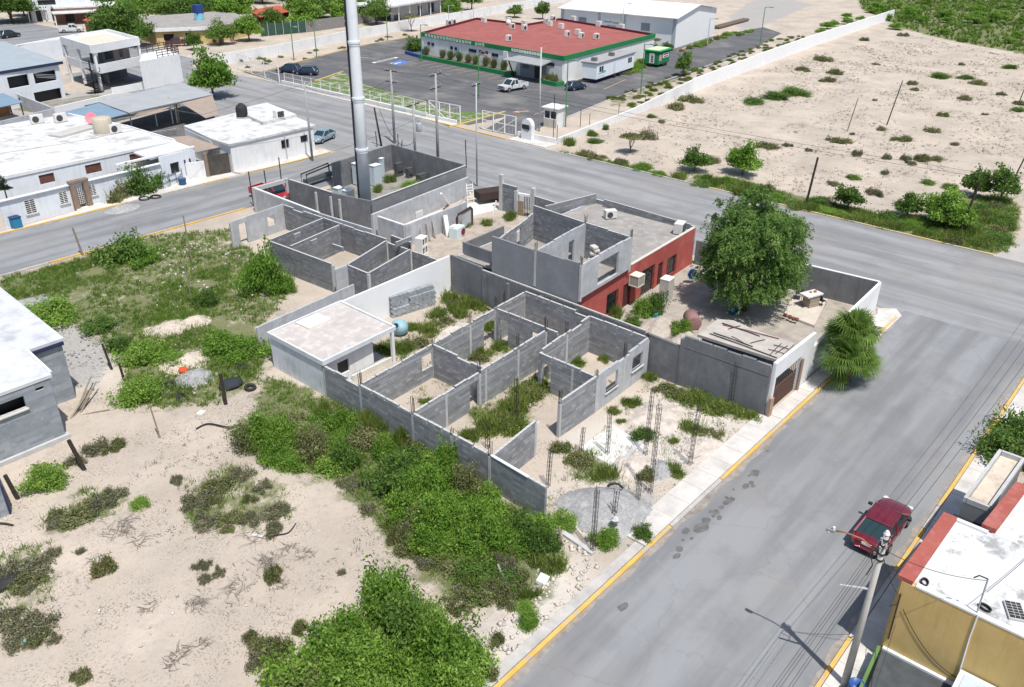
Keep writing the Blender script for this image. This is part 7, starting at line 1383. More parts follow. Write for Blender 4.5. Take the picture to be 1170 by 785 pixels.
def cloud(seed, clumps, per, rad, size, spread, flat=.0, hollow=.55, base=.0, droop=0., el=1.7, lump=.25):
    g = np.random.default_rng(seed); rx, ry, rz = rad
    d = unit(g.normal(size=(clumps,3))); d[:,2] = np.abs(d[:,2])*1.0 if base >= 0 else d[:,2]
    lob = 1+lump*np.sin(d[:,0]*5+seed)*np.cos(d[:,1]*4+seed*2)+lump*.8*np.sin(d[:,2]*6+d[:,0]*3+seed)
    r = (hollow+(1-hollow)*g.random(clumps)**.6)*lob
    C = d*r[:,None]*np.array([rx,ry,rz]); C[:,2] += base
    P = np.repeat(C, per, 0)+g.normal(size=(clumps*per,3))*spread*np.array([1,1,.75])
    P[:,2] = np.maximum(P[:,2], .02+g.random(len(P))*.06)
    n = unit(np.repeat(d,per,0)*.5+g.normal(size=P.shape)*.75+np.array([0,0,.5])); up = unit(g.normal(size=P.shape)+np.array([0,0,-droop]))
    ln = size*el*(.6+.8*g.random(len(P))); wd = size*(.6+.8*g.random(len(P)))
    var = np.clip(np.repeat(g.normal(.5,.2,clumps),per)+g.normal(0,.13,len(P)),0,1)
    return quads(P,n,up,ln,wd), var
def leafmesh(name, v, var, mat):
    f = np.arange(len(v)).reshape(-1,4); return fastmesh(name, v, f, mat, var)
def stems(n, h, spread, r, seed):
    q = random.Random(seed); mb = MB()
    for k in range(n):
        a = q.uniform(0,6.28); e = spread*q.uniform(.4,1); m = (math.cos(a)*e*.4, math.sin(a)*e*.4, h*.5)
        mb.tube([(math.cos(a)*.06,math.sin(a)*.06,-.05), m, (math.cos(a)*e,math.sin(a)*e,h*q.uniform(.7,1.))], [r,r*.7,r*.3], 5)
    return mb
def sprigs(seed, n, per, rad, L, size, base=.1):
    """leafy shoots sticking out of the bush"""
    g = np.random.default_rng(seed); d = unit(g.normal(size=(n,3))); d[:,2] = np.abs(d[:,2]); st = d*np.array(rad)*(.62+.3*g.random((n,1)))+np.array([0,0,base])
    dr = unit(d*.7+g.normal(size=(n,3))*.3+np.array([0,0,.75])); f = np.tile(np.linspace(0,1,per),n); ln = np.repeat(L*(.5+.8*g.random(n)),per)
    P = np.repeat(st,per,0)+np.repeat(dr,per,0)*(f*ln)[:,None]+np.stack([np.zeros(n*per),np.zeros(n*per),-.25*f**2*ln],1)+g.normal(size=(n*per,3))*.035; P[:,2] = np.maximum(P[:,2],.03)
    v = quads(P, unit(g.normal(size=P.shape)+np.array([0,0,.8])), unit(g.normal(size=P.shape)+np.repeat(dr,per,0)), size*1.9*(.6+.7*g.random(len(P)))*(1-.4*f), size*(.6+.6*g.random(len(P)))*(1-.4*f))
    return v, np.clip(np.repeat(g.normal(.68,.18,n),per)+g.normal(0,.1,n*per),0,1)
def join(*vs): return np.concatenate([v for v,_ in vs]), np.concatenate([a for _,a in vs])
def scrub(seed, n, size, hz_, blades=90):
    """low uneven clump made of several small mounds with stalks between"""
    g = np.random.default_rng(seed); out = []
    for k in range(n):
        a = g.random()*6.28; e = g.random()**.6*.78; r = g.uniform(.18,.36); v,va = cloud(seed*31+k, 16, 17, (r,r,hz_*g.uniform(.5,1.1)), size, .09, hollow=.3, base=.02, lump=.35)
        out.append((v+np.array([math.cos(a)*e, math.sin(a)*e*.8, 0]), np.clip(va+g.normal(0,.16),0,1)))
    out.append(bladeset(seed+5, blades, .62, hz_*.9, .03)); return join(*out)
def bladeset(seed, n, spread, h, w):
    g = np.random.default_rng(seed); sub = g.normal(size=(7,2))*spread*.55; B = np.concatenate([sub[g.integers(0,7,n)]+g.normal(0,spread*.3,(n,2)), np.zeros((n,1))],1)
    hh = h*(.35+.9*g.random(n)); tip = np.stack([g.normal(0,.33,n)*hh, g.normal(0,.33,n)*hh, hh],1); up = unit(tip)
    return quads(B+tip*.5, unit(g.normal(size=(n,3))), up, np.linalg.norm(tip,axis=1), w*(.6+.8*g.random(n))), np.clip(g.normal(.5,.24,n),0,1)
def meshes(kind):
    out = []
    for i in range(4):
        if kind == 'green': v,a = join(cloud(10+i,120,27,(1.,1.,.9),.072,.16,hollow=.42,base=.1,el=1.9,lump=.36), sprigs(210+i,95,15,(1.,1.,.95),.48,.06)); m = LG
        elif kind == 'dark': v,a = join(cloud(20+i,125,27,(1.,1.,.95),.075,.16,hollow=.42,base=.1,el=1.9,lump=.34), sprigs(220+i,70,14,(1.,1.,.95),.42,.06)); m = LD
        elif kind == 'dusty': v,a = join(cloud(80+i,80,20,(1.,1.,.9),.07,.17,hollow=.4,base=.1,el=2.,lump=.4), sprigs(280+i,80,11,(1.,1.,.95),.55,.055)); m = LO
        elif kind == 'olive': v,a = scrub(30+i,11,.06,.45); m = LO
        elif kind == 'weed': v,a = join(bladeset(50+i,620,.62,.62,.042), scrub(70+i,4,.055,.3,10)); m = LW
        else: v,a = scrub(40+i,10,.055,.36,120); m = LS
        fm_ = leafmesh(kind+'_foliage', v, a, m)
        sm = stems(7,.8,.75,.035,i) if kind in ('green','dark','dusty') else stems(6,.3,.7,.015,i); me = bpy.data.meshes.new('stem'); me.from_pydata(sm.v,[],sm.f); me.materials.append(barkm)
        out.append((fm_, me))
    return out
PR = {k: meshes(k) for k in ('green','dark','olive','grey','weed','dusty')}
def shrub(kind, p, r, h, label, group=None, name=None, cat='shrub'):
    i = rnd.randrange(4); fm_, sm = PR[kind][i]
    t = thing(name or ('shrub' if kind in ('green','dark','dusty') else 'weed_clump' if kind=='weed' else 'scrub_bush'), label, cat, (p[0],p[1],p[2] if len(p)>2 else 0), rnd.uniform(0,6.28), group)
    zz = {'green':1.2,'dark':1.2,'dusty':1.2,'olive':.52,'grey':.44,'weed':.62}[kind]; sc = (r*rnd.uniform(.9,1.12), r*rnd.uniform(.9,1.12), h/zz)
    mobj('foliage', fm_, t, scale=sc); mobj('stem', sm, t, scale=sc); return t
def fill(poly, step, seed, jitter=.45):
    q = random.Random(seed); xs = [p[0] for p in poly]; ys = [p[1] for p in poly]; out = []
    x = min(xs)
    while x < max(xs):
        y = min(ys)
        while y < max(ys):
            a, b = x+q.uniform(-jitter,jitter)*step, y+q.uniform(-jitter,jitter)*step
            if inpoly(np.array([a]), np.array([b]), poly)[0]: out.append((a,b))
            y += step
        x += step
    return out
# ---- thickets beside the lot
TH = 'leafy green shrub of the thicket running along the outside of the long block wall'
for (x,y) in fill(W((275,512),(300,492),(345,480),(395,492),(425,520),(400,545),(345,545),(300,542)), 1.35, 3)+fill(W((440,535),(500,525),(560,560),(615,600),(625,640),(590,648),(545,655),(500,640),(462,600)), 1.4, 4):
    shrub(rnd.choice(['green']*8+['dark','dusty']), (x,y), rnd.uniform(.7,1.3), rnd.choice([.8,1.2,1.5,1.9,2.2])*rnd.uniform(.85,1.1), TH, 'thicket along the lot wall')
for (x,y) in fill(W((362,455),(470,505),(590,585),(600,600),(520,560),(440,530),(395,500),(345,475)), 1.0, 8):
    shrub(rnd.choice(['weed','weed','green','olive']), (x,y), rnd.uniform(.6,1.0), rnd.uniform(.5,1.1), 'tall green weed clump between thicket and long block wall', 'weeds along the lot wall')
for (x,y) in fill(W((520,655),(600,640),(640,645),(615,680),(580,700),(540,690)), 1.0, 9)+fill(W((430,600),(460,600),(520,660),(500,675)),1.,10): shrub(rnd.choice(['weed','olive','grey','olive']), (x,y), rnd.uniform(.6,1.0), rnd.uniform(.4,.9), 'dry scrub clump at the ragged street end of the thicket', 'scrub below the thicket')
for (x,y) in fill(W((330,800),(335,760),(365,735),(415,705),(450,690),(500,702),(540,735),(550,770),(520,830),(420,870)), 1.3, 5):
    shrub(rnd.choice(['green']*10+['dark','dusty']), (x,y), rnd.uniform(.8,1.45), rnd.choice([1.1,1.6,2.,2.5])*rnd.uniform(.85,1.1), 'bright green shrub of the big thicket at the bottom edge by the street', 'thicket at the bottom edge')
for (x,y,r,h) in [(310,765,.9,.8),(325,740,.8,.7),(300,745,.8,.5),(345,720,.6,.5),(560,770,.6,.5),(565,735,.5,.6)]: shrub('olive',G(x,y),r,h,'olive scrub clump at the edge of the bottom thicket','scrub at the bottom thicket')
for (x,y,r,h,k,l) in [(306,332,1.75,3.7,'green','large rounded bright green shrub against the older block house shell'),(287,324,.95,1.8,'green','green shrub left of the large rounded one by the older shell'),(326,333,.95,1.7,'green','green shrub right of the large rounded one by the older shell'),(146,296,2.0,2.2,'dark','bushy dark green shrub at the side street kerb'),(165,298,1.5,1.3,'green','lower green shrub right of the bushy one at the side street kerb'),
    (62,364,1.8,1.7,'green','green weed clump close to the corner of the white block house roof'),(165,412,1.4,1.6,'green','green bush beside the short dark post'),(160,455,1.4,1.4,'green','green bush above the thin leaning stick'),(200,415,1.0,1.0,'green','small green bush beside the pale earth heap'),(55,555,1.0,1.5,'green','round green bush below the grey block house'),(258,400,1.6,1.5,'green','bright green bush left of the annex'),(284,405,1.3,1.2,'green','bright green bush right up to the annex wall'),(238,348,.9,1.2,'dark','dark green bush in the middle of the grassy field'),(140,400,1.0,1.1,'dark','dark weed clump above the slim dark post'),(118,375,1.1,.9,'dark','dark weed clump on the grey slab edge'),
    (160,220,2.0,3.0,'dark','tall dark green shrub in front of the white house'),(133,228,1.9,2.0,'olive','grey green bushy shrub left of the tall one at the white house'),(178,213,1.5,2.2,'green','bright green shrub right of the tall one at the white house'),(1148,522,1.6,2.0,'dark','dark green bush on the right pavement by the balcony house'),(1168,505,1.7,2.2,'dark','dark green bush at the right picture edge on the pavement'),(1160,535,1.5,1.6,'olive','olive bush in front of the balcony box'),
    (478,57,2.6,2.6,'dark','round dark bush at the left corner of the clinic'),(748,358,.9,1.9,'dark','leafy dark plant against the red wall in the patio'),(733,360,.8,1.5,'green','leafy green plant beside the first red wall window'),(703,362,.9,.9,'weed','low bright green plant just behind the boundary wall in the patio'),(779,383,.7,1.5,'green','young green plant beside the maroon drum'),(722,372,.6,.8,'dark','small dark plant beside the patio dirt heap'),
    (447,208,.9,.9,'weed','bright weeds at the back of the tower yard'),(432,219,.8,.8,'weed','weeds right behind the mast foot'),(470,214,1.1,.8,'green','low green bush in the middle of the tower yard'),(492,205,.9,.7,'olive','dry bush at the right end of the tower yard'),(650,165,1.2,.9,'weed','green weed clump at the end of the white boundary wall'),(533,258,.9,.5,'weed','small green weeds in the junk strip'),(583,250,1.1,.7,'weed','green weeds before the wooden gate panel'),(556,256,.8,.5,'weed','small green weeds on the pale yard slab edge'),
    (645,600,.7,.7,'green','small green bush beside the free end of the long wall'),(692,622,.6,1.1,'green','small upright green bush beside the gravel heap'),(735,500,.7,.7,'dark','dark weed beside the cage rebar by the pale clearing'),(690,545,1.0,.7,'weed','green weeds between slab and gravel heap'),(660,530,1.0,.6,'olive','olive weeds in front of the entrance wall'),(640,512,.8,.5,'olive','dry weeds at the end of the entrance wall'),(735,615,.5,.8,'dark','small dark weed at the street edge of the gravel heap'),(603,713,.5,.5,'green','lone green weed in rubble by the street'),(600,696,.4,.4,'green','tiny green weed in rubble by the street')]:
    shrub(k, G(x,y), r, h, l)
# scrub on the bare left field
for (x,y,r,h,k) in [(225,575,1.1,.5,'grey'),(250,560,1.2,.5,'olive'),(275,545,1.0,.5,'grey'),(300,560,.8,.4,'grey'),(320,585,1.0,.45,'grey'),(290,595,1.0,.4,'grey'),(262,597,.9,.4,'olive'),(235,597,.9,.4,'grey'),(310,605,.8,.4,'grey'),(245,575,.5,.4,'olive'),(285,575,.6,.4,'olive'),(82,592,1.3,.6,'olive'),(110,580,1.2,.5,'grey'),(130,570,1.0,.45,'grey'),(65,600,.8,.4,'grey'),(15,655,1.2,.6,'grey'),(42,650,1.2,.5,'grey'),(30,668,1.0,.5,'olive'),(62,634,.6,.35,'grey'),(10,710,.9,.5,'grey'),(38,718,1.2,.6,'grey'),(20,735,.9,.4,'grey'),(48,733,.7,.4,'olive'),(110,515,1.0,.6,'grey'),(130,512,.8,.4,'olive'),(85,530,.7,.4,'grey'),(202,550,.5,.35,'grey'),(235,663,.5,.35,'grey'),(232,648,.6,.35,'grey'),(250,655,.4,.3,'grey'),(370,500,.7,.4,'grey'),(400,555,.9,.4,'grey'),(420,585,.7,.4,'grey'),(300,755,.9,.6,'grey'),(285,735,.6,.5,'olive'),(545,680,1.0,.6,'olive'),(575,640,1.0,.6,'olive'),(600,625,.9,.5,'grey'),(545,660,1.1,.7,'dark'),(575,665,.9,.6,'dark'),(520,695,.8,.5,'olive'),(390,655,.3,.25,'grey'),(62,732,.4,.3,'grey'),(92,632,.4,.3,'grey'),(30,675,.6,.4,'grey')]:
    shrub(k, G(x,y), r, h, 'low dry grey green scrub clump on the bare left field', 'scrub on the left field')
for (x,y,r,h,k,l) in [(118,652,.75,.95,'olive','separate rounded olive bush on bare ground at the lower left'),(314,660,.6,.85,'olive','separate upright olive bush on bare ground right of the dead brush'),(160,578,.5,.5,'green','single fresh green tuft bush on bare ground'),(93,775,.5,.6,'olive','small olive bush at the bottom left edge')]: shrub(k,G(x,y),r,h,l)
for (x,y,r,h) in [(740,432,.8,.4),(765,450,1.2,.45),(790,458,1.2,.5),(820,468,1.2,.45),(845,472,1.,.4),(790,490,.9,.3),(812,497,.8,.3),(770,505,.4,.25),(720,462,.7,.4),(710,482,.4,.2),(772,540,.7,.4),(742,545,.7,.4),(700,470,.5,.3),(860,478,.7,.4)]:
    shrub('weed' if rnd.random()<.7 else 'olive', G(x,y), r*1.15, h, 'low yellow green weeds in the front yard of the lot below the tall boundary wall', 'weeds in the front yard')
for (x,y,r,h) in [(548,405,.8,.4),(570,398,.7,.4),(465,400,.8,.4),(560,490,1.1,.55),(585,470,1.0,.5),(575,480,.9,.5),(600,450,.9,.5),(615,443,.8,.5),(540,500,.7,.4),(535,345,.9,.5),(520,350,.7,.5),(485,460,.5,.2),(560,375,.8,.4),(660,415,.6,.3),(500,362,.9,.5),(508,372,1.0,.5),(490,380,1.0,.55),(475,392,1.0,.5),(455,398,.9,.45),(525,360,.9,.6),(515,345,.8,.7),(530,352,.9,.5),(548,352,.9,.5),(440,400,.6,.35),(470,375,.7,.35),(590,470,1.1,.6),(600,458,1.1,.6),(570,488,1.2,.6),(612,450,1.0,.55),(590,490,.9,.4),(545,412,.8,.4),(700,405,.6,.35),(690,412,.5,.3)]:
    shrub('weed' if rnd.random()<.8 else 'olive', G(x,y), r*1.3, h*1.15, 'green weeds growing inside the roofless rooms of the lot house', 'weeds inside the shell')
# ---- desert lot and verges
D4 = lambda x,y: (860+x/3.774, y/3.774)
for (x,y,r,h,k) in [(5,445,1.6,.9,'dark'),(95,425,1.9,1.1,'dark'),(175,405,2.0,1.2,'dark'),(225,415,1.,.6,'dark'),(350,320,1.8,1.,'olive'),(60,640,2.,.7,'olive'),(320,350,1.9,.8,'olive'),(370,612,1.7,.7,'olive'),(640,605,1.7,.6,'olive'),(300,260,2.2,1.,'olive'),(735,690,1.4,.7,'olive'),(660,690,1.0,.6,'grey'),(800,690,1.1,.5,'olive'),(770,570,1.3,.8,'olive'),(820,500,1.2,.7,'olive'),(910,430,1.4,.8,'olive'),(965,365,1.8,.9,'olive'),(920,340,1.2,.7,'dark'),(805,335,1.6,1.,'dark'),(1110,295,1.4,.8,'dark'),(690,365,1.2,.7,'olive'),(450,670,.8,.8,'grey'),(870,625,.9,.4,'grey'),(575,685,.8,.6,'grey'),(570,750,.6,.5,'grey'),(560,560,1.,.5,'olive'),(150,630,.9,.4,'grey'),(240,650,.7,.3,'grey'),(215,305,1.8,.8,'olive'),(480,175,1.5,.8,'olive'),(650,155,1.8,.8,'grey'),(530,280,1.,.4,'grey'),(900,280,1.,.5,'grey'),(1070,410,1.,.5,'grey'),(1150,450,1.2,.7,'olive'),(1150,480,1.,.6,'dark'),(700,390,1.,.5,'grey'),(430,580,.6,.3,'grey'),(525,435,.5,.4,'grey'),(1000,495,.7,.3,'grey')]:
    shrub(k, G(*D4(x,y)), r, h, 'low olive bush on the pale ground of the desert lot', 'bushes on the desert lot')
for (x,y,r,h,k) in [(770,124,2.1,1.,'olive'),(790,116,2.,1.,'olive'),(676,155,.7,.8,'dark'),(679,163,.8,.6,'dark'),(692,148,.4,.8,'dark'),(744,134,.7,.5,'dark'),(755,140,.8,.5,'grey'),(740,158,1.8,1.2,'grey'),(815,185,1.5,.8,'olive'),(1055,183,1.2,.6,'olive'),(1040,188,.8,.5,'grey'),(975,205,.8,.6,'dark'),(950,212,1.,.6,'grey'),(1000,222,1.2,.6,'grey'),(1060,210,.7,.5,'dark'),(1085,215,.8,.6,'dark')]: shrub(k,G(x,y),r,h,'low olive bush on the pale ground of the desert lot','bushes on the desert lot')
for (x,y) in fill(W((645,172),(720,188),(790,205),(840,208),(915,228),(1000,245),(1075,255),(1110,240),(1145,235),(1150,285),(1085,280),(900,238),(760,203)), 1.9, 12):
    shrub(rnd.choice(['green','weed','weed','dark','weed','olive']), (x,y), rnd.uniform(.9,1.5), rnd.uniform(.4,.85), 'green weed clump of the verge between the wide road and the desert lot', 'verge along the wide road')
for (x,y) in fill(W((692,112),(780,82),(860,54),(905,38),(925,45),(860,70),(790,98),(720,126)), 2.6, 14): shrub(rnd.choice(['weed','olive','weed','olive']), (x,y), rnd.uniform(.5,1.1), rnd.uniform(.25,.55), 'green weed clump on the strip between the car park lane and the white wall', 'weeds on the car park strip')
for (x,y) in fill(W((775,58),(812,44),(860,32),(862,36),(815,50),(785,60)),2.6,15)+fill(W((712,82),(735,70),(738,74),(715,88)),1.6,16)+fill(W((732,58),(765,60),(768,56),(735,53)),1.8,17): shrub(rnd.choice(['green','olive']),(x,y),rnd.uniform(.8,1.3),rnd.uniform(.5,1.),'green weed clump around the warehouse and trailers','weeds round the warehouse')
for (x,y) in fill(W((235,77),(330,62),(440,42),(470,36),(470,42),(400,56),(300,80)),4.5,18): shrub('olive',(x,y),rnd.uniform(.5,1.),rnd.uniform(.3,.6),'dry weed tuft on the gravel strip before the long white wall','weeds by the long wall')
for i in range(10):
    y = 130.2-i*2.45+rnd.uniform(-.3,.3); 
    if i == 1: continue
    g_ = np.random.default_rng(60+i); n=420; P=np.stack([g_.normal(0,.16,n),g_.normal(0,.16,n),np.zeros(n)],1); tipd=np.stack([g_.normal(0,.33,n),g_.normal(0,.33,n),.9+g_.random(n)*1.1],1)
    up=unit(tipd); c=P+tipd*.5; nn=unit(g_.normal(size=(n,3))); v=quads(c,nn,up,np.linalg.norm(tipd,axis=1),np.full(n,.07)); me=leafmesh('tall_grass',v,np.clip(g_.normal(.5,.25,n),0,1),LO)
    o=mobj('tall_grass',me,None,(122.4-.055*(118-y)*.9,y,.75)); tag(o,'tall upright ornamental grass clump in the long green planter','grass clump','ornamental grasses in the planter')
for (x,y) in fill([(120.2,94.3),(121.9,94.3),(122,98),(120.2,97.9)],.9,19): shrub('olive',(x,y,.7),.6,1.1,'dry bush in the short green planter at the clinic corner','bushes in the short planter')
# ---- trees
def limb(mb, p, d, L, r, depth, tips, q, up=.25, n=3, spread=.6):
    pts=[p]; dd=d
    for k in range(3):
        dd=(dd+Vector((q.uniform(-.22,.22),q.uniform(-.22,.22),up*.3))).normalized(); pts.append(pts[-1]+dd*L/3)
    mb.tube(pts,[r,r*.85,r*.72,r*.6],7 if depth>1 else 5)
    if depth==0: tips.append(pts[-1]); return
    tips.append(pts[-1])
    for k in range(n):
        a=q.uniform(0,6.28); e=Vector((math.cos(a),math.sin(a),q.uniform(.0,.5)))*spread; limb(mb,pts[-1 if k<n-1 else -2],(dd+e).normalized(),L*q.uniform(.6,.8),r*.55,depth-1,tips,q,up,n,spread)
def big_tree():
    q=random.Random(5); b=G(851,354); t=thing('mesquite_tree','big dark green tree with drooping fine foliage filling the middle of the patio','tree',(b[0],b[1],0))
    mb=MB(); mb.smooth=True; tips=[]
    for k in range(4): a=k*1.57+.4; limb(mb,Vector((.12*math.cos(a),.12*math.sin(a),.9)),Vector((math.cos(a)*.55,math.sin(a)*.55,1)).normalized(),2.7,.17,2,tips,q)
    mb.tube([(0,0,-.1),(.05,.02,.5),(0,0,1.1)],[.42,.33,.28],10); mb.build('trunk',barkm,t)
    g=np.random.default_rng(3); vs=[];va=[]
    n=640; d=unit(g.normal(size=(n,3))); d[:,2]=d[:,2]*.8+.25; d=unit(d); lob=1+.16*np.sin(d[:,0]*6+1)*np.cos(d[:,1]*5)+.12*np.sin(d[:,2]*7+d[:,1]*4); r=(.5+.5*g.random(n)**.5)*lob
    C=d*r[:,None]*np.array([3.55,3.55,4.6])+np.array([0,0,5.0]); C=C[C[:,2]>1.1]
    for c in C:
        m=115; out=np.array([c[0],c[1],0]); out=out/(np.linalg.norm(out)+.3)
        L=g.uniform(.5,1.3); f=g.random(m); strand=g.integers(0,7,m); so=g.normal(size=(7,3))*.34; so[:,2]*=.5
        P=c+so[strand]+out*(f*L*.45)[:,None]+np.stack([np.zeros(m),np.zeros(m),-f**1.5*L*.6],1)+g.normal(size=(m,3))*.075
        up=unit(out*.6+np.array([0,0,-.45])+g.normal(size=(m,3))*.6); nn=unit(g.normal(size=(m,3))+out+np.array([0,0,.6])); vs.append(quads(P,nn,up,.20+.16*g.random(m),.055+.04*g.random(m))); va.append(np.clip(g.normal(.5,.22)+g.normal(0,.12,m)+.0*f,0,1))
    v=np.concatenate(vs); v[:,2]=np.maximum(v[:,2],.45); mobj('crown',leafmesh('crown',v,np.concatenate(va),LM),t)
big_tree()
def palm():
    b=G(963,436); t=thing('fan_palm','bushy fan palm clump with spiky leaves on the pavement beside the white wall','palm',(b[0],b[1],0)); g=np.random.default_rng(8); mb=MB(); mb.smooth=True; vs=[];va=[]; dv_=[]; dva=[]
    for (hx,hy,hz_,nf) in [(0,0,4.1,58),(1.3,.1,3.2,46),(-1.1,-.2,2.7,46),(.5,-.6,2.0,34),(.4,.9,3.0,34),(-.6,-.7,1.5,24)]:
        mb.tube([(hx*.3,hy*.3,-.1),(hx*.6,hy*.6,hz_*.5),(hx,hy,hz_)],[.24,.2,.17],9)
        for k in range(nf):
            a=g.uniform(0,2*math.pi); e=math.radians(g.uniform(-28,80)); L=g.uniform(.7,1.25); d=np.array([math.cos(a)*math.cos(e),math.sin(a)*math.cos(e),math.sin(e)]); hub=np.array([hx,hy,hz_])+d*L*.75-np.array([0,0,.22*L*(1-math.sin(e))]); 
            side=np.cross(d,[0,0,1]); side/=np.linalg.norm(side)+1e-6; upv=np.cross(side,d); m=20; var=g.normal(.5,.2); old = e<-.45
            mb.tube([(hx,hy,hz_),tuple(hub)],.02,4)
            for j in range(m):
                th=math.radians(-115+230*j/(m-1)); bd=d*math.cos(th)+side*math.sin(th); bl=L*(.75+.35*math.cos(th*.6)); tip=hub+bd*bl+upv*.05-np.array([0,0,.30*bl*abs(math.sin(th))+.14+.14*g.random()]); midp=hub+bd*bl*.55+upv*.07; w=np.cross(bd,upv); w/=np.linalg.norm(w)+1e-6; w=w*.042
                q_=np.array([hub,midp-w,tip,midp+w]); (dv_ if old else vs).append(q_); (dva if old else va).append(np.clip(var+g.normal(0,.12),0,1))
    mb.build('trunk',barkm,t); mobj('crown',leafmesh('palm_crown',np.concatenate(vs),np.array(va),LP),t); mobj('dead_skirt',leafmesh('palm_skirt',np.concatenate(dv_),np.array(dva),M_leaf('dry_palm_leaf',(.10,.10,.04),(.17,.16,.07),(.26,.22,.11),.15)),t)
palm()
TREE={}
def tree_protos(kind,mat,n,leaf,shape,seed):
    out=[]
    for i in range(2):
        v,a=cloud(seed+i,n,30,shape,leaf,shape[0]*.16,hollow=.45,base=.0 if kind!='sap' else -1,lump=.34); v[:,2]+=.55*shape[2] if kind!='sap' else 1.15*shape[2]
        q=random.Random(seed+i); mb=MB(); mb.smooth=True; tips=[]
        h0=shape[2]*.55
        for k in range(3): a_=k*2.1+i; limb(mb,Vector((0,0,h0*.6)),Vector((math.cos(a_)*.6,math.sin(a_)*.6,1)).normalized(),shape[2]*.6,.05*shape[0],1,tips,q)
        mb.tube([(0,0,-.1),(0,0,h0*.65)],[.085*shape[0],.06*shape[0]],8); me=bpy.data.meshes.new('trunk'); me.from_pydata(mb.v,[],mb.f); me.materials.append(barkm)
        out.append((leafmesh(kind+'_crown',v,a,mat),me))
    TREE[kind]=out
tree_protos('broad',LD,200,.17,(2.2,2.2,2.4),100); tree_protos('bright',LG,190,.16,(1.6,1.6,2.0),110); tree_protos('sap',LO,90,.10,(.9,.9,1.1),120); tree_protos('sapg',LD,110,.10,(.9,.9,1.1),130)
def tree(kind,p,s,label,group=None,hs=1.,name='tree'):
    cm,tm=TREE[kind][rnd.randrange(2)]; t=thing(name,label,'tree',(p[0],p[1],0),rnd.uniform(0,6.28),group); mobj('trunk',tm,t,scale=(s,s,s*hs)); mobj('crown',cm,t,scale=(s,s,s*hs)); return t
for (x,y,k,s,hs,l) in [(137,52,'broad',2.0,1.2,'dense tree just left of the yellow house, larger one'),(126,38,'broad',1.2,1.2,'dense tree behind the open terrace roof at the top left'),(155,53,'broad',1.5,1.,'dark tree touching the left end of the yellow house'),(222,57,'sapg',1.6,1.2,'thin olive tree by the maroon pickup'),(253,51,'broad',1.2,1.,'leafy tree in front of the yellow house middle'),(285,47,'bright',1.5,1.1,'bright tree at the right end of the yellow house'),(312,34,'broad',1.2,1.,'dark tree in front of the bright red tin roof'),(244,112,'bright',1.7,1.15,'bright green leafy tree behind the tan shade sail'),(620,22,'sapg',1.9,1.3,'lone slim tree behind the red clinic roof, right one'),(588,20,'sapg',2.2,.8,'spreading pale bush tree behind the red clinic roof'),(430,28,'broad',1.4,1.2,'tree in front of the pale building at the top'),(470,36,'sap',1.8,1.5,'bare slim tree in front of the long white wall'),(516,22,'bright',1.3,1.3,'small tree at the end of the pale building'),(539,12,'broad',1.2,1.4,'small dark tree at the top behind the clinic'),(780,87,'sapg',1.5,1.6,'small dark conifer like tree at the kerb right of the green trailer'),(746,56,'sap',1.5,1.,'bare grey shrub tree against the warehouse wall'),(762,58,'sapg',1.2,.8,'low shrub tree at the warehouse corner'),(1142,232,'sapg',1.6,1.4,'upright dark sapling at the green corner of the desert lot'),(1112,225,'sapg',1.5,1.2,'leafy dark sapling left of the upright one at the green corner'),(720,175,'sap',1.4,1.2,'bare twiggy sapling near the white boundary wall')]:
    tree(k,G2(x,y),s,l,hs=hs)
for (x,y,s) in [(793,196,1.6),(848,200,1.3),(968,240,1.5),(1036,248,1.4),(1072,255,1.2),(1082,262,1.3)]: tree('sapg' if s>1.35 else 'bright',G2(x,y),s if s>1.35 else s*.8,'young green sapling standing at the edge of the desert lot along the wide road','saplings along the wide road')
q=random.Random(77)
for (x,y) in [(150,12),(170,10),(190,13),(205,8),(180,2),(160,-2),(215,14),(232,6),(250,10),(262,4),(275,-10),(240,-3),(285,-14),(300,-14),(318,-15),(335,-12),(350,14),(348,22),(356,18),(352,-2),(370,2),(382,10),(392,16),(388,4),(400,-2),(268,16),(300,-8),(200,-6),(130,5),(128,-4),(410,8),(28,6),(14,14),(36,10),(52,-3)]:
    tree('broad' if q.random()<.75 else 'bright',G2(x,y+12),q.uniform(1.7,2.5),'dense green tree of the far grove along the top of the view','far grove',hs=q.uniform(.8,1.1))
for (x,y) in fill(W((985,26),(1040,38),(1085,50),(1130,55),(1180,62),(1200,-4),(1130,-8),(1060,-6),(1010,4)),10.5,21): tree('bright',(x,y),q.uniform(.5,1.35),'green bushy tree of the overgrown land at the top right','overgrown land at the top right',hs=q.uniform(.4,.65))
for (x,y) in fill(W((925,36),(1000,8),(1010,14),(945,42)),6.,23): tree('bright',(x,y),q.uniform(.5,.9),'low green bush tree lining the far end of the white boundary wall','bushes at the end of the boundary wall',hs=.6)
t=thing('cypress_tree','narrow dark cypress like tree leaning at the left edge before the white house','tree',(*G2(14,248),0)); v,a=cloud(150,120,40,(.45,.45,2.9),.09,.12,base=-1,hollow=.4); v[:,2]+=3.0; v[:,2]=np.maximum(v[:,2],.3); o=mobj('crown',leafmesh('cypress',v,a,M_leaf('cypress_leaf',(.02,.04,.02),(.035,.06,.03),(.07,.10,.05),.15)),t); mb=MB(); mb.tube([(0,0,-.1),(0,0,3)],[.12,.06],7); mb.build('trunk',barkm,t)
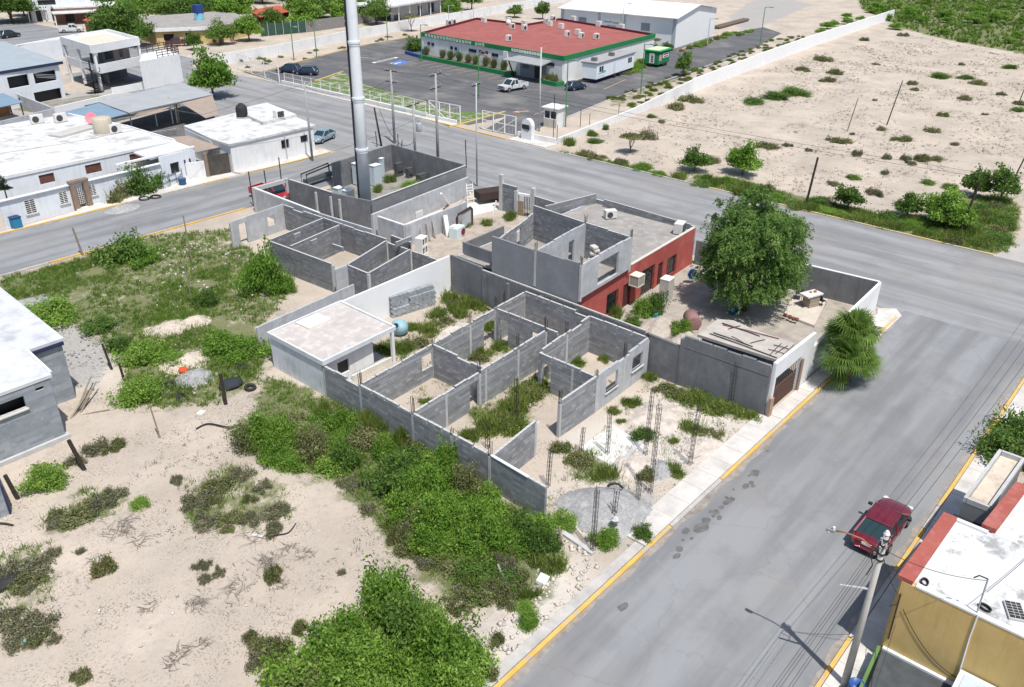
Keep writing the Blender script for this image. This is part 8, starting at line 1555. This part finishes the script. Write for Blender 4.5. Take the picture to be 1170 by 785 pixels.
# ---- grass, litter and stones (uncountable)
def tufts(name, pts, blades, hgt, wid, mat, lean=.5, seed=1):
    g=np.random.default_rng(seed); n=len(pts); B=np.repeat(pts,blades,0); m=len(B); dist=np.hypot(B[:,0],B[:,1])
    B=B+np.concatenate([g.normal(0,.10,(m,2)),np.zeros((m,1))],1); h=hgt*(.45+.8*g.random(m)); tip=B+np.stack([g.normal(0,lean,m)*h,g.normal(0,lean,m)*h,h],1); a=g.random(m)*6.28; w=(wid+.00022*dist)*(.6+.8*g.random(m)); s=np.stack([np.cos(a)*w/2,np.sin(a)*w/2,np.zeros(m)],1); B[:,2]-=.02
    v=np.stack([B-s,B+s,tip],1).reshape(-1,3); f=np.arange(len(v)).reshape(-1,3); var=np.clip(np.repeat(g.normal(.5,.22,n),blades)+g.normal(0,.1,m),0,1)
    o=mobj(name,fastmesh(name,v,f,mat,var)); tag(o,kind='stuff'); return o
gd=np.random.default_rng(5)
def ground_z(x,y): return 0.
def sample(zs, dens, seed, thr=.0, nscale=.35):
    g=np.random.default_rng(seed); out=[]
    for poly,s in zs:
        xs=np.array([p[0] for p in poly]); ys=np.array([p[1] for p in poly]); A=(xs.max()-xs.min())*(ys.max()-ys.min()); n=int(min(A*dens*s,26000)); X=g.uniform(xs.min(),xs.max(),n); Y=g.uniform(ys.min(),ys.max(),n); k=inpoly(X,Y,poly); X,Y=X[k],Y[k]
        nz=np.array([mnoise.noise(Vector((a*nscale,b*nscale,5))) for a,b in zip(X,Y)]); k=nz+g.normal(0,.15,len(X))>thr; out.append(np.stack([X[k],Y[k],np.zeros(k.sum())],1))
    return np.concatenate(out)
grassm=M_leaf('grass_blade',(.085,.165,.022),(.155,.27,.04),(.265,.34,.085),.42); drym=M_leaf('dry_blade',(.16,.135,.075),(.24,.205,.125),(.34,.30,.20),.2)
near=GREEN[:7]+GREEN[9:15]; tufts('grass',sample(near,15.,3,-.22),9,.36,.036,grassm,seed=4); tufts('dry_grass',sample(near,3.,6,.0),6,.26,.026,drym,seed=7)
vp_=sample([GREEN[7]],12.,8,-.3); vp_=vp_[vp_[:,0]>86.9]; tufts('verge_grass',vp_,8,.42,.035,grassm,seed=9); tufts('far_grass',sample([GREEN[8]],1.2,10,-.4),9,.9,.22,grassm,seed=11)
lot=[(W((630,620),(740,560),(870,480),(745,430),(690,490),(620,560)),1.),(W((450,385),(560,345),(600,390),(500,440),(420,400)),.8),(W((420,470),(560,410),(600,440),(520,490)),.5)]
tufts('yard_weeds',sample(lot,6.,12,.02,.6),7,.26,.024,grassm,seed=13); tufts('dry_weeds',sample(lot,6.,14,-.05,.6),6,.2,.022,drym,seed=15)
field=[(W((0,590),(100,500),(250,470),(400,560),(520,690),(440,800),(-80,820)),1.)]; tufts('dry_litter',sample(field,4.,16,.0,.35),5,.12,.022,M_leaf('litter',(.10,.085,.06),(.16,.135,.10),(.25,.21,.16),.1),lean=1.2,seed=17)
des=[(W((640,172),(900,70),(1040,40),(1180,70),(1180,230),(1100,215),(1000,240),(850,205),(740,185)),1.)]; tufts('desert_litter',sample(des,1.2,18,-.02,.12),6,.2,.035,M_leaf('litter2',(.13,.115,.075),(.20,.17,.12),(.28,.24,.18),.1),lean=1.,seed=19)
def stones(name, pts, lo, hi, mat, seed):
    g=np.random.default_rng(seed); n=len(pts); base=np.array([(1,0,0),(-1,0,0),(0,1,0),(0,-1,0),(0,0,1),(0,0,-1)],float); F=np.array([(0,2,4),(2,1,4),(1,3,4),(3,0,4),(2,0,5),(1,2,5),(3,1,5),(0,3,5)])
    r=lo+(hi-lo)*g.random(n)**3; ang=g.random(n)*6.28; V=base[None]*(r[:,None,None]*(.6+.7*g.random((n,6,1)))); c,s=np.cos(ang)[:,None],np.sin(ang)[:,None]; x=V[:,:,0]*c-V[:,:,1]*s; y=V[:,:,0]*s+V[:,:,1]*c; V=np.stack([x,y,V[:,:,2]*.7],-1)+pts[:,None,:]+np.array([0,0,.25])*r[:,None,None]
    f=(F[None]+6*np.arange(n)[:,None,None]).reshape(-1,3); o=mobj(name,fastmesh(name,V.reshape(-1,3),f,mat)); tag(o,kind='stuff'); return o
stm=M('pale_stone',(.58,.53,.47),(.40,.36,.32),4.,(.70,.66,.60),3.); stg=M('grey_stone',(.34,.335,.33),(.24,.235,.23),5.,(.5,.49,.47),3.)
stones('rubble',sample([(W((560,790),(690,645),(640,600),(600,640),(560,700),(500,790)),1.)],26.,21,-.3,.8),.02,.2,stm,22); stones('stones',sample(field,5.,23,-.1,.4),.012,.09,stm,24); stones('yard_stones',sample(lot,14.,25,-.2,.6),.015,.13,stm,26); stones('grey_rubble',sample([GREY[1],GREY[0],GREY[2]],16.,27,-.2,.7),.015,.13,stg,28); stones('desert_stones',sample(des,1.0,29,-.1,.15),.03,.13,stm,30); stones('grass_stones',sample(GREEN[:1],3.,31,.1,.25),.02,.16,stm,32); stones('field_rubble',sample([(W((150,300),(230,262),(270,285),(290,320),(230,345),(170,330)),1.),(W((190,395),(235,385),(240,450),(180,450)),1.)],9.,33,.0,.3),.02,.2,stm,34)

stones('litter',sample(field,.12,35,-.2,.4),.03,.11,M('white_litter',(.75,.76,.76),(.55,.57,.6),9.),36); stones('kerb_litter',sample([(W((560,790),(700,640),(650,640),(530,790)),1.),(W((700,560),(880,480),(860,470),(690,540)),1.)],.8,37,-.3,.5),.03,.12,M('pale_litter',(.7,.68,.66),(.35,.42,.5),9.),38)
# ================================================================ CAMERA, LIGHT
cd_=bpy.data.cameras.new('camera'); cam=bpy.data.objects.new('camera',cd_); COL.objects.link(cam)
cd_.sensor_width=36; cd_.sensor_fit='HORIZONTAL'; cd_.lens=F_PX/1170*36; cd_.clip_end=4000; cd_.clip_start=.5
cam.matrix_world=Matrix(((RT[0],UP[0],-FW[0],0),(RT[1],UP[1],-FW[1],0),(RT[2],UP[2],-FW[2],CAM_H),(0,0,0,1))); SC.camera=cam
SUN_AZ,SUN_EL=247.,66.   # direction towards the sun: angle from +X, and height
az,el=R(SUN_AZ),R(SUN_EL); sd=Vector((math.cos(az)*math.cos(el),math.sin(az)*math.cos(el),math.sin(el)))
sl=bpy.data.lights.new('sun','SUN'); sl.energy=4.4; sl.angle=R(.53); sl.color=(1,.965,.91); so=bpy.data.objects.new('sun',sl); COL.objects.link(so); so.rotation_euler=sd.to_track_quat('Z','Y').to_euler(); so.location=(30,20,80)
w=bpy.data.worlds.new('World'); SC.world=w; w.use_nodes=True; nt=w.node_tree; bg=nt.nodes['Background']; sky=nt.nodes.new('ShaderNodeTexSky'); sky.sky_type='NISHITA'; sky.sun_disc=False; sky.sun_elevation=el; sky.sun_rotation=R(90-SUN_AZ); sky.air_density=1.; sky.dust_density=1.5; nt.links.new(sky.outputs[0],bg.inputs[0]); bg.inputs[1].default_value=.115
SC.view_settings.view_transform='Standard'; SC.view_settings.look='None'; SC.view_settings.exposure=.16; SC.view_settings.gamma=1; SC.view_settings.use_curve_mapping=False
SC.render.engine='CYCLES'; cy=SC.cycles; cy.max_bounces=5; cy.diffuse_bounces=3; cy.glossy_bounces=2; cy.transmission_bounces=2; cy.transparent_max_bounces=4; cy.use_denoising=True; cy.use_adaptive_sampling=True; cy.adaptive_threshold=.015
try: cy.denoiser='OPENIMAGEDENOISE'; cy.denoising_input_passes='RGB_ALBEDO_NORMAL'
except Exception: pass
SC.render.film_transparent=False
